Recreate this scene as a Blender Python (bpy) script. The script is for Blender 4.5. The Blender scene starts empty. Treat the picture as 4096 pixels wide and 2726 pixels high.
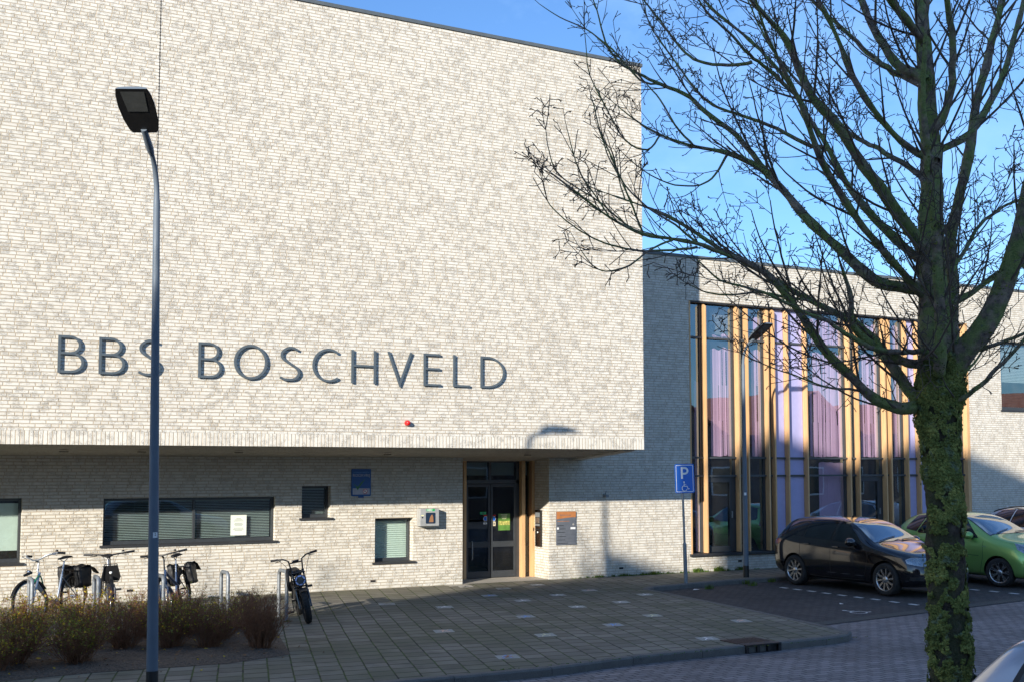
import bpy, bmesh, math, random
from mathutils import Vector, Matrix
from mathutils.bvhtree import BVHTree
R_ = math.radians
scene = bpy.context.scene
# ------------------------------------------------------------------ camera (world: X along the facade, Y into the building)
FPX, CXP, CYP, EYE = 4650., 2048., 1528., 2.37
PITCH, AZ = math.atan(340/4650.), R_(62.0)
cam = bpy.data.cameras.new("camera"); camo = bpy.data.objects.new("camera", cam)
scene.collection.objects.link(camo); scene.camera = camo
cam.sensor_width = 36; cam.lens = 36*FPX/4096.; cam.shift_y = 165/4096.
cam.clip_start = .05; cam.clip_end = 3000
camo.location = (0, 0, EYE); camo.rotation_euler = (R_(90)+PITCH, 0, AZ-R_(90))
# ------------------------------------------------------------------ world, sun, exposure
w = bpy.data.worlds.new("World"); scene.world = w; w.use_nodes = True
nt = w.node_tree; nt.nodes.clear()
sky = nt.nodes.new('ShaderNodeTexSky'); sky.sky_type = 'NISHITA'; sky.sun_disc = False
SUN = Vector((3.17, 2.30, -1.09)).normalized()
sky.sun_elevation = math.asin(-SUN.z); sky.sun_rotation = math.atan2(-SUN.x, -SUN.y)
sky.air_density = 1.0; sky.dust_density = 0.5; sky.ozone_density = 3.0; sky.altitude = 0
bg = nt.nodes.new('ShaderNodeBackground'); bg.inputs[1].default_value = 0.115
wo = nt.nodes.new('ShaderNodeOutputWorld')
tc = nt.nodes.new('ShaderNodeTexCoord'); mp = nt.nodes.new('ShaderNodeMapping'); mp.inputs['Scale'].default_value = (1.6, 1.6, 2.6)
mp.inputs['Rotation'].default_value = (0.3, 0.5, 0.2)
cn = nt.nodes.new('ShaderNodeTexNoise'); cn.inputs['Scale'].default_value = 1.6; cn.inputs['Detail'].default_value = 7; cn.inputs['Roughness'].default_value = .62
cr = nt.nodes.new('ShaderNodeMapRange'); cr.inputs[1].default_value = .44; cr.inputs[2].default_value = .78; cr.inputs[3].default_value = 0; cr.inputs[4].default_value = .6
mx = nt.nodes.new('ShaderNodeMix'); mx.data_type = 'RGBA'; mx.inputs['B'].default_value = (5.2, 6.2, 7.4, 1)
L = nt.links.new
L(tc.outputs['Generated'], mp.inputs[0]); L(mp.outputs[0], cn.inputs['Vector']); L(cn.outputs[0], cr.inputs[0])
L(cr.outputs[0], mx.inputs['Factor']); L(sky.outputs[0], mx.inputs['A']); tn = nt.nodes.new('ShaderNodeMix'); tn.data_type = 'RGBA'; tn.blend_type = 'MULTIPLY'; tn.inputs['Factor'].default_value = 1; tn.inputs['B'].default_value = (.70, .90, 1.15, 1); L(mx.outputs['Result'], tn.inputs['A']); L(tn.outputs['Result'], bg.inputs[0]); L(bg.outputs[0], wo.inputs[0])
sl = bpy.data.lights.new("sun", 'SUN'); sl.energy = 4.7; sl.angle = R_(0.55); sl.color = (1.0, .93, .82)
so = bpy.data.objects.new("sun", sl); scene.collection.objects.link(so); so.rotation_euler = SUN.to_track_quat('-Z', 'Y').to_euler()
vs = scene.view_settings; vs.view_transform = 'Standard'; vs.look = 'None'; vs.exposure = 0.80; vs.gamma = 1

random.seed(7)
# ------------------------------------------------------------------ photograph pixel -> point on a real plane
cp, sp, ca, sa = math.cos(PITCH), math.sin(PITCH), math.cos(AZ), math.sin(AZ)
def ray(px, py):
    a = (px-CXP)/FPX; b = -(py-CYP)/FPX; fh = cp-b*sp
    return (a*sa+fh*ca, -a*ca+fh*sa, sp+b*cp)
def G(px, py, z=0.):
    r = ray(px, py); t = (z-EYE)/r[2]; return Vector((r[0]*t, r[1]*t, z))
def WP(px, py, v):
    r = ray(px, py); t = v/r[1]; return Vector((r[0]*t, v, EYE+r[2]*t))
def AD(px, py, D):
    r = ray(px, py); t = D/(r[0]*ca+r[1]*sa); return Vector((r[0]*t, r[1]*t, EYE+r[2]*t))
# ------------------------------------------------------------------ mesh builder
class MB:
    def __init__(s): s.v = []; s.f = []; s.m = []; s.smooth = []
    def add(s, vs_, fs, mi=0, smooth=False):
        o = len(s.v); s.v.extend([tuple(p) for p in vs_])
        for f in fs: s.f.append(tuple(i+o for i in f)); s.m.append(mi); s.smooth.append(smooth)
        return s
    def box(s, a, b, mi=0, M=None):
        x0, y0, z0 = a; x1, y1, z1 = b
        p = [Vector(q) for q in ((x0,y0,z0),(x1,y0,z0),(x1,y1,z0),(x0,y1,z0),(x0,y0,z1),(x1,y0,z1),(x1,y1,z1),(x0,y1,z1))]
        if M: p = [M @ q for q in p]
        return s.add(p, [(0,3,2,1),(4,5,6,7),(0,1,5,4),(1,2,6,5),(2,3,7,6),(3,0,4,7)], mi)
    def bbox(s, a, b, r=.01, mi=0, M=None):   # box with bevelled edges
        bm = bmesh.new(); bmesh.ops.create_cube(bm, size=1)
        for q in bm.verts: q.co = Vector((a[i]+(q.co[i]+.5)*(b[i]-a[i]) for i in range(3)))
        bmesh.ops.bevel(bm, geom=bm.edges[:], offset=r, segments=2, affect='EDGES', profile=.5)
        bm.verts.index_update()
        s.add([(M @ q.co) if M else q.co.copy() for q in bm.verts], [[q.index for q in f.verts] for f in bm.faces], mi); bm.free(); return s
    def tube(s, pts, rad, n=8, mi=0, cap=True, smooth=True):
        pts = [Vector(p) for p in pts]
        if not hasattr(rad, '__len__'): rad = [rad]*len(pts)
        ref = None; rings = []
        for i, p in enumerate(pts):
            t = (pts[min(i+1, len(pts)-1)]-pts[max(i-1, 0)])
            t = t.normalized() if t.length > 1e-9 else Vector((0, 0, 1))
            if ref is None: ref = t.orthogonal().normalized()
            else:
                ref = ref-t*ref.dot(t); ref = ref.normalized() if ref.length > 1e-6 else t.orthogonal().normalized()
            b = t.cross(ref)
            rings.append([p+(ref*math.cos(2*math.pi*k/n)+b*math.sin(2*math.pi*k/n))*rad[i] for k in range(n)])
        V = [q for r in rings for q in r]; Fc = []
        for i in range(len(pts)-1):
            for k in range(n): Fc.append((i*n+k, i*n+(k+1) % n, (i+1)*n+(k+1) % n, (i+1)*n+k))
        s.add(V, Fc, mi, smooth)
        if cap and n > 3:
            s.add(rings[0], [tuple(reversed(range(n)))], mi); s.add(rings[-1], [tuple(range(n))], mi)
        return s
    def lathe(s, prof, c=(0,0,0), axis='Z', n=32, mi=0, smooth=True, a0=0, a1=2*math.pi):   # prof: (radius, height along the axis)
        c = Vector(c); V = []; full = abs(a1-a0-2*math.pi) < 1e-6; m = n if full else n+1
        for r, h in prof:
            for k in range(m):
                a = a0+(a1-a0)*k/n; x, y = r*math.cos(a), r*math.sin(a)
                V.append(c+Vector({'Z': (x, y, h), 'Y': (x, h, y), 'X': (h, x, y)}[axis]))
        Fc = []
        for i in range(len(prof)-1):
            for k in range(n):
                k2 = (k+1) % m
                if not full and k+1 >= m: continue
                Fc.append((i*m+k, i*m+k2, (i+1)*m+k2, (i+1)*m+k))
        return s.add(V, Fc, mi, smooth)
    def torus(s, c, R, r, axis='Y', n=36, m=8, mi=0):
        prof = [(R+r*math.cos(2*math.pi*k/m), r*math.sin(2*math.pi*k/m)) for k in range(m+1)]
        return s.lathe(prof, c, axis, n, mi)
    def prism(s, poly, f, d0, d1, mi=0):     # poly: 2D outline, f(a, b, d) -> 3D
        bm = bmesh.new(); n = len(poly)
        A = [Vector(f(a, b, d0)) for a, b in poly]; B = [Vector(f(a, b, d1)) for a, b in poly]
        s.add(A+B, [tuple((i, (i+1) % n, n+(i+1) % n, n+i)) for i in range(n)], mi)
        from mathutils.geometry import tessellate_polygon
        T = tessellate_polygon([[Vector((a, b, 0)) for a, b in poly]])
        s.add(A, [tuple(t) for t in T], mi); s.add(B, [tuple(reversed(t)) for t in T], mi); bm.free(); return s
    def build(s, name, mats, parent=None, world=True, bevel=None, autosmooth=None):
        me = bpy.data.meshes.new(name); off = Vector((0, 0, 0))
        if parent is not None and world: off = ORG.get(parent, off)
        me.from_pydata([tuple(Vector(p)-off) for p in s.v], [], s.f)
        if not isinstance(mats, (list, tuple)): mats = [mats]
        for m in mats: me.materials.append(m)
        for p, mi, sm in zip(me.polygons, s.m, s.smooth): p.material_index = mi; p.use_smooth = sm
        bm = bmesh.new(); bm.from_mesh(me); bmesh.ops.recalc_face_normals(bm, faces=bm.faces) if s.fixn else None; bm.to_mesh(me); bm.free()
        o = bpy.data.objects.new(name, me); scene.collection.objects.link(o)
        if parent is not None: o.parent = parent; ORG[o] = ORG.get(parent, Vector((0,0,0)))
        if bevel:
            b = o.modifiers.new('bevel', 'BEVEL'); b.width = bevel; b.segments = 2; b.limit_method = 'ANGLE'
        return o
    fixn = True
ORG = {}
def thing(name, label, cat, loc=(0,0,0), rz=0, group=None):
    o = bpy.data.objects.new(name, None); scene.collection.objects.link(o); o.empty_display_size = .2
    o.location = loc; o.rotation_euler = (0, 0, rz); ORG[o] = Vector(loc)
    o['label'] = label; o['category'] = cat
    if group: o['group'] = group
    return o
def tag(o, label, cat, group=None):
    o['label'] = label; o['category'] = cat
    if group: o['group'] = group
    return o
def struct(o): o['kind'] = 'structure'; return o
def kids(o): return [c for c in bpy.data.objects if c.parent == o]
def dup(root, loc, rotz, label, group=None, rot=None):
    def cpy(o, par):
        c = o.copy(); scene.collection.objects.link(c)
        if par is not None: c.parent = par
        for ch in kids_cache.get(o, []): cpy(ch, c)
        return c
    kids_cache.clear()
    for o in bpy.data.objects:
        if o.parent: kids_cache.setdefault(o.parent, []).append(o)
    r = cpy(root, None); r.location = loc; r.rotation_euler = rot or (0, 0, rotz); r['label'] = label
    if group: r['group'] = group
    return r
kids_cache = {}
def lerp(a, b, t): return a+(b-a)*t

# ------------------------------------------------------------------ materials
class N:
    def __init__(s, name):
        s.mat = bpy.data.materials.new(name); s.mat.use_nodes = True; s.t = s.mat.node_tree
        s.b = s.t.nodes['Principled BSDF']; s.out = s.t.nodes['Material Output']
    def n(s, t, **k):
        x = s.t.nodes.new(t)
        for a, b in k.items(): setattr(x, a, b)
        return x
    def l(s, a, b): s.t.links.new(a, b)
    def val(s, sock, v):
        if hasattr(v, 'is_output') or isinstance(v, bpy.types.NodeSocket): s.l(v, sock)
        else: sock.default_value = v
    def m(s, op, a, b=None, c=None, clamp=False):
        x = s.n('ShaderNodeMath', operation=op, use_clamp=clamp)
        s.val(x.inputs[0], a)
        if b is not None: s.val(x.inputs[1], b)
        if c is not None: s.val(x.inputs[2], c)
        return x.outputs[0]
    def noise(s, vec, scale, detail=4, rough=.5, dist=0.):
        x = s.n('ShaderNodeTexNoise'); x.inputs['Scale'].default_value = scale; x.inputs['Detail'].default_value = detail
        x.inputs['Roughness'].default_value = rough; x.inputs['Distortion'].default_value = dist
        if vec is not None: s.l(vec, x.inputs['Vector'])
        return x.outputs[0]
    def mr(s, v, a, b, c=0., d=1., smooth=False):
        x = s.n('ShaderNodeMapRange'); x.clamp = True
        if smooth: x.interpolation_type = 'SMOOTHSTEP'
        s.val(x.inputs[0], v); s.val(x.inputs[1], a); s.val(x.inputs[2], b); s.val(x.inputs[3], c); s.val(x.inputs[4], d); return x.outputs[0]
    def mix(s, f, a, b, blend='MIX'):
        x = s.n('ShaderNodeMix', data_type='RGBA', blend_type=blend); s.val(x.inputs['Factor'], f)
        for k, v in (('A', a), ('B', b)):
            if isinstance(v, tuple): x.inputs[k].default_value = v+(1,) if len(v) == 3 else v
            else: s.l(v, x.inputs[k])
        return x.outputs['Result']
    def pos(s): return s.n('ShaderNodeNewGeometry').outputs['Position']
    def obj(s): return s.n('ShaderNodeTexCoord').outputs['Object']
    def bump(s, h, dist=.01, strength=1.):
        x = s.n('ShaderNodeBump'); x.inputs['Distance'].default_value = dist; x.inputs['Strength'].default_value = strength
        s.l(h, x.inputs['Height']); s.l(x.outputs[0], s.b.inputs['Normal']); return x
    def set(s, **k):
        for a, v in k.items():
            i = s.b.inputs[a.replace('_', ' ')]
            if isinstance(v, tuple) and len(v) == 3: v = v+(1,)
            s.val(i, v)
        return s
def plain(name, col, rough=.5, metal=0., var=.12, scale=9., bump=0., coat=0., spec=.5, bscale=60.):
    s = N(name); p = s.obj(); nz = s.noise(p, scale, 5, .6); f = s.mr(nz, .3, .7, 1-var, 1+var)
    c = s.n('ShaderNodeRGB'); c.outputs[0].default_value = col+(1,)
    v = s.n('ShaderNodeVectorMath', operation='SCALE'); s.l(c.outputs[0], v.inputs[0]); s.l(f, v.inputs['Scale'])
    s.l(v.outputs[0], s.b.inputs['Base Color'])
    s.val(s.b.inputs['Roughness'], s.mr(s.noise(p, scale*2.3, 4), .3, .7, max(0.02, rough*.85), min(1, rough*1.15)))
    s.set(Metallic=metal, Coat_Weight=coat, Specular_IOR_Level=spec)
    if bump: s.bump(s.noise(p, bscale, 5, .6), bump)
    return s.mat
def brick_mat(name, soldier=False, dark=1.0):
    s = N(name); P = s.pos(); g = s.n('ShaderNodeNewGeometry')
    sep = s.n('ShaderNodeSeparateXYZ'); s.l(P, sep.inputs[0]); X, Y, Z = sep.outputs
    sn = s.n('ShaderNodeSeparateXYZ'); s.l(g.outputs['True Normal'], sn.inputs[0])
    nx = s.m('GREATER_THAN', s.m('ABSOLUTE', sn.outputs[0]), .7); nz = s.m('GREATER_THAN', s.m('ABSOLUTE', sn.outputs[2]), .7)
    a = s.m('ADD', s.m('MULTIPLY', Y, nx), s.m('MULTIPLY', X, s.m('SUBTRACT', 1., nx)))
    b = s.m('ADD', s.m('MULTIPLY', Y, nz), s.m('MULTIPLY', Z, s.m('SUBTRACT', 1., nz)))
    # wobble of the edges
    wob = s.n('ShaderNodeTexNoise'); wob.inputs['Scale'].default_value = 14; wob.inputs['Detail'].default_value = 3; s.l(P, wob.inputs['Vector'])
    ws = s.n('ShaderNodeSeparateColor'); s.l(wob.outputs['Color'], ws.inputs[0])
    a = s.m('ADD', a, s.m('MULTIPLY', s.m('SUBTRACT', ws.outputs[0], .5), .010)); b = s.m('ADD', b, s.m('MULTIPLY', s.m('SUBTRACT', ws.outputs[1], .5), .010))
    if soldier: BL, BH = .066, 50.
    else: BL, BH = .232, .0575
    row = s.m('FLOOR', s.m('DIVIDE', b, BH)); fy = s.m('FRACT', s.m('DIVIDE', b, BH))
    w1 = s.n('ShaderNodeTexWhiteNoise', noise_dimensions='1D'); s.l(row, w1.inputs['W'])
    au = s.m('ADD', s.m('DIVIDE', a, BL), s.m('MULTIPLY', w1.outputs['Value'], 7.3) if not soldier else 0.)
    cell = s.m('FLOOR', au); fx = s.m('FRACT', au)
    cv = s.n('ShaderNodeCombineXYZ'); s.l(cell, cv.inputs[0]); s.l(row, cv.inputs[1])
    w2 = s.n('ShaderNodeTexWhiteNoise', noise_dimensions='3D'); s.l(cv.outputs[0], w2.inputs['Vector'])
    if not soldier:
        half = s.m('GREATER_THAN', w2.outputs['Value'], .80)
        fx2 = s.m('FRACT', s.m('MULTIPLY', fx, 2.)); second = s.m('MULTIPLY', half, s.m('GREATER_THAN', fx, .5))
        dx = s.m('ADD', s.m('MULTIPLY', s.m('SUBTRACT', 1., half), s.m('MULTIPLY', s.m('MINIMUM', fx, s.m('SUBTRACT', 1., fx)), BL)),
                 s.m('MULTIPLY', half, s.m('MULTIPLY', s.m('MINIMUM', fx2, s.m('SUBTRACT', 1., fx2)), BL*.5)))
        cv2 = s.n('ShaderNodeCombineXYZ'); s.l(cell, cv2.inputs[0]); s.l(row, cv2.inputs[1]); s.l(second, cv2.inputs[2])
        w3 = s.n('ShaderNodeTexWhiteNoise', noise_dimensions='3D'); s.l(cv2.outputs[0], w3.inputs['Vector']); rnd = w3.outputs['Value']
        rc = s.n('ShaderNodeSeparateColor'); s.l(w3.outputs['Color'], rc.inputs[0])
        dy = s.m('MULTIPLY', s.m('MINIMUM', fy, s.m('SUBTRACT', 1., fy)), BH)
        d = s.m('MINIMUM', dx, dy)
    else:
        d = s.m('MULTIPLY', s.m('MINIMUM', fx, s.m('SUBTRACT', 1., fx)), BL); rnd = w2.outputs['Value']
        rc = s.n('ShaderNodeSeparateColor'); s.l(w2.outputs['Color'], rc.inputs[0])
    face = s.mr(d, .0035, .0085, 0, 1, True)
    big = s.noise(P, .30, 3, .5)
    # horizontally stretched tone bands, as the bricks came from different pallets
    mp_ = s.n('ShaderNodeMapping'); mp_.inputs['Scale'].default_value = (.8, .8, 2.6); s.l(P, mp_.inputs[0]); band = s.noise(mp_.outputs[0], 1.3, 3, .6)
    thr = s.m('ADD', s.m('MULTIPLY', s.m('SUBTRACT', band, .5), .55), s.m('MULTIPLY', s.m('SUBTRACT', big, .5), .75))
    tone = s.m('ADD', s.m('MULTIPLY', s.m('POWER', rnd, 1.4), .80), thr, clamp=True)
    ramp = s.n('ShaderNodeValToRGB'); e = ramp.color_ramp.elements
    e[0].position = 0; e[0].color = (.70, .68, .615, 1); e[1].position = 1; e[1].color = (.48, .46, .40, 1)
    k = e.new(.38); k.color = (.67, .645, .58, 1); k = e.new(.66); k.color = (.61, .585, .52, 1); k = e.new(.85); k.color = (.535, .51, .45, 1)
    s.l(tone, ramp.inputs[0])
    warm = s.mix(s.m('MULTIPLY', rc.outputs[1], .3), ramp.outputs[0], (.62, .565, .47))
    # creases and dents of hand-moulded bricks
    st = s.n('ShaderNodeMapping'); st.inputs['Scale'].default_value = (1, 1, 1.9) if not soldier else (1.9, 1.9, 1); s.l(P, st.inputs[0])
    cr1 = s.noise(st.outputs[0], 26., 4, .62, .9); crease = s.mr(s.m('ABSOLUTE', s.m('SUBTRACT', cr1, .5)), .0, .05, 1, 0)
    crm = s.m('MULTIPLY', crease, s.mr(s.noise(P, 9, 2), .46, .60))
    col = s.mix(s.m('MULTIPLY', crm, .62), warm, (.20, .18, .15))
    fine = s.noise(P, 120, 3, .6); col = s.mix(s.mr(fine, .3, .7, 0, .22), col, (.34, .31, .27))
    col = s.mix(face, (.47, .395, .295), col)
    # weathering: dirt near the ground and faint run-off streaks
    dirt = s.m('MULTIPLY', s.mr(Z, 0, .35, .42, 0), s.mr(s.noise(P, 3, 5, .6), .35, .65))
    col = s.mix(dirt, col, (.26, .25, .19))
    stk = s.n('ShaderNodeMapping'); stk.inputs['Scale'].default_value = (2.2, 2.2, .12); s.l(P, stk.inputs[0]); streak = s.mr(s.noise(stk.outputs[0], 2., 4, .6), .55, .75, 0, .28)
    col = s.mix(s.m('MULTIPLY', streak, s.mr(s.noise(P, .35, 2), .4, .65)), col, (.36, .335, .28))
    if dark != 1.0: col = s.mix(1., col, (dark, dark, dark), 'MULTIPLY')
    s.l(col, s.b.inputs['Base Color']); s.set(Roughness=.92, Specular_IOR_Level=.25)
    h = s.m('ADD', s.m('MULTIPLY', face, .55), s.m('MULTIPLY', s.m('SUBTRACT', 1., crm), .22))
    h = s.m('ADD', h, s.m('MULTIPLY', s.noise(P, 45, 5, .65), .35)); h = s.m('ADD', h, s.m('MULTIPLY', rc.outputs[2], .25))
    s.bump(h, .011, 1.); return s.mat
def tile_mat():
    s = N('pavement_tiles'); P = s.pos(); sep = s.n('ShaderNodeSeparateXYZ'); s.l(P, sep.inputs[0]); X, Y, Z = sep.outputs
    wob = s.n('ShaderNodeTexNoise'); wob.inputs['Scale'].default_value = 1.7; wob.inputs['Detail'].default_value = 4; s.l(P, wob.inputs['Vector'])
    ws = s.n('ShaderNodeSeparateColor'); s.l(wob.outputs['Color'], ws.inputs[0])
    a = s.m('ADD', s.m('SUBTRACT', X, s.m('MULTIPLY', Y, .271)), s.m('MULTIPLY', s.m('SUBTRACT', ws.outputs[0], .5), .022))
    b = s.m('ADD', s.m('ADD', Y, s.m('MULTIPLY', X, .10)), s.m('MULTIPLY', s.m('SUBTRACT', ws.outputs[1], .5), .022))
    T = .295
    ca_ = s.m('DIVIDE', a, T); col_i = s.m('FLOOR', ca_); fx = s.m('FRACT', ca_)
    wn = s.n('ShaderNodeTexWhiteNoise', noise_dimensions='1D'); s.l(col_i, wn.inputs['W'])
    cb = s.m('ADD', s.m('DIVIDE', b, T), s.m('ADD', s.m('MULTIPLY', col_i, .5), s.m('MULTIPLY', wn.outputs['Value'], .22)))
    row_i = s.m('FLOOR', cb); fy = s.m('FRACT', cb)
    d1 = s.m('MULTIPLY', s.m('MINIMUM', fx, s.m('SUBTRACT', 1., fx)), T); d2 = s.m('MULTIPLY', s.m('MINIMUM', fy, s.m('SUBTRACT', 1., fy)), T)
    cv = s.n('ShaderNodeCombineXYZ'); s.l(col_i, cv.inputs[0]); s.l(row_i, cv.inputs[1])
    wt = s.n('ShaderNodeTexWhiteNoise', noise_dimensions='3D'); s.l(cv.outputs[0], wt.inputs['Vector'])
    rc = s.n('ShaderNodeSeparateColor'); s.l(wt.outputs['Color'], rc.inputs[0])
    j1 = s.mr(d1, .006, .013, 1, 0); j2 = s.m('MULTIPLY', s.mr(d2, .007, .019, 1, 0), s.mr(rc.outputs[0], 0, .6, .6, 1.))
    col = s.mix(wt.outputs['Value'], (.140, .127, .098), (.250, .226, .178))
    spk = s.noise(P, 190, 3, .7); col = s.mix(s.mr(spk, .35, .65, 0, .5), col, (.21, .19, .16))
    big = s.noise(P, .5, 4, .6); col = s.mix(s.mr(big, .42, .62, 0, .6), col, (.100, .104, .058)); col = s.mix(s.mr(s.noise(P, 1.9, 5, .65), .5, .68, 0, .4), col, (.075, .066, .052))
    # lighter speckle of stuck gum
    vor = s.n('ShaderNodeTexVoronoi'); vor.inputs['Scale'].default_value = 3.1; s.l(P, vor.inputs['Vector'])
    gum = s.m('LESS_THAN', vor.outputs['Distance'], .028); col = s.mix(s.m('MULTIPLY', gum, .45), col, (.36, .35, .31))
    moss = s.mix(s.mr(s.noise(P, 4, 4), .38, .55), (.030, .026, .020), (.060, .085, .020))
    col = s.mix(j2, col, (.022, .018, .013)); col = s.mix(j1, col, moss)
    s.l(col, s.b.inputs['Base Color']); s.set(Roughness=.9, Specular_IOR_Level=.3)
    jj = s.m('MAXIMUM', j1, j2)
    h = s.m('ADD', s.m('MULTIPLY', s.m('SUBTRACT', 1., jj), .6), s.m('ADD', s.m('MULTIPLY', spk, .15), s.m('MULTIPLY', rc.outputs[1], .5)))
    s.bump(h, .008, .9); return s.mat
def paver_mat(name, c0, c1, L_=.21, W_=.105, rot=0.):   # stretcher-bond clay pavers
    s = N(name); P = s.pos(); mp_ = s.n('ShaderNodeMapping'); mp_.inputs['Rotation'].default_value = (0, 0, rot); s.l(P, mp_.inputs[0])
    sep = s.n('ShaderNodeSeparateXYZ'); s.l(mp_.outputs[0], sep.inputs[0]); X, Y, Z = sep.outputs
    wob = s.n('ShaderNodeTexNoise'); wob.inputs['Scale'].default_value = 1.1; wob.inputs['Detail'].default_value = 4; s.l(P, wob.inputs['Vector'])
    ws = s.n('ShaderNodeSeparateColor'); s.l(wob.outputs['Color'], ws.inputs[0])
    X = s.m('ADD', X, s.m('MULTIPLY', s.m('SUBTRACT', ws.outputs[0], .5), .10)); Y = s.m('ADD', Y, s.m('MULTIPLY', s.m('SUBTRACT', ws.outputs[1], .5), .10))
    rb = s.m('DIVIDE', Y, W_); row = s.m('FLOOR', rb); fy = s.m('FRACT', rb)
    wn = s.n('ShaderNodeTexWhiteNoise', noise_dimensions='1D'); s.l(row, wn.inputs['W'])
    au = s.m('ADD', s.m('DIVIDE', X, L_), s.m('ADD', s.m('MULTIPLY', row, .5), s.m('MULTIPLY', wn.outputs['Value'], .16))); ci = s.m('FLOOR', au); fx = s.m('FRACT', au)
    d1 = s.m('MULTIPLY', s.m('MINIMUM', fx, s.m('SUBTRACT', 1., fx)), L_); d2 = s.m('MULTIPLY', s.m('MINIMUM', fy, s.m('SUBTRACT', 1., fy)), W_)
    cv = s.n('ShaderNodeCombineXYZ'); s.l(ci, cv.inputs[0]); s.l(row, cv.inputs[1])
    wt = s.n('ShaderNodeTexWhiteNoise', noise_dimensions='3D'); s.l(cv.outputs[0], wt.inputs['Vector'])
    j = s.m('MAXIMUM', s.mr(d1, .004, .0105, 1, 0), s.m('MULTIPLY', s.mr(d2, .003, .0085, 1, 0), .9))
    col = s.mix(wt.outputs['Value'], c0, c1); spk = s.noise(P, 160, 3, .7)
    col = s.mix(s.mr(spk, .35, .65, 0, .35), col, tuple(min(1, x*1.7) for x in c1))
    col = s.mix(s.mr(s.noise(P, .45, 4, .6), .45, .65, 0, .5), col, tuple(x*.62 for x in c0))
    vor = s.n('ShaderNodeTexVoronoi'); vor.inputs['Scale'].default_value = 2.3; s.l(P, vor.inputs['Vector'])
    col = s.mix(s.m('MULTIPLY', s.m('LESS_THAN', vor.outputs['Distance'], .03), .5), col, (.32, .31, .29))
    col = s.mix(j, col, (.022, .020, .017)); s.l(col, s.b.inputs['Base Color']); s.set(Roughness=.85, Specular_IOR_Level=.35)
    h = s.m('ADD', s.m('MULTIPLY', s.m('SUBTRACT', 1., j), .6), s.m('ADD', s.m('MULTIPLY', spk, .12), s.m('MULTIPLY', wt.outputs['Value'], .5)))
    s.bump(h, .009, .9); return s.mat
def glass_mat(name, tint=(.85, .9, .88), boost=1.6, dirt=.04, f0=.045):
    s = N(name); t = s.n('ShaderNodeBsdfTransparent'); t.inputs[0].default_value = tint+(1,)
    g = s.n('ShaderNodeBsdfGlossy'); g.inputs['Roughness'].default_value = .0; g.inputs[0].default_value = (.66, .85, 1, 1)
    geo = s.n('ShaderNodeNewGeometry'); dt = s.n('ShaderNodeVectorMath', operation='DOT_PRODUCT'); s.l(geo.outputs['Incoming'], dt.inputs[0]); s.l(geo.outputs['Normal'], dt.inputs[1])
    fres = s.m('ADD', f0, s.m('MULTIPLY', 1-f0, s.m('POWER', s.m('SUBTRACT', 1., s.m('ABSOLUTE', dt.outputs['Value'])), 5.)))
    bp = s.n('ShaderNodeBump'); bp.inputs['Distance'].default_value = .004; bp.inputs['Strength'].default_value = .35; s.l(s.noise(s.pos(), .9, 2), bp.inputs['Height'])
    s.l(bp.outputs[0], g.inputs['Normal'])
    m = s.n('ShaderNodeMixShader'); s.l(s.m('MULTIPLY', fres, boost, clamp=True), m.inputs[0]); s.l(t.outputs[0], m.inputs[1]); s.l(g.outputs[0], m.inputs[2])
    d = s.n('ShaderNodeBsdfDiffuse'); d.inputs[0].default_value = (.5, .5, .48, 1)
    m2 = s.n('ShaderNodeMixShader'); s.l(s.mr(s.noise(s.pos(), 3, 5), .3, .8, 0, dirt*2), m2.inputs[0]); s.l(m.outputs[0], m2.inputs[1]); s.l(d.outputs[0], m2.inputs[2])
    s.l(m2.outputs[0], s.out.inputs[0]); return s.mat
def wood_mat(name, c=(.52, .30, .13)):
    s = N(name); P = s.pos(); mp_ = s.n('ShaderNodeMapping'); mp_.inputs['Scale'].default_value = (26, 26, 1.3); s.l(P, mp_.inputs[0])
    n = s.noise(mp_.outputs[0], 1.5, 6, .6, .6); col = s.mix(s.mr(n, .3, .7), tuple(x*.78 for x in c), tuple(min(1, x*1.18) for x in c))
    col = s.mix(s.mr(s.noise(P, 1.2, 3), .4, .7, 0, .3), col, tuple(x*.7 for x in c))
    s.l(col, s.b.inputs['Base Color']); s.set(Roughness=.6); s.bump(n, .002); return s.mat
def bark_mat(name='bark', g=1., gm=.75):
    s = N(name); P = s.obj(); n = s.noise(P, 16, 6, .65); n2 = s.noise(P, 5, 4, .6); fine = s.noise(P, 90, 4, .7)
    col = s.mix(s.mr(n, .35, .65), (.04*g, .031*g, .026*g), (.125*g, .10*g, .078*g))
    green = s.mix(s.mr(fine, .3, .7), (.045*g, .068*g, .018*g), (.10*g, .13*g, .034*g)); col = s.mix(s.mr(n2, .42, .56, 0, gm), col, green)
    s.l(col, s.b.inputs['Base Color']); s.set(Roughness=.95, Specular_IOR_Level=.2)
    s.bump(s.m('ADD', n, s.m('MULTIPLY', fine, .5)), .035, 1.); return s.mat
def twig_mat(name='twig', a=(.08, .062, .050), b=(.17, .135, .10)):
    s = N(name); P = s.obj(); col = s.mix(s.noise(P, 12, 3), a, b); s.l(col, s.b.inputs['Base Color']); s.set(Roughness=.8, Specular_IOR_Level=.3); return s.mat
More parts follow.
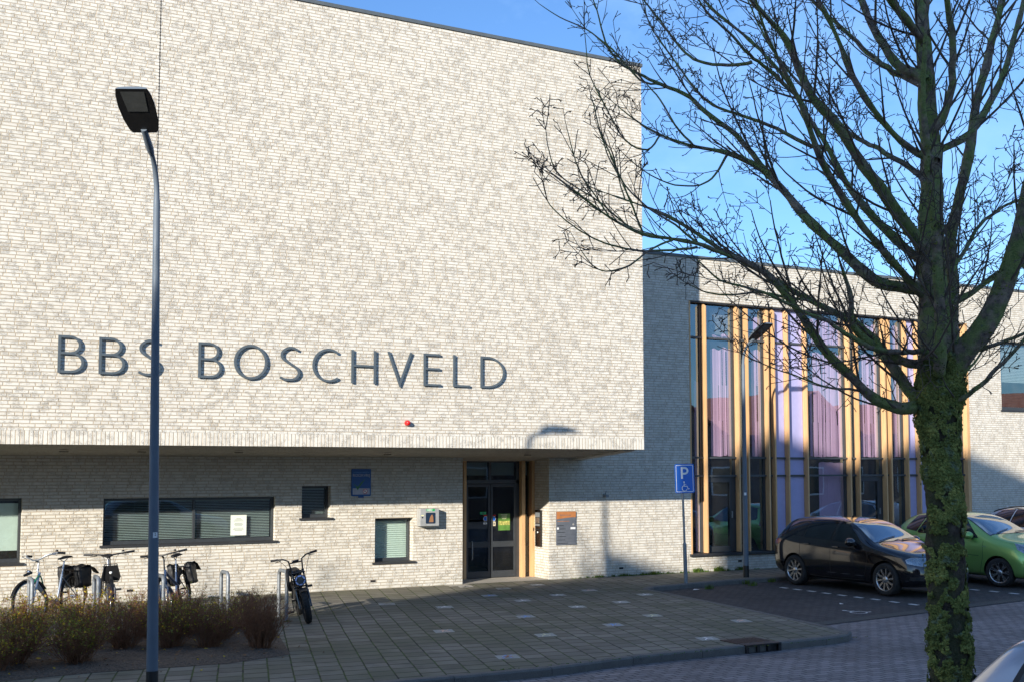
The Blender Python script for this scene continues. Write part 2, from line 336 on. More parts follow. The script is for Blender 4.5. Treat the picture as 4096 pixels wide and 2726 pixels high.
def moss_mat():
    s = N('moss'); P = s.obj(); n = s.noise(P, 7, 5, .6); f = s.noise(P, 60, 3, .7)
    ramp = s.n('ShaderNodeValToRGB'); e = ramp.color_ramp.elements; e[0].position = .3; e[0].color = (.058, .07, .026, 1); e[1].position = .68; e[1].color = (.42, .41, .12, 1)
    k = e.new(.5); k.color = (.165, .19, .055, 1); s.l(s.m('ADD', s.m('MULTIPLY', n, .6), s.m('MULTIPLY', f, .4)), ramp.inputs[0])
    pale = s.mix(s.mr(s.noise(P, 11, 4), .58, .66, 0, .6), ramp.outputs[0], (.15, .19, .14))
    s.l(pale, s.b.inputs['Base Color']); s.set(Roughness=1., Specular_IOR_Level=.1)
    s.bump(f, .012, 1.); return s.mat
def leaf_mat(name, a, b, trans=.3):
    s = N(name); oi = s.n('ShaderNodeObjectInfo'); n = s.noise(s.obj(), 14, 2); col = s.mix(s.mr(n, .3, .7), a, b)
    s.l(col, s.b.inputs['Base Color']); s.set(Roughness=.55)
    t = s.n('ShaderNodeBsdfTranslucent'); s.l(col, t.inputs[0]); m = s.n('ShaderNodeMixShader'); m.inputs[0].default_value = trans
    s.l(s.b.outputs[0], m.inputs[1]); s.l(t.outputs[0], m.inputs[2]); s.l(m.outputs[0], s.out.inputs[0]); return s.mat
def fabric_mat(name, c):
    s = N(name); P = s.obj(); col = s.mix(s.noise(P, 3, 3), tuple(x*.9 for x in c), tuple(min(1, x*1.1) for x in c)); s.l(col, s.b.inputs['Base Color'])
    s.set(Roughness=.95, Specular_IOR_Level=.1)
    t = s.n('ShaderNodeBsdfTranslucent'); s.l(col, t.inputs[0]); m = s.n('ShaderNodeMixShader'); m.inputs[0].default_value = .15
    s.l(s.b.outputs[0], m.inputs[1]); s.l(t.outputs[0], m.inputs[2]); s.l(m.outputs[0], s.out.inputs[0]); return s.mat
def soil_mat():
    s = N('soil'); P = s.pos(); n = s.noise(P, 30, 6, .7); v = s.n('ShaderNodeTexVoronoi'); v.inputs['Scale'].default_value = 24; s.l(P, v.inputs['Vector'])
    col = s.mix(s.mr(n, .3, .7), (.05, .038, .028), (.19, .14, .10)); col = s.mix(s.mr(v.outputs['Distance'], 0, .35, .5, 0), col, (.16, .10, .055))
    s.l(col, s.b.inputs['Base Color']); s.set(Roughness=1.); s.bump(s.m('ADD', n, v.outputs['Distance']), .03, 1.); return s.mat
def concrete_mat(name, a, b, bump=.004):
    s = N(name); P = s.pos(); n = s.noise(P, 6, 6, .65); sp_ = s.noise(P, 210, 3, .75)
    col = s.mix(s.mr(n, .3, .7), a, b); col = s.mix(s.mr(sp_, .4, .65, 0, .55), col, tuple(min(1, x*1.8) for x in b)); s.l(col, s.b.inputs['Base Color'])
    s.set(Roughness=.9, Specular_IOR_Level=.3); s.bump(s.m('ADD', n, sp_), bump); return s.mat
def paint_mat(name, c, rough=.32, flake=False, coat=1.):
    s = N(name); P = s.obj(); dust = s.mr(s.noise(P, 2.5, 6, .6), .4, .8, 0, .03 if c[0] < .02 else .10); col = s.mix(dust, c, (.22, .20, .17))
    s.l(col, s.b.inputs['Base Color']); s.set(Roughness=rough, Coat_Weight=coat, Coat_Roughness=.04, Metallic=.55 if flake else 0.)
    return s.mat
def roof_mat():
    s = N('roof_tiles'); P = s.pos(); sep = s.n('ShaderNodeSeparateXYZ'); s.l(P, sep.inputs[0])
    fz = s.m('FRACT', s.m('DIVIDE', sep.outputs[2], .22)); fx = s.m('SINE', s.m('MULTIPLY', sep.outputs[0], 22.))
    col = s.mix(s.noise(P, 5, 4), (.20, .065, .04), (.34, .12, .07)); s.l(col, s.b.inputs['Base Color']); s.set(Roughness=.8)
    s.bump(s.m('ADD', fz, s.m('MULTIPLY', fx, .3)), .04); return s.mat
def redbrick_mat():
    s = N('red_brick'); P = s.pos(); b = s.n('ShaderNodeTexBrick'); mp_ = s.n('ShaderNodeMapping'); mp_.inputs['Rotation'].default_value = (R_(90), 0, 0); s.l(P, mp_.inputs[0]); s.l(mp_.outputs[0], b.inputs['Vector'])
    b.inputs['Color1'].default_value = (.15, .075, .055, 1); b.inputs['Color2'].default_value = (.11, .055, .045, 1); b.inputs['Mortar'].default_value = (.3, .27, .23, 1)
    b.inputs['Scale'].default_value = 1.; b.inputs['Brick Width'].default_value = .22; b.inputs['Row Height'].default_value = .0625; b.inputs['Mortar Size'].default_value = .008
    s.l(b.outputs[0], s.b.inputs['Base Color']); s.set(Roughness=.9); return s.mat

M_brick = brick_mat('pale_brick'); M_soldier = brick_mat('pale_brick_upright', True)
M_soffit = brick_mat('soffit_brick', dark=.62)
M_tiles = tile_mat(); M_road = paver_mat('road_pavers', (.135, .118, .116), (.250, .222, .218)); M_park = paver_mat('parking_pavers', (.036, .034, .034), (.070, .064, .062), rot=R_(90))
M_kerb = concrete_mat('kerb_concrete', (.085, .080, .072), (.135, .128, .115)); M_kerbdark = concrete_mat('kerb_worn', (.05, .048, .045), (.08, .078, .07))
M_step = concrete_mat('step_concrete', (.27, .25, .21), (.36, .33, .28)); M_soil = soil_mat(); M_base = concrete_mat('asphalt', (.035, .035, .036), (.06, .06, .06))
M_trim = plain('slate_trim', (.085, .10, .11), .45); M_anthra = plain('anthracite_frame', (.038, .042, .046), .35, bump=.0004)
M_bar = plain('dark_grey_bar', (.055, .062, .066), .4); M_letter = plain('slate_letter', (.075, .095, .11), .5); M_sill = plain('dark_sill', (.03, .031, .033), .5)
M_glass = glass_mat('window_glass', (.90, .94, .94), 1., .03, .30); M_wglass = glass_mat('small_window_glass', (.86, .92, .91), 1., .03, .09); M_dglass = glass_mat('door_glass', (.55, .60, .60), 1.9, .02)
M_carglass = glass_mat('car_glass', (.22, .26, .27), 1.9, .02); M_windscreen = glass_mat('windscreen_glass', (.35, .42, .44), 3.0, .05)
M_wood = wood_mat('oiled_wood', (.60, .36, .17)); M_purple = plain('violet_panel', (.38, .37, .60), .35, var=.05, coat=.2)
M_curtain = fabric_mat('mauve_curtain', (.68, .43, .61)); M_dark = plain('dark_interior', (.022, .020, .020), .9); M_floor_in = plain('interior_floor', (.10, .09, .08), .6)
M_blind = plain('grey_blind', (.30, .36, .35), .5, var=.05); M_frost = plain('pale_roller_blind', (.55, .62, .55), .8, var=.06)
M_white = plain('white_plastic', (.78, .78, .76), .45, var=.04); M_paint = plain('white_road_paint', (.62, .62, .60), .8, var=.2, scale=25)
M_blue = plain('sign_blue', (.012, .13, .55), .4, var=.04); M_blue2 = plain('sign_deep_blue', (.010, .085, .30), .45, var=.05)
M_steel = plain('galvanised_steel', (.25, .27, .285), .55, .5, var=.15, scale=20); M_polegrey = plain('grey_painted_steel', (.115, .145, .18), .55, 0., var=.08, scale=3, spec=.35)
M_black = plain('black_plastic', (.012, .012, .013), .45); M_rubber = plain('rubber', (.016, .016, .016), .85, bump=.001); M_gloss = plain('gloss_black', (.008, .008, .009), .15, coat=.6)
M_chrome = plain('chrome', (.7, .7, .7), .15, 1., var=.03); M_alu = plain('alloy', (.46, .46, .46), .28, .9, var=.06); M_lens = plain('lamp_lens', (.085, .09, .088), .2)
M_grey = plain('cabinet_grey', (.42, .42, .41), .4, .3); M_green = plain('safety_green', (.02, .36, .11), .5); M_orange = plain('rust_orange', (.40, .155, .05), .55)
M_red = plain('signal_red', (.60, .010, .010), .3, coat=.5); M_board = plain('board_grey', (.115, .125, .145), .45); M_paper = plain('paper', (.72, .76, .66), .8, var=.03)
M_cream = plain('cream', (.60, .52, .36), .6); M_iron = plain('cast_iron', (.030, .026, .026), .6, .4, bump=.003, bscale=140); M_ironlid = plain('rusty_lid', (.070, .045, .036), .75, .2, bump=.004, bscale=160)
M_rook_grn = plain('tick_green', (.03, .16, .06), .5); M_pgrey = plain('panel_pale', (.42, .44, .52), .6); M_skyblue = plain('sky_blue_paint', (.16, .36, .75), .7, var=.2); M_peach = plain('peach_paint', (.75, .48, .33), .7, var=.2)
M_lemon = plain('lemon_paint', (.72, .70, .42), .7, var=.2); M_ptile = concrete_mat('smooth_tile', (.24, .24, .22), (.31, .31, .28), .001); M_ptileL = concrete_mat('pale_tile', (.30, .28, .25), (.38, .36, .32), .001)
M_twig = twig_mat(); M_shrubtwig = twig_mat('shrub_twig', (.13, .058, .030), (.34, .165, .085)); M_bark = bark_mat('bark', 1., .45); M_limb = bark_mat('limb_bark', 3.4, .75); M_moss = moss_mat()
M_leafG = leaf_mat('shrub_leaf', (.12, .17, .022), (.38, .35, .035)); M_leafY = leaf_mat('yellow_leaf', (.55, .36, .012), (.75, .55, .04)); M_leafB = leaf_mat('dead_leaf', (.10, .045, .018), (.20, .10, .04), .1)
M_grass = leaf_mat('grass_blade', (.045, .09, .010), (.13, .20, .02)); M_roof = roof_mat(); M_red_brick = redbrick_mat()
M_carblack = paint_mat('car_black', (.003, .003, .005), .12); M_cargreen = paint_mat('car_green', (.25, .48, .13), .3, True); M_carwhite = paint_mat('car_white', (.62, .64, .66), .3); M_carsilver = paint_mat('car_silver', (.50, .51, .56), .33, True)
M_headlight = glass_mat('headlight_glass', (.85, .9, .92), 2.5); M_taillight = plain('tail_light', (.25, .01, .01), .2, coat=.7)
M_bikesilver = plain('bike_silver', (.42, .46, .50), .35, .6); M_bikegrey = plain('bike_dark_grey', (.05, .055, .065), .35, .3, coat=.4); M_bikeblue = plain('bike_blue_grey', (.045, .075, .14), .35, .3, coat=.4); M_hosegreen = plain('green_cable', (.03, .30, .16), .4); M_bag = plain('pannier_black', (.010, .010, .011), .55, bump=.002)
# ================================================================== SETTING
VW, VF, VD = 21.6, 19.3, 22.35            # ground-floor wall plane, overhanging front plane, door plane
UC, ZB, ZT, ZS = 13.25, 2.73, 10.53, 2.53   # corner of the overhang, its underside, its top, soffit at the wall
def flat(name, poly, z, mat, kind=True):
    m = MB(); m.prism(poly, lambda a, b, d: (a, b, d), z-.02, z); o = m.build(name, mat); return struct(o) if kind else o
g = MB(); g.add([(-900,-900,-.16),(900,-900,-.16),(900,900,-.16),(-900,900,-.16)], [(0,1,2,3)]); struct(g.build('ground', M_base))
g = MB(); g.add([(-90,-3.4,-.10),(90,-3.4,-.10),(90,19.95,-.10),(-90,19.95,-.10)], [(0,1,2,3)]); struct(g.build('road', M_road))
pk = [(12.2, 14.05), (16., 14.65), (19., 15.15), (60., 21.), (60, 20.2), (12.8, 20.2)]
pk = [(12.2, 14.2), (16., 14.72), (19.5, 15.25), (60., 19.3), (60, 20.2), (12.8, 20.2)]
g = MB(); g.add([(x, y, -.094) for x, y in pk], [tuple(range(6))]); struct(g.build('parking_area', M_park))
g = MB(); g.add([(12.2,14.2,-.090),(16,14.72,-.090),(19.5,15.25,-.090),(60,19.3,-.090),(60,18.95,-.090),(19.5,14.95,-.090),(16,14.42,-.090),(12.2,13.9,-.090)], [(0,1,6,7),(1,2,5,6),(2,3,4,5)]); struct(g.build('edging_strip', M_kerbdark))
outer = [(-60,12.15),(7,12.15),(8.3,12.36),(11.6,12.46),(12.1,12.56),(12.38,12.78),(12.44,13.15),(12.6,14.1),(12.85,15.9),(13.07,18),(13.16,19.05),(13.5,19.35),(14.5,19.55),(16,19.78),(19,19.8),(60,19.9)]
def offset(pl, d):
    r = []
    for i, p in enumerate(pl):
        a = Vector(pl[max(i-1, 0)]); b = Vector(pl[min(i+1, len(pl)-1)]); t = (b-a).normalized(); r.append((p[0]-t.y*d, p[1]+t.x*d))
    return r
KW = .14; inner = offset(outer, KW)
flat('pavement', inner+[(60, 24), (-60, 24)], 0, M_tiles)
kb = MB()
def resample(pl, step):
    out = []; 
    for i in range(len(pl)-1):
        a, b = Vector(pl[i]), Vector(pl[i+1]); n = max(1, int((b-a).length/step))
        for k in range(n): out.append(a.lerp(b, k/n))
    out.append(Vector(pl[-1])); return out
ro = resample(outer[1:], .98); ro = [Vector((-8+.98*i, 12.15)) for i in range(15)]+ro; ri = [Vector(p) for p in offset([tuple(p) for p in ro], KW-.003)]
for i in range(len(ro)-1):
    a, b, c, d = ro[i], ro[i+1], ri[i+1], ri[i]; e = (b-a).normalized()*.004; z1 = .004+random.uniform(-.003, .003)
    a = a+e; b = b-e; c = c-e; d = d+e; n = (d-a).normalized()*.025
    V = [(a.x,a.y,-.16),(b.x,b.y,-.16),(b.x,b.y,z1-.02),(a.x,a.y,z1-.02),(a.x+n.x,a.y+n.y,z1),(b.x+n.x,b.y+n.y,z1),(c.x,c.y,z1),(d.x,d.y,z1),(c.x,c.y,-.16),(d.x,d.y,-.16)]
    kb.add(V, [(0,1,2,3),(3,2,5,4),(4,5,6,7),(7,6,8,9),(0,3,4,7,9),(1,8,6,5,2)])
struct(kb.build('kerb', M_kerb))
# planting bed: uneven soil
bed = [(-9,14.2),(1.14,14.25),(2.2,14.35),(3.7,14.25),(4.55,14.55),(5.2,17.6),(-9,17.9)]
def inpoly(x, y, P):
    c = False; j = len(P)-1
    for i in range(len(P)):
        if (P[i][1] > y) != (P[j][1] > y) and x < (P[j][0]-P[i][0])*(y-P[i][1])/(P[j][1]-P[i][1])+P[i][0]: c = not c
        j = i
    return c
def edist(x, y, P):
    d = 9; p = Vector((x, y))
    for i in range(len(P)):
        a, b = Vector(P[i]), Vector(P[(i+1) % len(P)]); t = max(0, min(1, (p-a).dot(b-a)/(b-a).length_squared)); d = min(d, (p-a-(b-a)*t).length)
    return d
from mathutils import noise as mn
bm = bmesh.new(); vsb = [bm.verts.new((x, y, 0)) for x, y in bed]; bm.faces.new(vsb)
for k in range(-130, 76): 
    if -9 < k*.1 < 5.2: bmesh.ops.bisect_plane(bm, geom=bm.verts[:]+bm.edges[:]+bm.faces[:], plane_co=(k*.1, 0, 0), plane_no=(1, 0, 0))
for k in range(143, 180): bmesh.ops.bisect_plane(bm, geom=bm.verts[:]+bm.edges[:]+bm.faces[:], plane_co=(0, k*.1, 0), plane_no=(0, 1, 0))
for v in bm.verts:
    e = edist(v.co.x, v.co.y, bed); n = mn.noise(Vector((v.co.x*3, v.co.y*3, 0)))*.03+mn.noise(Vector((v.co.x*11, v.co.y*11, 3)))*.02
    v.co.z = .005+min(1, e/.25)*(.035+n) if e > .01 else .004
me = bpy.data.meshes.new('planting_bed'); bm.to_mesh(me); bm.free(); me.materials.append(M_soil)
for p in me.polygons: p.use_smooth = True
struct((lambda o: (scene.collection.objects.link(o), o)[1])(bpy.data.objects.new('planting_bed', me)))
# fallen leaves and crumbs of bark in the bed and near it
lv = MB()
for i in range(900):
    x, y = random.uniform(-2, 5.4), random.uniform(13.9, 18.3)
    if not inpoly(x, y, bed) and random.random() > .12: continue
    s_ = random.uniform(.012, .035); a = random.uniform(0, 6.3); z = .055 if inpoly(x, y, bed) else .008; dz = [random.uniform(-.01, .02) for _ in range(4)]
    lv.add([(x+s_*math.cos(a), y+s_*math.sin(a), z+dz[0]), (x-s_*.5*math.sin(a), y+s_*.5*math.cos(a), z+dz[1]), (x-s_*math.cos(a), y-s_*math.sin(a), z+dz[2]), (x+s_*.5*math.sin(a), y-s_*.5*math.cos(a), z+dz[3])], [(0,1,2,3)], 0 if random.random() < .85 else 1)
lv.fixn = False; o = lv.build('leaf_litter', [M_leafB, M_leafY]); o['kind'] = 'stuff'; tag(o, 'brown fallen leaves lying on the soil of the planting bed', 'leaf litter')

# ================================================================== SCHOOL BUILDING
B = thing('school_building', 'pale brick school with a windowless overhanging upper storey and a lower wing of tall windows', 'building', (0, 0, 0))
def wall(u0, u1, z0, z1, v0, v1, holes):    # wall slab with rectangular openings, no internal faces
    us = sorted({u0, u1, *[x for h in holes for x in h[:2]]}); zs = sorted({z0, z1, *[x for h in holes for x in h[2:]]}); m = MB()
    def solid(i, j):
        if i < 0 or j < 0 or i >= len(us)-1 or j >= len(zs)-1: return False
        x, z = (us[i]+us[i+1])/2, (zs[j]+zs[j+1])/2
        return not any(h[0] < x < h[1] and h[2] < z < h[3] for h in holes)
    for i in range(len(us)-1):
        for j in range(len(zs)-1):
            if not solid(i, j): continue
            a, b, c, d = us[i], us[i+1], zs[j], zs[j+1]
            m.add([(a,v0,c),(b,v0,c),(b,v0,d),(a,v0,d)], [(0,1,2,3)]); m.add([(a,v1,c),(b,v1,c),(b,v1,d),(a,v1,d)], [(3,2,1,0)])
            if not solid(i-1, j): m.add([(a,v0,c),(a,v1,c),(a,v1,d),(a,v0,d)], [(3,2,1,0)])
            if not solid(i+1, j): m.add([(b,v0,c),(b,v1,c),(b,v1,d),(b,v0,d)], [(0,1,2,3)])
            if not solid(i, j-1): m.add([(a,v0,c),(b,v0,c),(b,v1,c),(a,v1,c)], [(3,2,1,0)])
            if not solid(i, j+1): m.add([(a,v0,d),(b,v0,d),(b,v1,d),(a,v1,d)], [(0,1,2,3)])
    m.fixn = False; return m
# overhanging block
u = WP(640, 200, VF).x
m = wall(-14, UC, ZB+.215, ZT, VF, VF+.3, []); m.build('upper_wall', M_brick, B)
wall(-14, UC, ZB, ZB+.213, VF, VF+.25, []).build('upright_brick_course', M_soldier, B)
m = MB(); m.prism([(VF+.3, ZB-.022), (VW+.02, ZS+.004), (34, ZS+.004), (34, ZT), (VF+.3, ZT)], lambda a, b, d: (d, a, b), UC-.3, UC); m.build('upper_side_wall', M_brick, B)
m = MB(); m.box((-14, VF-.025, ZT), (UC+.025, VF+.32, ZT+.065)); m.box((UC-.32, VF+.32, ZT), (UC+.025, 34, ZT+.065)); m.build('roof_trim', M_trim, B)
m = MB(); m.box((-14, VF+.301, ZT-.3), (UC-.301, 34, ZT-.2)); m.build('flat_roof', M_base, B)
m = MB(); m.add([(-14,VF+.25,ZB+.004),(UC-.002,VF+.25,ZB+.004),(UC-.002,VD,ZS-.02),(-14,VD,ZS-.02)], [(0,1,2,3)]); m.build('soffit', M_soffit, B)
m = MB(); m.box((u-.006, VF-.0015, ZB+.22), (u+.006, VF+.01, ZT-.002))
zz = ZB+.25
while zz < ZT-.05: m.box((u-.013, VF-.002, zz), (u+.011, VF+.01, zz+.012)); zz += .0575
m.build('expansion_joint', M_dark, B)
for px, py in ((255, 1802), (567, 1803), (955, 1806.5), (1550, 1814), (2110, 1816)):
    r = ray(px, py); t0 = 19.5/r[1]; p = None
    for k in range(300):      # meet the sloping soffit
        t = t0*(1+k*.0006); q = Vector((r[0]*t, r[1]*t, EYE+r[2]*t)); zs_ = lerp(ZB, ZS, (q.y-VF)/(VW-VF))
        if q.z >= zs_-.0: p = q; break
    if p is None: p = Vector((WP(px, py, 20.6).x, 20.6, 0)); 
    zs_ = lerp(ZB, ZS, (p.y-VF)/(VW-VF))
    m = MB(); m.lathe([(.0, 0), (.055, 0), (.075, .0), (.075, .012)], (p.x, p.y, zs_-.014), n=20); m.build('downlight', M_dark, B)
# ground-floor wall with its four windows
def P2(x0, y0, x1, y1, v=VW):
    a, b = WP(x0, y0, v), WP(x1, y1, v); return (a.x, b.x, b.z, a.z)
H0 = (.2, P2(0, 1993, 82, 2250)[1], .74, 1.85); H1 = (3.315, 6.42, .99, 1.825); H2 = P2(1208, 1942, 1322, 2070); H3 = P2(1500, 2071, 1652, 2243)
HD = (10.34, 12.38, 0, 3)
wall(-14, 10.34, -.05, ZS+.15, VW, VW+.3, [H0, H1, H2, H3]).build('lower_wall', M_brick, B)
m = MB(); m.box((10.24, VW+.3, -.05), (10.34, VD+.3, ZS+.1)); m.build('recess_wall', M_brick, B)
m = MB(); m.box((12.38, VW+.3, -.05), (12.7, VD+.3, ZS+.1)); m.build('recess_wall', M_brick, B)
HG = (16.10, 25.28, .39, 6.21); HR = (26.55, 29.6, 3.92, 5.80)
wall(12.38, 60, -.05, 7.2, VW, VW+.3, [HG, HR]).build('wing_wall', M_brick, B)
m = MB(); m.box((UC+.0, VW-.025, 7.2), (60, VW+.32, 7.265)); m.build('wing_roof_trim', M_trim, B)
m = MB(); m.box((UC+.01, VW+.301, 6.9), (60, 34, 7.0)); m.build('flat_roof', M_base, B)
m = MB(); m.box((16.02, VW-.0015, -.04), (16.032, VW+.01, .39)); m.build('expansion_joint', M_dark, B); m = MB(); m.box((16.02, VW-.0015, 6.22), (16.032, VW+.01, 7.19)); m.build('expansion_joint', M_dark, B)
m = MB()   # bed joints standing open beside the tall window
# dark interiors
def room(u0, u1, v0, v1, z0, z1, name):
    m = MB(); m.add([(u0,v0,z0),(u1,v0,z0),(u1,v1,z0),(u0,v1,z0),(u0,v0,z1),(u1,v0,z1),(u1,v1,z1),(u0,v1,z1)], [(0,1,2,3)], 1)
    o = len(m.v)-8; m.add([m.v[i] for i in range(8)], [(4,7,6,5),(3,2,6,7),(0,3,7,4),(1,5,6,2)], 0); m.fixn = False
    return m.build(name, [M_dark, M_floor_in], B)
room(-13.9, 10.2, VW+.31, 25.5, .02, ZS, 'interior_room'); room(10.36, 12.36, VD+.08, 27, .02, ZS+.02, 'interior_room'); room(16.0, 25.4, VW+.31, 27.5, .1, 6.5, 'interior_room'); room(26.3, 30, VW+.31, 26, 3.6, 6.2, 'interior_room')
def window(h, mull=(), blind=None, dep=.13, fr=.045, sill=True, tilt=.35, zsplit=None, name='window'):
    u0, u1, z0, z1 = h; v = VW+dep; e = .002
    m = MB(); m.bbox((u0+e, v, z1-fr-e), (u1-e, v+.06, z1-e), .004); m.bbox((u0+e, v, z0+e), (u1-e, v+.06, z0+fr*1.7), .004)
    m.bbox((u0+e, v, z0+fr*1.7+.001), (u0+fr, v+.06, z1-fr-e-.001), .004); m.bbox((u1-fr, v, z0+fr*1.7+.001), (u1-e, v+.06, z1-fr-e-.001), .004)
    for x in mull: m.bbox((x-fr*.5, v+.002, z0+fr*1.7+.001), (x+fr*.5, v+.058, z1-fr-e-.001), .004)
    F = m.build(name, M_anthra, B)
    p = MB(); p.add([(u0+fr, v+.03, z0+fr), (u1-fr, v+.03, z0+fr), (u1-fr, v+.03, z1-fr), (u0+fr, v+.03, z1-fr)], [(0,1,2,3)]); p.build('pane', M_glass if h is HR else M_wglass, F)
    if sill:
        s = MB(); s.add([(u0-.05,VW-.035,z0-.028),(u1+.05,VW-.035,z0-.028),(u1+.05,VW-.035,z0+.004),(u0-.05,VW-.035,z0+.004),(u0-.05,VW-.003,z0-.028),(u1+.05,VW-.003,z0-.028),(u0-.05,VW-.003,z0+.012),(u1+.05,VW-.003,z0+.012)], [(0,1,2,3),(3,2,7,6),(0,4,5,1),(0,3,6,4),(1,5,7,2)])
        s.box((u0+.001, VW-.003, z0+.001), (u1-.001, v+.01, z0+.014)); s.build('sill', M_sill, F)
    if blind == 'slats':
        b = MB(); z = z0+fr*1.7+.012
        while z < z1-fr-.02:
            b.add([(u0+fr+.01, v+.085, z), (u1-fr-.01, v+.085, z), (u1-fr-.01, v+.085+.03, z+.022*tilt+.008), (u0+fr+.01, v+.085+.03, z+.022*tilt+.008)], [(0,1,2,3)]); z += .030
        b.box((u0+fr+.01, v+.08, z1-fr-.02), (u1-fr-.01, v+.12, z1-fr+.01)); b.fixn = False; b.build('blind', M_blind, F)
    if blind == 'slats_up':
        b = MB(); z = lerp(z0, z1, .42)
        while z < z1-fr: b.add([(u0+fr, v+.085, z), (u1-fr, v+.085, z), (u1-fr, v+.10, z+.034), (u0+fr, v+.10, z+.034)], [(0,1,2,3)]); z += .042
        b.fixn = False; b.build('blind', M_blind, F)
    if blind == 'roller':
        zb = zsplit if zsplit is not None else z0+.1; b = MB(); n = 24 
        b.add([(u0+fr, v+.09, zb), (u1-fr, v+.09, zb), (u1-fr, v+.09, z1-fr*2), (u0+fr, v+.09, z1-fr*2)], [(0,1,2,3)]); b.build('blind', M_frost, F)
    if blind == 'pleated':
        b = MB(); z = z0+fr*1.7; k = 0; pts = []
        while z < z1-fr: pts.append((v+.08+(.022 if k % 2 else 0), z)); z += .021; k += 1
        for i in range(len(pts)-1): b.add([(u0+fr, pts[i][0], pts[i][1]), (u1-fr, pts[i][0], pts[i][1]), (u1-fr, pts[i+1][0], pts[i+1][1]), (u0+fr, pts[i+1][0], pts[i+1][1])], [(0,1,2,3)])
        b.fixn = False; b.build('blind', M_frost, F)
    return F
mu = WP(775, 2050, VW+.13).x
window(H0, blind='roller', zsplit=.95); window(H1, (mu,), 'slats', dep=.11, tilt=.25); window(H2, (), 'slats', dep=.16, tilt=.3); window(H3, (), 'pleated', dep=.17)
window(HR, (), 'slats_up', dep=.1, fr=.06)
for px, py in ((520, 2360), (1492, 2322), (2485, 2270), (2960, 2241)):
    p = WP(px, py, VW); m = MB(); m.box((p.x-.055, VW-.002, p.z-.02), (p.x+.055, VW+.02, p.z+.022)); 
    for k in range(4): m.box((p.x-.05+k*.028, VW-.006, p.z-.018), (p.x-.045+k*.028, VW-.001, p.z+.02))
    m.build('air_vent', M_dark, B)
# door step and entrance
m = MB(); m.add([(10.34,VW-.03,.006),(12.38,VW-.03,.006),(12.38,VD+.1,.02),(10.34,VD+.1,.02)], [(0,1,2,3)]); m.add([(9.9,VW-.35,.005),(10.4,VW-.32,.005),(10.4,VW-.06,.005),(9.9,VW-.06,.005)], [(0,1,2,3)]); m.build('door_step', M_step, B)
X = lambda px: WP(px, 2050, VD).x
Zd = lambda py: WP(1960, py, VD).z
zt = ZS+.0; zr = Zd(1928); zm0, zm1 = Zd(2186), Zd(2163); zb1 = Zd(2281)
for a, b, d in ((1852.5, 1864.5, 0), (2077, 2091, .1), (2117, 2131, .1)):
    m = MB(); m.bbox((X(a), VD-.02-d, .012), (X(b), VD+.08, zt), .004); m.build('door_post', M_wood, B)
m = MB(); m.box((X(1864.5), VD, zr-.02), (X(2077), VD+.05, zr+.06)); m.box((X(1864.5), VD, zt-.05), (X(2077), VD+.05, zt)); m.box((X(1960)-.03, VD+.001, zr+.06), (X(1960)+.03, VD+.05, zt-.05)); m.box((X(2065), VD, .02), (X(2077), VD+.06, zt)); m.box((X(2091), VD, .02), (X(2117), VD+.05, .1)); m.box((X(2091), VD, zm0+.02), (X(2117), VD+.05, zm0+.07)); m.box((X(2091), VD, zt-.05), (X(2117), VD+.05, zt)); m.build('door_frame', M_anthra, B)
for a, b in ((1865, 1962), (1964, 2064.5)):
    x0, x1 = X(a), X(b); m = MB(); v = VD+.008
    m.bbox((x0, v, .03), (x0+.05, v+.045, zr-.03), .004); m.bbox((x1-.05, v, .03), (x1, v+.045, zr-.03), .004)
    m.bbox((x0+.05, v, .03), (x1-.05, v+.045, zb1), .004); m.bbox((x0+.05, v, zm0), (x1-.05, v+.045, zm1), .004); m.bbox((x0+.05, v, zr-.09), (x1-.05, v+.045, zr-.03), .004)
    D_ = m.build('door_leaf', M_anthra, B)
    m = MB(); m.add([(x0+.05, v+.02, .1), (x1-.05, v+.02, .1), (x1-.05, v+.02, zr-.08), (x0+.05, v+.02, zr-.08)], [(0,1,2,3)]); m.build('pane', M_dglass, D_)
    m = MB(); hx = x0+.13 if a == 1865 else None
    if hx: 
        m.tube([(hx, v-.02, .42), (hx, v-.045, .45), (hx, v-.045, .78), (hx, v-.02, .81)], .012); m.build('handle', M_steel, D_)
m = MB(); v = VD+.02; m.add([(X(1864.5), v, zr+.05), (X(2066), v, zr+.05), (X(2066), v, zt-.05), (X(1864.5), v, zt-.05)], [(0,1,2,3)]); m.add([(X(2091), v, .1), (X(2117), v, .1), (X(2117), v, zt-.05), (X(2091), v, zt-.05)], [(0,1,2,3)]); m.build('fanlight_pane', M_dglass, B)
m = MB(); m.box((X(1866), VD+.10, Zd(1899)), (X(1957), VD+.12, zt-.05)); m.box((X(1963), VD+.10, Zd(1899)), (X(2064), VD+.12, zt-.05)); m.box((X(2093), VD+.1, Zd(1899)), (X(2116), VD+.12, zt-.05)); m.build('roller_blind', M_blind, B)
m = MB(); m.box((X(1923), VD+1.5, Zd(1959)), (X(1950), VD+1.55, Zd(1959)+.02)); m.build('ceiling_lamp', plain('lamp_glow', (.8, .7, .5), .5), B)
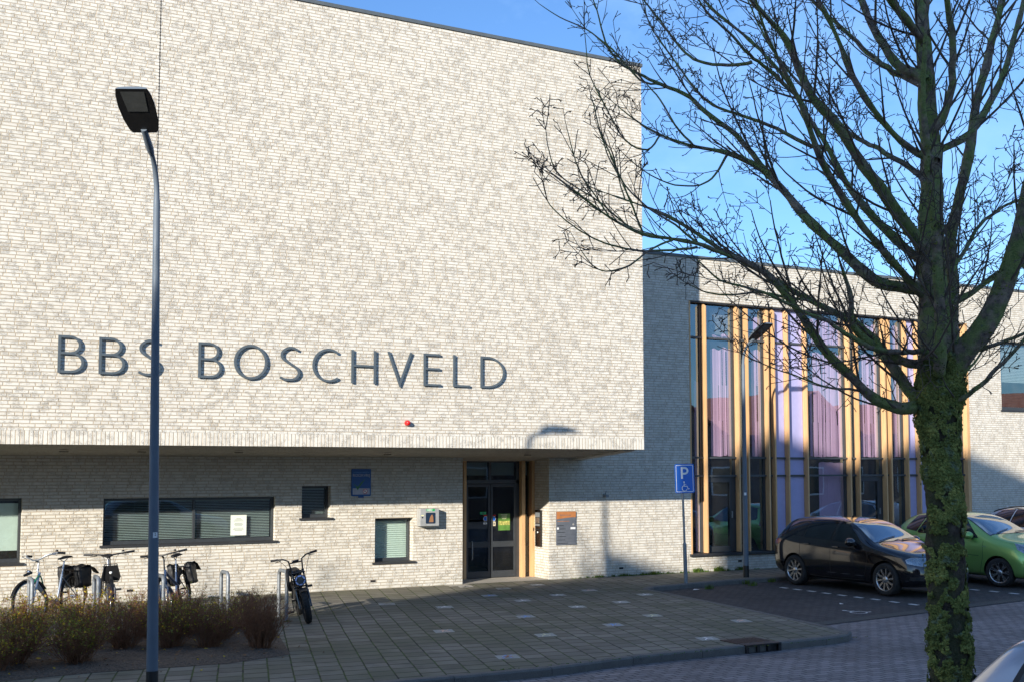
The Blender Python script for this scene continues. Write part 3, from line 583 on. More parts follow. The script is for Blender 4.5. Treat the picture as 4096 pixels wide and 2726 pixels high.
# ---- glazed front of the wing
VG = VW+.14
UF = lambda px: WP(px, 1831, VW).x
finR = [2776, 2830.6, 2961.5, 2999, 3081, 3106, 3160, 3235, 3406, 3441, 3549, 3570, 3637, 3684, 3762, 3888]
fr_ = [UF(x) for x in finR]; FW = .042
ztopg, zb_, z53, z26, z21 = HG[3], HG[2]+.06, 5.38, 2.60, 2.18
m = MB(); m.bbox((HG[0]-.001+.002, VW-.004, HG[2]+.01), (HG[0]+.045, VG+.06, HG[3]-.01), .003); m.build('window_jamb', M_wood, B)
for i in range(1, 15):
    m = MB(); x1 = fr_[i]; x0 = x1-FW
    m.add([(x0,VW-.01,zb_-.03),(x1,VW-.01,zb_-.03),(x1,VG,zb_-.03),(x0,VG,zb_-.03),(x0,VW-.01,ztopg-.10),(x1,VW-.01,ztopg-.10),(x1,VG,ztopg-.01),(x0,VG,ztopg-.01)], [(0,3,2,1),(4,5,6,7),(0,1,5,4),(1,2,6,5),(2,3,7,6),(3,0,4,7)])
    m.build('timber_fin', M_wood, B, bevel=.004)
m = MB(); m.bbox((HG[1]-.11, VW-.01, HG[2]+.01), (HG[1]-.004, VG+.06, HG[3]-.01), .003); m.build('window_jamb', M_wood, B)
m = MB(); m.box((HG[0]+.046, VW+.01, HG[3]-.035), (HG[1]-.115, VG-.001, HG[3]-.003)); m.build('window_head', M_sill, B)
m = MB(); m.add([(HG[0]-.04,VW-.06,HG[2]-.035),(HG[1]+.02,VW-.06,HG[2]-.035),(HG[1]+.02,VW-.06,HG[2]+.012),(HG[0]-.04,VW-.06,HG[2]+.012),(HG[0]-.04,VW-.003,HG[2]-.035),(HG[1]+.02,VW-.003,HG[2]-.035),(HG[0]-.04,VW-.003,HG[2]+.02),(HG[1]+.02,VW-.003,HG[2]+.02)], [(0,1,2,3),(3,2,7,6),(0,4,5,1),(0,3,6,4),(1,5,7,2)])
m.box((HG[0]+.002, VW-.003, HG[2]+.003), (HG[1]-.002, VG, HG[2]+.022)); m.build('window_sill', M_sill, B)
types = ['g','gd','n','g','n','p','p','g','n','gd','n','g','p','p','g']
for i, ty in enumerate(types):
    x0 = fr_[i] if i else HG[0]+.046; x1 = (fr_[i+1]-FW) if i < 14 else HG[1]-.112
    x0 += .001; x1 -= .001
    if ty == 'p':
        for a, b in ((HG[2]+.03, z21-.02), (z21+.02, z26-.02), (z26+.02, z53-.02), (z53+.02, ztopg-.04)):
            m = MB(); m.bbox((x0, VG, a), (x1, VG+.03, b), .002); m.build('spandrel_panel', M_purple, B)
    else:
        f = .035 if ty != 'n' else .012; m = MB()
        for (a, b) in ((x0, x0+f), (x1-f*1.6, x1)): m.box((a, VG, HG[2]+.03), (b, VG+.06, ztopg-.04))
        m.build('glazing_frame', M_anthra, B)
        for a, b in ((HG[2]+.03, z21), (z21, z26), (z26, z53), (z53, ztopg-.04)):
            m = MB(); m.add([(x0+f, VG+.03, a), (x1-f*1.6, VG+.03, a), (x1-f*1.6, VG+.03, b), (x0+f, VG+.03, b)], [(0,1,2,3)]); m.build('window_pane', M_glass, B)
        if ty == 'gd':
            m = MB(); v = VG-.012; xa, xb = x0+f+.01, x1-f*1.6-.01
            m.box((xa, v, HG[2]+.04), (xb, v+.03, HG[2]+.16)); m.box((xa, v, z21-.15), (xb, v+.03, z21-.03)); m.box((xa, v, HG[2]+.161), (xa+.05, v+.03, z21-.151)); m.box((xb-.12, v, HG[2]+.161), (xb, v+.03, z21-.151)); D_ = m.build('garden_door', M_anthra, B)
            m = MB(); m.box((xb-.075, v-.03, 1.2), (xb-.055, v-.002, 1.36)); m.build('handle', M_steel, D_)
    for z in (z21, z26, z53):
        m = MB(); m.box((x0, VG-.05, z-.022), (x1, VG-.001, z+.022)); m.build('glazing_bar', M_bar, B)
# curtains behind the glass
def curtain(px0, px1, z0, z1, label, wav=.055, seed=0, ragged=.05, v=None, group='mauve curtains behind the tall windows'):
    rnd = random.Random(seed); v = v or VG+.16; u0, u1 = WP(px0, 1831, v).x, WP(px1, 1831, v).x; n = max(8, int((u1-u0)/.009)); m = MB(); V = []; T = []
    x = 0; ph = rnd.random()*6; top = 0; edges = []
    for i in range(n+1):
        x = u0+(u1-u0)*i/n
        c_ = abs(math.cos(math.pi*(x/.21+.25*math.sin(x*4+ph)))); fold = -min(1, c_*3.2)*.55+.12*math.sin(x*31+ph)
        V.append((x, v+wav*fold)); T.append(.5*math.sin(x*23+ph)+.5*math.sin(x*9+seed))
    Z = [z0, z0+.04, lerp(z0, z1, .33), lerp(z0, z1, .66), z1-.06, z1]; vs_ = []
    for j, z in enumerate(Z):
        for i in range(n+1): vs_.append((V[i][0], V[i][1]*(1)+(0), z+(ragged*T[i] if j == 5 else 0)+(.012*T[i] if j == 0 else 0)))
    gap = [rnd.uniform(.10, .24)]
    while gap[-1] < (u1-u0): gap.append(gap[-1]+rnd.uniform(.10, .26))
    def open_(i, j):      # slits between the folds, wider towards the hem of some
        x_ = (u1-u0)*i/n; return wav > .04 and any(abs(x_-g_) < .006+.004*((k_+j) % 3) for k_, g_ in enumerate(gap))
    F = [(j*(n+1)+i, j*(n+1)+i+1, (j+1)*(n+1)+i+1, (j+1)*(n+1)+i) for j in range(5) for i in range(n) if not open_(i, j)]
    m.add(vs_, F, 0, True); m.fixn = False; o = m.build('curtain', M_curtain); tag(o, label, 'curtain', group); return o
curtain(2777, 2800, .45, 4.4, 'narrow mauve curtain behind the leftmost pane beside the brick wall', seed=1)
curtain(2843, 2931, 2.64, 5.17, 'upper mauve curtain above the left garden door', seed=2)
curtain(2851, 2925, 5.40, 5.49, 'mauve curtain hem showing above the high bar over the left garden door', seed=2)
curtain(3005, 3064, 2.64, 5.20, 'mauve curtain right of the far lamp post, below the high bar', seed=3)
curtain(3012, 3064, 5.42, 5.98, 'short mauve curtain in the top pane right of the far lamp head', seed=3)
curtain(3238, 3378, 2.64, 5.22, 'wide mauve curtain in the middle window right of the left violet panels', seed=4)
curtain(3238, 3378, 5.42, 6.05, 'wide short mauve curtain in the top pane of the middle window', seed=5)
curtain(3272, 3380, .45, 2.50, 'low mauve curtain drawn across the right part of the middle window above the black car', seed=6, wav=.03, ragged=.012)
curtain(3443, 3520, 2.64, 5.22, 'upper mauve curtain above the right garden door', seed=7)
curtain(3443, 3520, 5.42, 6.0, 'short mauve curtain in the top pane above the right garden door', seed=8)
curtain(3572, 3605, 2.64, 6.0, 'narrow mauve curtain left of the right violet panels', seed=9)
curtain(3765, 3868, 2.64, 5.95, 'mauve curtain in the last bay behind the tree trunk', seed=10)
for px0, px1 in ((2778, 2806), (2834, 2938), (3003, 3066), (3765, 3868)):
    u0, u1 = WP(px0, 1300, VG+.3).x, WP(px1, 1300, VG+.3).x; b = MB(); z = 5.52
    while z < 6.12: b.add([(u0, VG+.26, z), (u1, VG+.26, z), (u1, VG+.285, z+.012), (u0, VG+.285, z+.012)], [(0,1,2,3)]); z += .03
    b.fixn = False; b.build('venetian_blind', M_white, B)
# ---- wall lettering, drawn with strokes
def ribbon(m, pts, wd, v0, v1, closed=False):
    n = len(pts); P = [Vector(p) for p in pts]; Lf, Rt = [], []
    for i in range(n):
        if closed: a, b, c = P[i-1], P[i], P[(i+1) % n]
        else: a, b, c = P[max(i-1, 0)], P[i], P[min(i+1, n-1)]
        d1 = (b-a).normalized() if (b-a).length > 1e-9 else (c-b).normalized(); d2 = (c-b).normalized() if (c-b).length > 1e-9 else d1
        n1 = Vector((-d1.y, d1.x)); n2 = Vector((-d2.y, d2.x)); k = (n1+n2); k = k.normalized() if k.length > 1e-6 else n1; s = wd/2/max(.35, k.dot(n1))
        Lf.append(b+k*s); Rt.append(b-k*s)
    V = [(p.x, v0, p.y) for p in Lf]+[(p.x, v0, p.y) for p in Rt]+[(p.x, v1, p.y) for p in Lf]+[(p.x, v1, p.y) for p in Rt]; F = []
    for i in range(n if closed else n-1):
        j = (i+1) % n; F += [(i, j, n+j, n+i), (2*n+i, 3*n+i, 3*n+j, 2*n+j), (i, 2*n+i, 2*n+j, j), (n+i, n+j, 3*n+j, 3*n+i)]
    if not closed: F += [(0, n, 3*n, 2*n), (n-1, 3*n-1, 4*n-1, 2*n-1)]
    m.add(V, F)
def arc(cx, cy, rx, ry, a0, a1, n=18): return [(cx+rx*math.cos(R_(a0+(a1-a0)*i/n)), cy+ry*math.sin(R_(a0+(a1-a0)*i/n))) for i in range(n+1)]
def catmull(P, n=6):
    out = []; P = [Vector(p) for p in P]; Q = [P[0]*2-P[1]]+P+[P[-1]*2-P[-2]]
    for i in range(1, len(Q)-2):
        for k in range(n):
            t = k/n; a, b, c, d = Q[i-1], Q[i], Q[i+1], Q[i+2]
            out.append(.5*((2*b)+(c-a)*t+(2*a-5*b+4*c-d)*t*t+(3*b-a-3*c+d)*t**3))
    out.append(P[-1]); return out
def glyph(ch, u0, u1, z0, z1, s, v0, v1):
    h = s/2; a, b, c, d = u0+h, u1-h, z0+h, z1-h; m = MB(); mid = lerp(z0, z1, .53)
    if ch == 'B':
        w = b-a; ribbon(m, [(a, z0), (a, z1)], s, v0, v1); r = (d-mid)/2; r2 = (mid-c)/2
        ribbon(m, [(a, d), (a+w*.45, d)]+arc(a+w*.45, mid+r, w*.42, r, 90, -90, 12)[1:]+[(a, mid)], s*.9, v0+.001, v1-.001)
        ribbon(m, [(a+w*.4, mid), (a+w*.5, mid)]+arc(a+w*.5, c+r2, w*.5, r2, 90, -90, 12)[1:]+[(a, c)], s*.9, v0+.002, v1-.002)
    if ch == 'D':
        w = b-a; ribbon(m, [(a, z0), (a, z1)], s, v0, v1); ribbon(m, [(a, d), (a+w*.25, d)]+arc(a+w*.25, (c+d)/2, w*.75, (d-c)/2, 90, -90, 20)[1:]+[(a, c)], s*.9, v0+.001, v1-.001)
    if ch == 'O': ribbon(m, arc((a+b)/2, (c+d)/2, (b-a)/2, (d-c)/2, 0, 360, 36)[:-1], s, v0, v1, True)
    if ch == 'C': ribbon(m, arc(lerp(a, b, .62), (c+d)/2, (b-a)*.62, (d-c)/2, 52, 308, 28), s*.95, v0, v1)
    if ch == 'S':
        q = lambda x, y: (lerp(a, b, x), lerp(c, d, y)); ribbon(m, [tuple(p) for p in catmull([q(.92,.93), q(.62,1.0), q(.32,.97), q(.10,.84), q(.12,.68), q(.36,.56), q(.62,.46), q(.90,.34), q(.98,.19), q(.80,.04), q(.5,0), q(.22,.01), q(0,.07)], 5)], s*.95, v0, v1)
    if ch == 'H': ribbon(m, [(a, z0), (a, z1)], s, v0, v1); ribbon(m, [(b, z0), (b, z1)], s, v0, v1); ribbon(m, [(a+h, mid), (b-h, mid)], s*.85, v0, v1)
    if ch == 'V': ribbon(m, [(a-.005, z1), ((a+b)/2, z0+.01), (b+.005, z1)], s*.9, v0, v1)
    if ch == 'E':
        ribbon(m, [(a, z0), (a, z1)], s, v0, v1)
        for zz, e in ((c, 0), (d, .03), (mid, .05)): ribbon(m, [(a+h, zz), (u1-e*(u1-u0), zz)], s*.88, v0, v1)
    if ch == 'L': ribbon(m, [(a, z0), (a, z1)], s, v0, v1); ribbon(m, [(a+h, c), (u1, c)], s*.88, v0, v1)
    return m
LT = thing('wall_lettering', 'large slate grey capital letters reading BBS BOSCHVELD fixed to the pale brick upper wall', 'lettering', (2.2, VF, 3.85))
for ch, a, b in (('B',2.22,2.61),('B',2.83,3.23),('S',3.42,3.79),('B',4.39,4.78),('O',4.98,5.55),('S',5.75,6.13),('C',6.34,6.82),('H',7.05,7.51),('V',7.73,8.20),('E',8.43,8.77),('L',9.02,9.36),('D',9.58,10.09)):
    glyph(ch, a, b, 3.845, 4.43, .041, VF-.05, VF-.025).build('letter', M_letter, LT)
# ---- small text as real letter shapes
def text_mb(txt, size, f, mi=0, align='CENTER', bold=0., d=0.):
    cu = bpy.data.curves.new('txt', 'FONT'); cu.body = txt; cu.size = size; cu.align_x = align; cu.align_y = 'CENTER'; cu.offset = bold; cu.resolution_u = 4
    ob = bpy.data.objects.new('txt', cu); scene.collection.objects.link(ob); bpy.context.view_layer.update()
    me = bpy.data.meshes.new_from_object(ob.evaluated_get(bpy.context.evaluated_depsgraph_get())); m = MB(); m.fixn = False
    m.add([f(v.co.x, v.co.y) for v in me.vertices], [tuple(p.vertices) for p in me.polygons], mi); bpy.data.objects.remove(ob); bpy.data.curves.remove(cu); bpy.data.meshes.remove(me); return m
def onwall(u, z, v): return lambda a, b: (u+a, v, z+b)
def poly_mb(pts, f, mi=0):
    from mathutils.geometry import tessellate_polygon
    m = MB(); m.add([f(a, b) for a, b in pts], [tuple(t) for t in tessellate_polygon([[Vector((a, b, 0)) for a, b in pts]])], mi); m.fixn = False; return m
def rrect(w, h, r, n=5):
    P = []
    for cx, cy, a in ((w/2-r, h/2-r, 0), (-w/2+r, h/2-r, 90), (-w/2+r, -h/2+r, 180), (w/2-r, -h/2+r, 270)): P += arc(cx, cy, r, r, a, a+90, n)
    return P
# ================================================================== THINGS ON THE WALLS
p = WP(1628, 1690, VF); m = MB(); m.lathe([(0, 0), (.052, 0), (.052, .03), (.046, .04)], (0, 0, 0), 'Y', 20)
def flipY(m, o, sc=1.): m.v = [(o[0]+a*sc, o[1]-b*sc, o[2]+c*sc) for a, b, c in m.v]; return m
bc = thing('alarm_beacon', 'small red round alarm beacon on the pale upper wall below the letters', 'alarm light', p); flipY(m, p).build('base', M_red, bc)
m = MB(); m.lathe([(.044, .04), (.042, .07), (.030, .088), (0, .095)], (0, 0, 0), 'Y', 20); flipY(m, p).build('dome', M_red, bc)
# smoke-free sign
a, b = WP(1405, 1873, VW), WP(1481, 1981, VW); cu_, cz = (a.x+b.x)/2, (a.z+b.z)/2; W_, H_ = b.x-a.x, a.z-b.z
rs = thing('smoke_free_sign', 'blue smoke-free school sign reading ROOKVRIJ with green tick on the shaded wall', 'sign', (cu_, VW, cz))
m = MB(); m.prism(rrect(W_, H_, .02), onwall(cu_, cz, 0) and (lambda x, y, d: (cu_+x, d, cz+y)), VW-.03, VW-.004); m.box((cu_-.055, VW-.025, cz-H_/2-.03), (cu_+.055, VW-.005, cz-H_/2-.001)); m.build('panel', M_blue2, rs)
f = onwall(cu_, cz, VW-.032)
m = text_mb('ROOKVRIJ', .078, onwall(cu_, cz+H_*.26, VW-.0325)); m.build('lettering', M_pgrey, rs)
m = text_mb('DIT SCHOOLTERREIN IS', .030, onwall(cu_, cz+H_*.37, VW-.0325)); m.build('lettering', M_skyblue, rs)
m = poly_mb([(-W_*.44, -H_*.21), (W_*.44, -H_*.21), (W_*.44, -H_*.44), (-W_*.44, -H_*.44)], onwall(cu_, cz, VW-.0315)); m.build('pale_field', M_pgrey, rs)
tick = [(-W_*.44, H_*-.03), (-W_*.33, -H_*.08), (-W_*.21, -H_*.15), (-W_*.16, -H_*.14), (-W_*.02, -H_*.0), (W_*.22, H_*.14), (W_*.02, -H_*.06), (-W_*.10, -H_*.17), (-W_*.18, -H_*.29), (-W_*.26, -H_*.19), (-W_*.34, -H_*.1)]
poly_mb(tick, onwall(cu_, cz, VW-.0345)).build('tick', M_rook_grn, rs)
m = MB(); m.fixn = False
cx0, cz0, rr = cu_+W_*.2, cz-H_*.325, .042
m.add([(cx0+q[0], VW-.035, cz0+q[1]) for q in arc(0, 0, rr, rr, 0, 360, 28)[:-1]], [tuple(range(28))], 0)
for t0 in (0,):
    o_ = arc(0, 0, rr+.006, rr+.006, 0, 360, 28)[:-1]; i_ = arc(0, 0, rr-.004, rr-.004, 0, 360, 28)[:-1]
    m.add([(cx0+q[0], VW-.0358, cz0+q[1]) for q in o_+i_], [(k, (k+1) % 28, 28+(k+1) % 28, 28+k) for k in range(28)], 1)
ribbon(m, [(cx0-.026, cz0-.008), (cx0+.012, cz0+.014)], .007, VW-.0362, VW-.0359); m.m[-6:] = [2]*6
ribbon(m, [(cx0-.03, cz0+.03), (cx0+.03, cz0-.03)], .009, VW-.037, VW-.0364); m.m[-6:] = [1]*6
m.build('no_smoking_symbol', [M_white, M_red, M_black], rs)
# AED cabinet
a, b = WP(1680, 2032, VW-.18), WP(1757, 2101, VW-.18); ax, az_, aw, ah = (a.x+b.x)/2, (a.z+b.z)/2, b.x-a.x, a.z-b.z; v0 = VW-.18
ae = thing('defibrillator_cabinet', 'grey metal AED defibrillator cabinet on the wall left of the entrance', 'cabinet', (ax, VW, az_))
m = MB(); m.bbox((ax-aw/2, v0, az_-ah/2), (ax+aw/2, VW-.002, az_+ah/2), .012); m.build('housing', M_grey, ae)
m = MB(); m.prism(rrect(aw*.5, ah*.62, .02), lambda x, y, d: (ax+x+.02, d, az_-.015+y), v0-.004, v0-.001); m.build('window', plain('cabinet_window', (.012, .03, .06), .15), ae)
m = MB(); m.prism([(-.045, -.085), (.05, -.085), (.045, .02), (.02, .07), (-.005, .04), (-.03, -.01)], lambda x, y, d: (ax+x+.03, d, az_-.01+y), v0-.007, v0-.0045); m.build('device', plain('device_brown', (.30, .15, .07), .5), ae)
m = MB(); m.box((ax-.07, v0-.003, az_+ah*.35), (ax+.11, v0-.001, az_+ah*.48)); m.build('green_label', M_green, ae)
text_mb('AED', .06, onwall(ax, az_+ah*.415, v0-.0045), bold=.001).build('lettering', M_white, ae)
m = MB(); m.lathe([(0, 0), (.014, 0), (.014, .01), (0, .012)], (0, 0, 0), 'Y', 12); flipY(m, (ax-aw*.38, v0, az_)).build('lock', M_black, ae)
m = MB(); m.box((ax-aw*.44, v0-.002, az_+.03), (ax-aw*.3, v0-.0005, az_+.05)); m.build('sticker', M_lemon, ae)
# information board
a, b = WP(2225.5, 2044, VW-.03), WP(2304, 2175, VW-.03); ix, iz, iw, ih = (a.x+b.x)/2, (a.z+b.z)/2, b.x-a.x, a.z-b.z
ib = thing('information_board', 'grey tenants board with an orange top on the brick wall right of the entrance', 'sign', (ix, VW, iz)); v0 = VW-.03
m = MB(); m.bbox((ix-iw/2, v0, iz-ih/2), (ix+iw/2, VW-.003, iz+ih/2), .003); m.build('panel', M_board, ib)
top = [(-iw/2+.002, ih/2-.002), (-iw/2+.002, ih*.27)]+[(lerp(-iw/2, iw/2-.002, t), ih*(.27+.055*math.sin(t*1.6))) for t in (.15,.3,.45,.6,.75,.9,1)]+[(iw/2-.002, ih/2-.002)]
poly_mb(top, onwall(ix, iz, v0-.0015)).build('orange_band', M_orange, ib)
text_mb('BBS Boschveld', .045, onwall(ix-.02, iz+ih*.39, v0-.0025)).build('lettering', M_board, ib)
for k, (zz, wd) in enumerate(((.08, .3), (-.02, .38), (-.12, .34), (-.25, .42), (-.35, .36), (-.45, .5))):
    m = MB(); rnd = random.Random(k); x = ix-iw*.45+(.05 if k == 1 else 0)
    while x < ix-iw*.45+iw*wd*1.05: l_ = rnd.uniform(.012, .03); m.box((x, v0-.0025, iz+ih*zz-.006), (x+l_, v0-.0012, iz+ih*zz+.006)); x += l_+.005
    m.build('text_line', M_black, ib)
    m = MB(); m.box((ix-iw*.46, v0-.002, iz+ih*zz+.035), (ix+iw*.46, v0-.0011, iz+ih*zz+.037)); m.build('rule', M_bar, ib)
for x0, x1 in ((-.47, -.38), (.22, .47)):
    m = MB(); m.box((ix+iw*x0, v0-.003, iz-ih*.035), (ix+iw*x1, v0-.0012, iz+ih*.015+.008)); m.build('white_label', M_white, ib)
m = MB(); m.box((ix+.08, v0-.0022, iz+ih*.2), (ix-iw*.45, v0-.0012, iz+ih*.215)); m.build('orange_line', M_orange, ib)
m = MB()
for k in range(5): 
    q = arc(ix+iw*.36+.014*math.cos(k*1.26), iz+ih*.11+.012*math.sin(k*1.26), .010, .010, 0, 360, 8)[:-1]; m.add([(x, v0-.002-.0002*k, z) for x, z in q], [tuple(range(8))])
m.build('leaf_emblem', M_ptileL, ib)
# post and intercom unit on the reveal beside the door
RX = 12.38
def rev(px, py):  r = ray(px, py); t = RX/r[0]; return (r[1]*t, EYE+r[2]*t)
y0, z1 = rev(2148, 2036); y1, z0 = rev(2170, 2184); y0, y1 = min(y0, y1), max(y0, y1); y0, y1 = max(y0, VW+.1), min(y1, VD-.15)
ic = thing('intercom_panel', 'tall black and steel intercom panel on the brick reveal right of the entrance', 'intercom', (RX, (y0+y1)/2, z0))
m = MB(); m.bbox((RX-.05, y0, z0), (RX-.002, y1, z1), .005); m.build('back_plate', M_gloss, ic)
h_ = z1-z0; yy = (y0+y1)/2; wy = (y1-y0)/2
for (a, b, mt, nm) in ((.80, .93, M_steel, 'speaker_grille'), (.64, .82-.03, M_alu, 'button_plate'), (.56, .62, M_steel, 'lower_plate'), (.44, .49, M_black, 'letter_slot')):
    m = MB(); m.bbox((RX-.062, yy-wy*.75, z0+h_*a), (RX-.0505, yy+wy*.75, z0+h_*b), .003); m.build(nm, mt, ic)
m = MB(); m.box((RX-.055, yy-.02, z0+h_*.37), (RX-.0505, yy+.02, z0+h_*.41)); m.build('white_label', M_white, ic)
yk, zk = rev(2139, 2115); m = MB(); m.bbox((RX-.05, VD-.12, zk-.04), (RX-.003, VD-.05, zk+.05), .01); tag(m.build('key_switch', M_steel), 'small steel key switch on the brick reveal left of the intercom', 'switch')
# little camera on the wing wall
p = WP(2417, 1977, VW); sc = thing('security_camera', 'small grey sensor camera on the shaded brick wall above the lamp shadow', 'camera', p)
m = MB(); m.box((p.x-.03, VW-.02, p.z-.05), (p.x+.03, VW-.001, p.z+.03)); m.tube([(p.x, VW-.02, p.z-.01), (p.x, VW-.08, p.z-.03)], .012); m.build('bracket', M_steel, sc)
m = MB(); m.bbox((p.x-.055, VW-.15, p.z-.055), (p.x+.03, VW-.055, p.z+.01), .012); m.build('body', M_steel, sc)
m = MB(); m.tube([(p.x+.02, VW-.02, p.z+.02), (p.x+.03, VW-.03, p.z+.09)], .008); m.build('bracket', M_steel, sc)
# paper behind the long window, stickers and poster on the doors
a, b = WP(925, 2058, VW+.1), WP(987, 2138, VW+.1); nu, nz = (a.x+b.x)/2, (a.z+b.z)/2
nt_ = thing('paper_notice', 'white printed paper notice stuck to the long window with grey blinds', 'notice', (nu, VW+.135, nz)); v0 = VW+.11+.028
m = MB(); m.box((a.x, v0-.002, b.z), (b.x, v0-.0005, a.z)); m.build('sheet', M_paper, nt_)
for k in range(11):
    if k in (3, 7): continue
    wd = (.3, .5, .62, 0, .5, .55, .45, 0, .6, .7, .5)[k]*(b.x-a.x)/2; z = a.z-.07-k*.022; m = MB(); m.box((nu-wd, v0-.0032, z), (nu+wd, v0-.0022, z+.006)); m.build('text_line', M_bar, nt_)
def doorpic(px0, py0, px1, py1): a, b = WP(px0, py0, VD), WP(px1, py1, VD); return a.x, b.x, b.z, a.z
x0, x1, z0, z1 = doorpic(1994.5, 2052, 2041.5, 2118); vv = VD+.02
po = thing('poster', 'green and yellow event poster on the right entrance door', 'poster', ((x0+x1)/2, vv, (z0+z1)/2))
m = MB(); m.box((x0, vv-.002, z0), (x1, vv-.0005, z1)); m.build('sheet', plain('poster_green', (.10, .22, .04), .4, var=.3), po)
m = MB(); m.box((x0+.01, vv-.0035, lerp(z0, z1, .32)), (x1-.01, vv-.0024, lerp(z0, z1, .56))); m.build('picture_strip', plain('poster_picture', (.40, .38, .10), .5, var=.9, scale=28), po)
for k in range(4): m = MB(); wd = (.08, .06, .07, .05)[k]; m.box(((x0+x1)/2-wd, vv-.0035, lerp(z0, z1, .92-.08*k)), ((x0+x1)/2+wd, vv-.0024, lerp(z0, z1, .95-.08*k))); m.build('text_line', M_lemon, po)
for (px0, py0, px1, py1, mt, nm, lb, ct) in ((1934, 2063, 1950, 2082, M_blue, 'sticker', 'blue chevron sticker on the left entrance door', 'sticker'), (1972, 2063, 1985, 2082, M_blue, 'sticker', 'blue chevron sticker on the right entrance door', 'sticker'), (1935, 2087, 1950, 2094, M_white, 'sticker', 'small white sticker below the chevron on the left entrance door', 'sticker'), (1972, 2084, 1984, 2101, M_cream, 'sticker', 'cream sticker below the chevron on the right entrance door', 'sticker'), (1922, 2045, 1946, 2055, M_green, 'sticker', 'green strip sticker high on the left entrance door', 'sticker')):
    x0, x1, z0, z1 = doorpic(px0, py0, px1, py1); t = thing(nm, lb, ct, ((x0+x1)/2, vv, (z0+z1)/2), group='stickers on the entrance doors'); zc = (z0+z1)/2
    if mt is M_blue:
        L_ = px0 == 1934; q = [(x0 if L_ else x1, zc), (lerp(x0, x1, .3 if L_ else .7), z1), (x1 if L_ else x0, z1), (x1 if L_ else x0, z0), (lerp(x0, x1, .3 if L_ else .7), z0)]
        poly_mb(q, lambda a, b: (a, vv-.001, b)).build('backing', M_white, t); q2 = [(lerp((x0+x1)/2, a, .82), lerp(zc, b, .82)) for a, b in q]; poly_mb(q2, lambda a, b: (a, vv-.0022, b)).build('chevron', M_blue, t)
        m = MB(); m.box((x0+.005, vv-.0022, z1+.012), (x1, vv-.001, z1+.03)); m.build('red_strip', M_red, t)
    else:
        m = MB(); m.box((x0, vv-.0022, z0), (x1, vv-.001, z1)); m.build('sheet', mt, t)
        m = MB(); m.box((lerp(x0, x1, .35), vv-.0034, lerp(z0, z1, .3)), (lerp(x0, x1, .65), vv-.0024, lerp(z0, z1, .7))); m.build('mark', M_bar, t)

# ================================================================== STREET FURNITURE
def street_lamp(name, label, loc, Hh, adir, alen, rb, group, stz, num=True, headrot=0, hs_=1.0):
    t = thing(name, label, 'street lamp', loc, 0, group); x, y, z = loc; A = Vector((adir[0], adir[1], 0)).normalized(); Bv = Vector((-A.y, A.x, 0)); o = Vector(loc)
    m = MB(); m.tube([o+Vector((0,0,-.1)), o+Vector((0,0,.25 if hs_ == 1 else .12))], rb*1.03, 20); m.build('base_band', M_black, t)
    zc = Hh-.42; hs = [.251 if hs_ == 1 else .121, 1.2, 2.4, 3.6, zc-.35]
    pts = [o+Vector((0,0,h)) for h in hs]; rs_ = [lerp(rb, rb*.52, (h/Hh)) for h in hs]
    R0 = .42
    for k in range(9):
        a = R_(10*k*.86); pts.append(o+Vector((0,0,zc-.3))+A*(R0*(1-math.cos(a)))+Vector((0,0,R0*math.sin(a)*1.15))); rs_.append(lerp(rb*.50, rb*.40, k/8))
    e = pts[-1]; d = (pts[-1]-pts[-2]).normalized(); m = MB(); m.tube(pts, rs_, 20); P_ = m.build('pole', M_polegrey, t)
    tip = e+d*max(.02, alen-.95)
    m = MB(); m.tube([e-d*.02, e+d*.07, tip+d*.05], [rb*.50, rb*.66, rb*.52], 16); m.build('arm_collar', M_polegrey, t)
    # head: shallow tapered shell, rising outward; underside flat with lens
    up = Bv.cross(d)*-1; up = up if up.z > 0 else -up; L_ = .62*hs_; w0, w1, w2 = .085, .155, .125
    def hp(s, yv, h): return tip+d*(s*L_)+Bv*yv*(hs_*1.22 if hs_ > 1 else 1)+up*h
    st = [(0, .105, .05), (.08, .125, .075), (.3, .148, .10), (.6, .158, .095), (.85, .150, .07), (1.0, .132, .035)]
    V = []; n = 9
    for s_, wd, hh in st:
        for k in range(n): a = math.pi*k/(n-1); V.append(hp(s_, wd*math.cos(a), hh*math.sin(a)**.7))
    m = MB(); m.add(V, [(i*n+k, i*n+k+1, (i+1)*n+k+1, (i+1)*n+k) for i in range(len(st)-1) for k in range(n-1)], 0, True); m.add(V[:n], [tuple(range(n))]); m.add(V[-n:], [tuple(range(n))])
    S = m.build('lamp_head', M_polegrey, t)
    m = MB(); m.add([hp(s_, wd*.97, -.004) for s_, wd, hh in st]+[hp(s_, -wd*.97, -.004) for s_, wd, hh in st], [(i, i+1, 7+i, 6+i) for i in range(5)]); m.fixn = False; m.build('underside', M_black, S)
    m = MB(); m.add([hp(.50, .085, -.009), hp(.95, .10, -.009), hp(.95, -.10, -.009), hp(.50, -.085, -.009)], [(0,1,2,3)]); m.fixn = False; m.build('lens', M_lens, S)
    # number sticker, bent round the pole towards the street
    m = MB(); m.fixn = False; r_ = lerp(rb, rb*.52, stz/Hh)+.0015; V = []
    for k in range(7):
        a = headrot+R_(-26+k*52/6); V += [(x+r_*math.cos(a), y+r_*math.sin(a), z+stz-.03), (x+r_*math.cos(a), y+r_*math.sin(a), z+stz+.03)]
    m.add(V, [(2*k, 2*k+2, 2*k+3, 2*k+1) for k in range(6)], 0, True); K = m.build('number_sticker', M_white, t)
    if num:
        def fw(a_, b_): an = headrot+a_/r_; q = r_+.0012; return (x+q*math.cos(an), y+q*math.sin(an), z+stz+.004+b_)
        text_mb('2', .045, fw).build('number', M_bar, K)
    return t
a = AD(620, 2726, 12.97); lx, ly = 2.63, 13.46
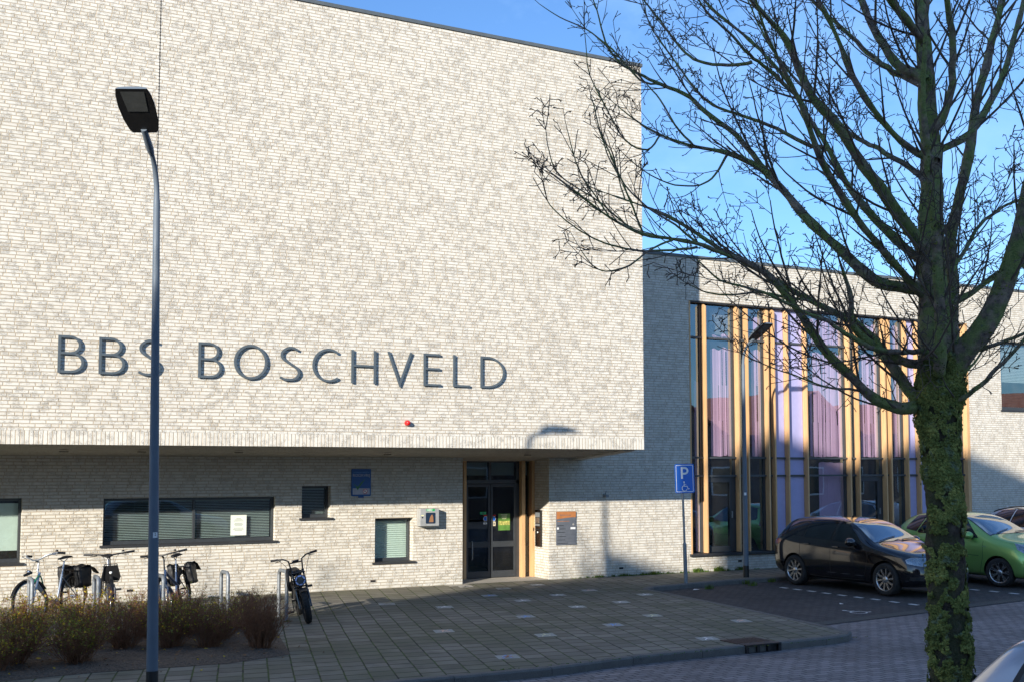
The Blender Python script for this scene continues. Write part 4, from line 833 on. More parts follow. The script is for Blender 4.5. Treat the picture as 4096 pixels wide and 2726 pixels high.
street_lamp('street_lamp', 'near tall grey street lamp in front of the planting bed, with sticker 2', (lx, ly, 0), 6.16, (-.42, -.90), 1.26, .064, 'street lamps', (lambda q: q)(1.62), True, math.atan2(-ly, -lx)+.35, 1.03).rotation_euler = (0, -.0125, 0)
street_lamp('street_lamp', 'far grey street lamp in front of the tall windows beside the black car', (16.46, 20.12, 0), 5.38, (0, -1), 1.0, .062, 'street lamps', 1.80, False, math.atan2(-20.1, -16.5)+.1)
# disabled parking sign
b0 = G(2744, 2330); tp = AD(2731, 1975, b0.x*ca+b0.y*sa-.0); ps = thing('parking_sign', 'blue disabled parking sign with white P and wheelchair on a leaning grey post', 'sign', b0)
lean = (tp-b0).normalized(); top = b0+lean*2.36
m = MB(); m.tube([b0, b0+lean*.80], .040, 14); m.tube([b0+lean*.80, b0+lean*.83], [.040, .025], 14, cap=False); m.tube([b0+lean*.82, top], .024, 14); m.build('post', M_steel, ps)
ctr = AD(2738.5, 1911, b0.x*ca+b0.y*sa-.04); fw = Vector((-.35, -.93, 0)).normalized(); rt = Vector((-fw.y, fw.x, 0)); upv = (lean-rt*.0).normalized(); rt = (rt-upv*rt.dot(upv)).normalized(); fw = rt.cross(upv)
SP = lambda d: (lambda x, y: ctr+rt*x+upv*y+fw*d)
SW, SH = .41, .60
m = MB(); m.prism(rrect(SW, SH, .035), lambda x, y, d: ctr+rt*x+upv*y+fw*d, -.012, .0); m.build('panel', M_blue, ps)
o_, i_ = rrect(SW-.045, SH-.045, .022), rrect(SW-.068, SH-.068, .014); n = len(o_); m = MB(); m.fixn = False; m.add([SP(.0015)(*q) for q in o_]+[SP(.0015)(*q) for q in i_], [(k, (k+1) % n, n+(k+1) % n, n+k) for k in range(n)]); m.build('white_border', M_white, ps)
def strokes(m, pts, wd, F, closed=False):
    t = MB(); ribbon(t, pts, wd, 0, .0008, closed); m.add([F(q[0], q[2]) if q[1] == 0 else F(q[0], q[2]) for q in t.v[:len(t.v)//2]], [f for f in t.f if max(f) < len(t.v)//2])
m = MB(); m.fixn = False; Fp = SP(.002); strokes(m, [(-.055, -.005), (-.055, .235)], .042, Fp)
Fp = SP(.0022); strokes(m, [(-.055, .215), (.005, .215)]+arc(.005, .157, .060, .058, 90, -90, 12)[1:]+[(-.055, .099)], .040, Fp); m.build('letter_p', M_white, ps)
def wheelchair(F, s=1.):
    m = MB(); m.fixn = False; m.add([F(s*(q[0]-.02), s*(q[1]+.075)) for q in arc(0, 0, .017, .017, 0, 360, 14)[:-1]], [tuple(range(14))])
    strokes(m, [(s*-.02, s*.055), (s*-.018, s*-.005), (s*.038, s*-.005), (s*.06, s*-.06), (s*.088, s*-.055)], .013*s, F); strokes(m, [(s*-.018, s*.03), (s*.022, s*.03)], .011*s, F)
    strokes(m, [(s*(a), s*(b)) for a, b in arc(-.012, -.045, .052, .052, 105, 345, 20)], .012*s, F); return m
F2 = SP(.0024); wheelchair(lambda a, b: F2(a*1.05+.005, b*1.05-.155)).build('wheelchair_symbol', M_white, ps)
m = MB(); m.tube([b0+lean*2.0-fw*.0, b0+lean*2.02], .032, 12); m.build('clamp', M_steel, ps)
# bicycle stands: inverted U hoops
def hoop(px, py_top, v, label, dv=.42, zt_=None):
    q = WP(px, py_top, v); u_, h = q.x, q.z if zt_ is None else zt_
    m = MB(); r = .09; P = [(u_, v, -.02), (u_, v, h-r)]
    for k in range(1, 7): a = R_(15*k); P.append((u_, v+r-r*math.cos(a), h-r+r*math.sin(a)))
    for k in range(1, 7): a = R_(15*k); P.append((u_, v+dv-r+r*math.sin(a), h-r+r*math.cos(a)))
    P.append((u_, v+dv, -.02)); m.tube(P, .029, 12); o = m.build('bicycle_stand', M_steel); return tag(o, label, 'bicycle stand', 'steel bicycle stands')
hoop(1148, 2284, 17.84, 'steel hoop stand beside the black fat-tyre bicycle')
hoop(913, 2290, 17.95, 'empty steel hoop stand between the bushes and the fat-tyre bicycle')
hoop(655, 2305, 17.95, 'steel hoop stand behind the near lamp post beside the blue-grey bicycle')
hoop(395, 2310, 17.95, 'steel hoop stand left of the head-on bicycle with front carrier')
hoop(130, 2318, 17.95, 'leftmost steel hoop stand beside the silver bicycle')
# kerb gully
gx0, gy0 = G(2960, 2590).x, 12.44
gu = thing('storm_drain', 'rusty cast iron kerb gully with three openings in the kerb', 'drain', (10.42, 12.44, 0))
gx = 10.42; m = MB(); m.box((gx-.30, 12.545, -.01), (gx+.30, 12.95, .012)); 
for k in range(9): m.box((gx-.27+k*.062, 12.56, .0125), (gx-.25+k*.062, 12.9, .017))
m.build('lid', M_ironlid, gu)
m = MB(); m.box((gx-.30, 12.385, -.005), (gx+.30, 12.543, .012)); m.box((gx-.30, 12.385, -.15), (gx+.30, 12.43, -.095)); 
for k in range(4): xx = gx-.30+k*.185; m.box((xx, 12.385, -.094), (xx+.045, 12.43, -.0055))
m.build('front_frame', M_iron, gu)
m = MB(); m.box((gx-.29, 12.428, -.15), (gx+.29, 12.50, -.006)); m.build('opening', M_dark, gu)
# painted bay lines and wheelchair mark
def dashes(pts, name, label):
    t = thing(name, label, 'road marking', G(*pts[0], -.09), 0, 'dashed lines between the parking bays')
    for px, py in pts:
        q = G(px, py, -.0885); m = MB(); m.fixn = False; m.add([(q.x-.05, q.y-.105, -.0885), (q.x+.05, q.y-.105, -.0885), (q.x+.05, q.y+.105, -.0885), (q.x-.05, q.y+.105, -.0885)], [(0,1,2,3)]); m.build('dash', M_paint, t)
dashes([(3136,2348),(3190,2355),(3246,2362),(3306,2370),(3368,2378),(3434,2386.5),(3502,2394.5),(3577,2405),(3655,2415)], 'bay_line', 'dashed white line left of the black car on dark paving')
dashes([(3740,2343),(3822,2350),(3899,2356),(3976,2363),(4057,2371)], 'bay_line', 'dashed white line in front of the green car on dark paving')
q = G(3420, 2443, -.088); o = wheelchair(lambda a, b: (q.x+a*2.6, q.y+b*2.6, -.0885), 1.).build('wheelchair_marking', M_paint); tag(o, 'small white wheelchair symbol painted on the dark disabled parking bay', 'road marking')
# decorated paving tiles
spots = [(1547,2414,'L',1),(1778,2426,'W',2),(1958,2380,'B',3),(2014,2352,'D',4),(2090,2400,'W',5),(2102,2464,'B',6),(1775,2522,'P',7),(2030,2625,'M',8),(2182,2538,'Y',9),(2232,2378,'W',10),(2150,2337,'W',1),(2357,2359,'P',2),(2310,2425,'W',3),(2485,2406,'W',4),(2580,2376,'W',5),(2610,2460,'Y',6),(2453,2497,'B',7),(2965,2481,'P',8),(2830,2552,'W',9),(1863,2344,'L',11)]
desc = {'L': 'pale', 'W': 'white', 'B': 'sky-blue', 'D': 'dark worn', 'P': 'peach', 'M': 'blue and orange', 'Y': 'yellow'}
where = ['nearest the fat-tyre bicycle and lit by the sun', 'left of the blue one by the doors', 'in the dark shadow before the doors', 'just below the door step, hardly readable', 'in mid pavement, right of the blue one by the doors', 'on a pale tile in the middle of the pavement', 'left of centre, halfway to the road kerb', 'nearest the road kerb, on a big pale tile', 'near the road kerb, on a pale tile', 'in the sun dapples below the board', 'closest to the wall below the intercom', 'in the sun dapples right of the board', 'right of centre in the row before the sun dapples', 'left of the parking bay corner', 'at the inner corner of the parking bay', 'on a pale tile halfway between doors and drain', 'left of the drain, in the middle row', 'above the drain, by the parking edge', 'just left of the rusty drain lid', 'at the left end of the door step']
kinds_ = {'L': (M_ptileL, M_bar), 'W': (M_ptile, M_white), 'B': (M_ptile, M_skyblue), 'D': (M_ptile, M_bar), 'P': (M_ptile, M_peach), 'M': (M_ptile, M_skyblue), 'Y': (M_ptile, M_lemon)}
def star(cx, cy, r, seed, F):
    rnd = random.Random(seed); m = MB(); m.fixn = False
    # small running or dancing figure
    H = (cx+rnd.uniform(-.01, .01), cy+r*.72); N_ = (cx, cy+r*.45); Pq = (cx+rnd.uniform(-.02, .02), cy-r*.05)
    m.add([F(H[0]+.020*math.cos(k), H[1]+.020*math.sin(k)) for k in [i*.785 for i in range(8)]], [tuple(range(8))])
    strokes(m, [N_, Pq], .034, F)
    for sx in (-1, 1):
        strokes(m, [N_, (cx+sx*r*rnd.uniform(.3, .5), cy+r*rnd.uniform(.1, .5)), (cx+sx*r*rnd.uniform(.5, .85), cy+r*rnd.uniform(-.1, .8))], .017, F)
        strokes(m, [Pq, (cx+sx*r*rnd.uniform(.15, .45), cy-r*rnd.uniform(.3, .5)), (cx+sx*r*rnd.uniform(.3, .8), cy-r*rnd.uniform(.6, .95))], .020, F)
    return m
for (px, py, k, sd), wh in zip(spots, where):
    q = G(px, py); t = thing('painted_tile', f'{desc[k]} figure on paving tile {wh}', 'paving tile', q, 0, 'paving tiles with painted figures')
    h = .145; sk = .271; m = MB(); m.fixn = False; C4 = [(-h, -h), (h, -h), (h, h), (-h, h)]; m.add([(q.x+a+sk*b, q.y+b-.1*a, .0035) for a, b in C4], [(0,1,2,3)]); m.build('tile', kinds_[k][0], t)
    star(0, 0, .135, sd, lambda a, b: (q.x+a+sk*b, q.y+b, .0062)).build('figure', kinds_[k][1], t)
    if k == 'M': star(.015, -.01, .10, sd+40, lambda a, b: (q.x+a+sk*b, q.y+b, .0075)).build('figure', M_orange, t)
# weeds along the wall foot and by the kerb
gm = MB(); gm.fixn = False; rnd = random.Random(5)
def tuft(x, y, z, n, h, spread, m):
    for _ in range(n):
        a = rnd.uniform(0, 6.28); r = rnd.uniform(0, spread); bx, by = x+r*math.cos(a), y+abs(r*math.sin(a))*(-.5); l = h*rnd.uniform(.4, 1.1); lean_ = rnd.uniform(.1, .8)*l; b2 = rnd.uniform(0, 6.28); w_ = rnd.uniform(.003, .007)
        P0 = Vector((bx, by, z)); P1 = P0+Vector((lean_*.35*math.cos(b2), lean_*.35*math.sin(b2), l*.6)); P2_ = P0+Vector((lean_*math.cos(b2), lean_*math.sin(b2), l)); s_ = Vector((-math.sin(b2), math.cos(b2), 0))*w_
        m.add([P0-s_, P0+s_, P1+s_*.8, P1-s_*.8, P2_], [(0,1,2,3), (3,2,4)])
for i in range(46):
    u_ = rnd.choice([rnd.uniform(13.2, 16.2), rnd.uniform(12.9, 19.5)]); tuft(u_, VW-.01, 0, rnd.randint(10, 40), rnd.uniform(.025, .07), rnd.uniform(.03, .16), gm)
for px, py, n, h in ((2820, 2275, 160, .13), (2770, 2283, 140, .11), (2595, 2292, 110, .09), (2370, 2303, 60, .06), (2470, 2297, 60, .06), (2888, 2268, 90, .1)): q = G(px, py); tuft(q.x, VW-.01, 0, n, h, .16, gm)
for px, py in ((2985, 2333), (3085, 2325), (2835, 2353), (3010, 2340)): q = G(px, py, -.09); tuft(q.x, q.y, -.09, 70, .10, .12, gm)
q = G(1150, 2484); tuft(q.x, q.y, 0, 50, .03, .06, gm)
for i in range(60): u_ = rnd.uniform(6, 12.3); tuft(u_, 12.31+rnd.uniform(-.02, .02), 0, 4, .015, .03, gm)
o = gm.build('weeds', M_grass); o['kind'] = 'stuff'; tag(o, 'green grass tufts growing along the foot of the brick wall and kerbs', 'weeds')
# litter
for px, py, z, lb, s_ in ((2785, 2357, -.09, 'white scrap of paper lying on the dark parking bay near the kerb', .10), (3365, 2414, -.09, 'small white scrap beside the wheelchair mark', .05)):
    q = G(px, py, z); m = MB(); m.fixn = False; m.add([(q.x-s_, q.y-.02, z+.006), (q.x+s_*.3, q.y-.045, z+.012), (q.x+s_, q.y+.01, z+.008), (q.x-s_*.2, q.y+.04, z+.02)], [(0,1,2,3)]); tag(m.build('paper_scrap', M_white), lb, 'litter', 'scraps of litter')
# ================================================================== HOUSES ACROSS THE STREET (shade the street and mirror in the glass)
def house(u0, u1, ze, zp, up, v0, v1, label, rows=3, flatroof=False, bumps=()):
    t = thing('town_house', label, 'house', ((u0+u1)/2, v0, 0), 0, 'brick houses across the street')
    prof = [(u0, -.1), (u1, -.1), (u1, ze)]+([] if flatroof else [(up, zp)])+[(u0, ze)]
    if bumps:
        prof = [(u0, -.1), (u1, -.1), (u1, ze)]
        prof += [(a, b) for a, b in bumps]+[(u0, bumps[-1][1])]
    m = MB(); m.prism(prof, lambda a, b, d: (a, d, b), v1, v0); m.build('wall', M_red_brick, t)
    if not flatroof:
        m = MB(); e = .25
        for a, b in (((u0-.0, ze), (up, zp)), ((up, zp), (u1+.0, ze))):
            d = Vector((b[0]-a[0], 0, b[1]-a[1])).normalized(); n = Vector((-d.z, 0, d.x)); 
            if n.z < 0: n = -n
            A, Bq = Vector((a[0], 0, a[1])), Vector((b[0], 0, b[1])); V = [A+n*.01, Bq+n*.01, Bq+n*.12, A+n*.12]
            m.add([(q.x, v0+e, q.z) for q in V]+[(q.x, v1-e, q.z) for q in V], [(0,1,2,3),(4,7,6,5),(0,4,5,1),(1,5,6,2),(2,6,7,3),(3,7,4,0)])
        m.build('roof', M_roof, t)
    n = max(1, int((u1-u0)/2.6)); st = 2.9
    for r in range(int((ze-.4)//st)):
        for k in range(min(n, 8)):
            c = lerp(u0, u1, (k+.5)/min(n, 8)); z = .9+r*st; m = MB(); m.bbox((c-.65, v0-.0, z), (c+.65, v0+.05, z+1.5), .01); W = m.build('window', M_white, t); m = MB(); m.box((c-.57, v0+.051, z+.08), (c+.57, v0+.056, z+1.42)); m.build('pane', M_gloss, W)
    return t
q = 35.28; zz_ = 12.13
house(-62, 16.75-q, zz_-1.6, 0, 0, -4, -13, 'long brick apartment block across the street, behind the camera', flatroof=True, bumps=[(a-q, zz_+b) for a, b in ((14.75, -1.6), (13.8, .62), (12.9, -1.4), (11.6, -.25), (10.4, -1.5), (9.4, -2.3))])
house(16.85-q, 20.9-q, zz_+2.1, zz_+3.05, 18.9-q, -4, -13, 'narrow tall brick gable house across the street')
house(20.9-q, 27.0-q, zz_+2.1, zz_+2.95, 24.0-q, -4, -13, 'wide tall brick gable house across the street')
house(27.0-q, 34.6-q, zz_+1.6, zz_+2.3, 31-q, -4, -13, 'tall brick corner house across the street, just behind the camera')
for k, (u0, w_, ze, zp) in enumerate(((23, 8.5, 4.4, 7.0), (31.5, 8, 4.2, 6.9), (40, 9, 4.4, 7.6), (50, 8.5, 4.4, 7.4), (59, 11, 4.6, 8.2))):
    house(u0, u0+w_, ze-.9, zp-1.1, u0+w_/2, -5, -14, ('first','second','third','fourth','fifth')[k]+' low red-roofed house to the right across the street')
# ================================================================== TREE
def rv(rnd): 
    v = Vector((rnd.gauss(0, 1), rnd.gauss(0, 1), rnd.gauss(0, 1))); return v.normalized()
def spur(m, p, d, rnd, s=1.):
    l = rnd.uniform(.03, .085)*s; q = p+(d+rv(rnd)*.25).normalized()*l
    m.tube([p, p.lerp(q, .5)+rv(rnd)*.004, q], [.0034, .0028, .0046], 3, cap=False)
    if rnd.random() < .6:
        for sg in (-1, 1): e = q+(d+d.cross(rv(rnd))*.9).normalized()*l*.45; m.tube([q, e], [.003, .0038], 3, cap=False)
def shoot(m, p, d, length, r, lvl, rnd, up=.35):
    n = max(3, int(length/.10)); seg = length/n; pts = [p]; dirs = [d.normalized()]; d = d.normalized()
    for i in range(n):
        d = (d+Vector((0, 0, up*seg*1.5))+rv(rnd)*.07).normalized(); pts.append(pts[-1]+d*seg); dirs.append(d)
    rr = [max(.0026, lerp(r, r*.35 if lvl else .0035, i/n)) for i in range(n+1)]
    m.tube(pts, rr, 6 if r > .02 else (4 if r > .006 else 3), cap=False)
    side = rv(rnd).cross(d).normalized()
    for i in range(1, n+1):
        dd = dirs[i]; side = (Matrix.Rotation(R_(90+rnd.uniform(-25, 25)), 3, dd) @ side); side = (side-dd*side.dot(dd)).normalized()
        if lvl > 0:
            if rnd.random() < (.50 if lvl > 1 else .50):
                for sg in (1, -1):
                    if rnd.random() < .62: 
                        cl = length*rnd.uniform(.28, .55)*(1-.5*i/n); cl = max(cl, .10)
                        shoot(m, pts[i], (dd*.75+side*sg*.8+Vector((0, 0, .12))).normalized(), cl, max(rr[i]*.55, .0036), lvl-1, rnd, up*1.1)
            elif rnd.random() < .5: spur(m, pts[i], (dd*.5+side*.9).normalized(), rnd)
        else:
            if rnd.random() < .45:
                for sg in (1, -1):
                    if rnd.random() < .6: spur(m, pts[i], (dd*.5+side*sg*.9).normalized(), rnd)
    return pts
T0 = AD(3815, 2726, 9.0); TX, TY = G(3820, 2726).x*0+AD(3812, 2700, 9.0).x, AD(3812, 2700, 9.0).y
KX = 9.0/4650.
def tp_(px, py, dD=0.): return AD(px, py, 9.0+dD)
tree = thing('bare_tree', 'bare maple with mossy trunk and wide leafless crown at the right of the photo', 'tree', (TX, TY, -.1))
rnd = random.Random(11)
trunk_px = [(3830,3110,.20),(3822,2900,.185),(3812,2726,.166),(3797,2560,.158),(3790,2390,.150),(3783,2150,.148),(3768,1950,.143),(3758,1800,.140),(3748,1680,.168),(3758,1600,.182),(3765,1510,.178),(3765,1430,.165)]
def rough_tube(pts, rads, n, step, amp, seed, m, mi=0):
    P = [Vector(p) for p in pts]; out = []; rr = []
    for i in range(len(P)-1):
        k = max(1, int((P[i+1]-P[i]).length/step))
        for j in range(k): t = j/k; out.append(P[i].lerp(P[i+1], t)); rr.append(lerp(rads[i], rads[i+1], t))
    out.append(P[-1]); rr.append(rads[-1])
    for _ in range(3):
        out = [out[0]]+[(out[i-1]+out[i]*2+out[i+1])/4 for i in range(1, len(out)-1)]+[out[-1]]; rr = [rr[0]]+[(rr[i-1]+rr[i]*2+rr[i+1])/4 for i in range(1, len(rr)-1)]+[rr[-1]]
    V = []; ref = None; surf = []
    for i, p in enumerate(out):
        t = (out[min(i+1, len(out)-1)]-out[max(i-1, 0)]).normalized()
        if ref is None: ref = t.orthogonal().normalized()
        ref = (ref-t*ref.dot(t)).normalized(); b = t.cross(ref)
        for k in range(n):
            a = 2*math.pi*k/n; nrm = ref*math.cos(a)+b*math.sin(a); q = p+nrm*rr[i]
            dsp = mn.noise(q*7+Vector((seed, 0, 0)))*amp+mn.noise(q*22)*amp*.45+mn.noise(q*2.5)*amp*.8
            q = p+nrm*(rr[i]+dsp); V.append(q); surf.append((q, nrm, rr[i]))
    m.add(V, [(i*n+k, i*n+(k+1) % n, (i+1)*n+(k+1) % n, (i+1)*n+k) for i in range(len(out)-1) for k in range(n)], mi, True)
    return surf
mt = MB(); surf = rough_tube([tp_(a, b) for a, b, r in trunk_px], [r*.925 for a, b, r in trunk_px], 44, .035, .024, 1, mt)
# leader and the heavy limbs; depth offsets give the crown its real depth
heavy = [
 ([(3765,1450),(3745,1330),(3730,1171),(3722,968),(3728,762),(3716,508),(3700,254),(3682,0),(3670,-260),(3655,-560)], [.150,.135,.115,.100,.088,.076,.062,.050,.036,.02], [0,0,.03,.05,.08,.1,.12,.15,.2,.2]),
 ([(3790,1500),(3840,1425),(3895,1361),(3970,1252),(4031,1090),(4078,934),(4110,780),(4150,560),(4200,300)], [.12,.095,.088,.078,.072,.066,.058,.045,.03], [0,-.1,-.15,-.25,-.3,-.4,-.5,-.6,-.7]),
 ([(3752,1490),(3762,1442),(3757,1239),(3753,1035),(3746,900),(3712,720),(3701,550),(3690,380),(3700,150),(3720,-100)], [.05,.045,.042,.038,.034,.028,.024,.02,.016,.01], [-.15,-.25,-.32,-.4,-.45,-.55,-.65,-.7,-.8,-.9]),
 ([(3800,1420),(3807,1306),(3811,1103),(3806,932),(3845,762),(3879,593),(3904,424),(3947,254),(3989,85),(4020,-80),(4060,-350)], [.07,.056,.050,.046,.043,.040,.038,.034,.030,.025,.015], [.1,.2,.3,.35,.4,.5,.6,.7,.8,.9,1.]),
 ([(3652,1632),(3570,1632),(3475,1571),(3428,1530),(3347,1455),(3299,1395),(3245,1320),(3191,1239),(3130,1164),(3076,1103),(2974,1042),(2879,1008),(2791,975),(2690,955),(2574,940),(2440,872),(2329,788),(2219,703)], [.055,.044,.040,.038,.035,.033,.030,.027,.025,.022,.019,.017,.015,.013,.011,.009,.007,.005], None, -.9),
 ([(3680,1600),(3652,1584),(3584,1483),(3516,1388),(3435,1300),(3374,1266),(3245,1205),(3110,1124),(3000,1060),(2880,1000),(2760,915),(2640,850),(2500,800),(2390,760)], [.06,.048,.045,.042,.034,.031,.026,.023,.020,.017,.014,.011,.008,.006], None, .3),
 ([(3700,1455),(3640,1450),(3584,1428),(3503,1388),(3430,1330),(3400,1270),(3407,1200),(3385,1120),(3370,1080)], [.04,.036,.034,.031,.028,.022,.018,.015,.011], None, -.6),
 ([(3720,1410),(3672,1405),(3584,1405),(3482,1388),(3381,1333),(3299,1279),(3211,1245),(3100,1190),(2990,1150),(2880,1120),(2790,1040)], [.026,.022,.020,.019,.017,.015,.013,.011,.009,.007,.005], None, -1.2),
 ([(3700,1151),(3645,1151),(3557,1144),(3482,1110),(3414,1049),(3347,988),(3245,898),(3159,788),(3074,695),(3000,650),(2913,610),(2780,590),(2640,540),(2540,480),(2440,400)], [.06,.052,.048,.045,.042,.040,.036,.032,.026,.021,.018,.014,.010,.008,.005], None, .6),
 ([(3159,788),(3074,695),(2947,542),(2820,449),(2761,390),(2642,339),(2557,296),(2481,254),(2422,169),(2388,42),(2340,-80)], [.026,.024,.022,.020,.018,.015,.012,.010,.008,.006,.004], [.42,.45,.55,.6,.65,.7,.75,.8,.85,.9,.95]),
 ([(3700,1000),(3676,974),(3583,847),(3498,720),(3396,576),(3337,483),(3235,373),(3167,195),(3100,102),(3006,0),(2900,-150)], [.055,.050,.047,.043,.038,.035,.031,.027,.023,.018,.010], None, -.7),
 ([(3700,1060),(3650,1017),(3540,915),(3422,788),(3354,678),(3311,585),(3235,474),(3200,390),(3130,300),(3040,200),(2950,120),(2840,30),(2750,-80)], [.042,.036,.033,.030,.027,.024,.021,.018,.016,.014,.012,.010,.006], None, .9),
 ([(3690,1180),(3616,1093),(3455,915),(3328,720),(3269,610),(3201,407),(3120,254),(3050,100),(3010,-60)], [.034,.030,.026,.023,.020,.016,.012,.009,.006], None, -1.4),
 ([(3715,740),(3667,695),(3540,610),(3455,568),(3354,500),(3244,381),(3150,280),(3060,150),(2990,0)], [.028,.024,.021,.019,.016,.013,.011,.009,.006], None, 1.0),
 ([(3720,640),(3667,610),(3583,551),(3498,449),(3405,288),(3320,85),(3269,0),(3200,-150)], [.034,.028,.026,.024,.021,.017,.013,.009], None, -.5),
 ([(3700,320),(3659,296),(3591,263),(3557,212),(3498,127),(3447,0),(3400,-140)], [.046,.042,.038,.034,.030,.025,.018], None, .2),
 ([(3700,350),(3574,288),(3489,229),(3405,144),(3286,42),(3180,-80)], [.03,.026,.022,.018,.014,.009], None, 1.1),
 ([(3700,180),(3640,100),(3560,0),(3480,-140)], [.036,.03,.026,.018], None, -.8),
 ([(3740,640),(3760,601),(3870,550),(3998,339),(4074,85),(4110,-60)], [.034,.03,.030,.026,.022,.016], None, .5),
 ([(3745,520),(3803,381),(3811,169),(3786,0),(3770,-150)], [.032,.030,.026,.022,.015], None, -.5),
 ([(3311,593),(3218,576),(3074,500),(2947,457),(2820,398),(2693,237),(2600,100),(2560,-40)], [.020,.018,.015,.013,.011,.008,.006,.004], [.5,.5,.6,.7,.8,.9,1.,1.1]),
 ([(3201,398),(3074,280),(2998,220),(2913,127),(2829,51),(2760,-60)], [.018,.015,.013,.010,.008,.005], [.2,.1,0,-.1,-.2,-.3]),
 ([(3010,250),(2913,262),(2795,246),(2727,195),(2642,85),(2574,0),(2500,-90)], [.016,.014,.012,.010,.008,.006,.004], [0,.1,.2,.3,.4,.5,.6]),
 ([(3800,1604),(3828,1604),(3923,1537),(4010,1450),(4096,1360),(4200,1260)], [.026,.020,.018,.015,.012,.008], None, -.6),
 ([(3800,1590),(3850,1500),(3912,1430),(3962,1340),(4000,1270)], [.014,.011,.009,.007,.005], None, .5),
 ([(3790,1230),(3828,1198),(3895,1171),(3990,1096),(4096,1062),(4200,1000)], [.036,.030,.026,.021,.017,.012], None, .4),
 ([(3880,1415),(3909,1401),(4010,1367),(4096,1333),(4220,1270)], [.022,.018,.015,.012,.008], None, -.5),
 ([(3805,1090),(3860,1000),(3920,900),(4010,830),(4096,788),(4180,700)], [.020,.017,.014,.012,.009,.006], None, .8),
 ([(3652,1630),(3560,1600),(3430,1560),(3300,1545),(3180,1500),(3090,1470),(3000,1430)], [.014,.012,.010,.008,.006,.005,.004], None, -.35),
 ([(2791,975),(2700,900),(2590,830),(2500,740),(2440,640),(2400,530)], [.010,.008,.007,.006,.005,.004], [-.6,-.65,-.7,-.75,-.8,-.85]),
 ([(2780,590),(2700,500),(2640,400),(2580,330),(2520,270)], [.010,.008,.007,.005,.004], [.45,.5,.55,.6,.65]),
 ([(2913,610),(2860,700),(2800,740),(2700,740),(2600,700),(2520,640)], [.012,.009,.007,.006,.005,.004], [.3,.3,.25,.2,.15,.1]),
 ([(3245,1205),(3150,1190),(3040,1170),(2930,1180),(2830,1170),(2760,1140)], [.012,.010,.008,.007,.006,.004], [-.2,-.25,-.3,-.35,-.4,-.4]),
 ([(2790,990),(2690,1000),(2577,1005),(2480,990),(2393,963),(2292,904),(2200,821),(2180,760)], [.010,.009,.008,.007,.006,.005,.004,.003], [-.7,-.7,-.7,-.75,-.75,-.8,-.8,-.8]),
 ([(2574,945),(2480,880),(2393,804),(2290,740),(2225,687),(2195,600),(2183,519)], [.008,.007,.006,.0055,.005,.004,.003], [-.5,-.5,-.5,-.5,-.5,-.5,-.5]),
 ([(2690,960),(2600,1000),(2520,1060),(2440,1085),(2380,1070),(2326,1005)], [.008,.007,.006,.005,.004,.003], [-.9,-.95,-1,-1,-1,-1]),
 ([(2640,540),(2590,600),(2500,560),(2426,435),(2359,301),(2345,200),(2337,100)], [.009,.008,.007,.006,.005,.004,.003], [.7,.7,.65,.6,.6,.6,.6]),
 ([(2642,339),(2560,320),(2450,200),(2342,117),(2240,70),(2158,17)], [.010,.009,.008,.006,.005,.003], [.7,.7,.75,.8,.8,.8]),
 ([(2440,872),(2380,780),(2320,690),(2290,600),(2270,520)], [.006,.005,.0045,.004,.003], [-.8,-.8,-.8,-.8,-.8]),
 ([(2500,800),(2470,700),(2450,610),(2410,560)], [.006,.005,.004,.003], [.28,.28,.28,.28]),
 ([(2574,940),(2520,800),(2460,660),(2400,520),(2370,400)], [.008,.007,.006,.005,.004], [-.6,-.6,-.6,-.6,-.6]),
]
mb_ = MB(); mtw = MB(); mtw.fixn = False; mb_.fixn = False; mt.fixn = True
msurf = []
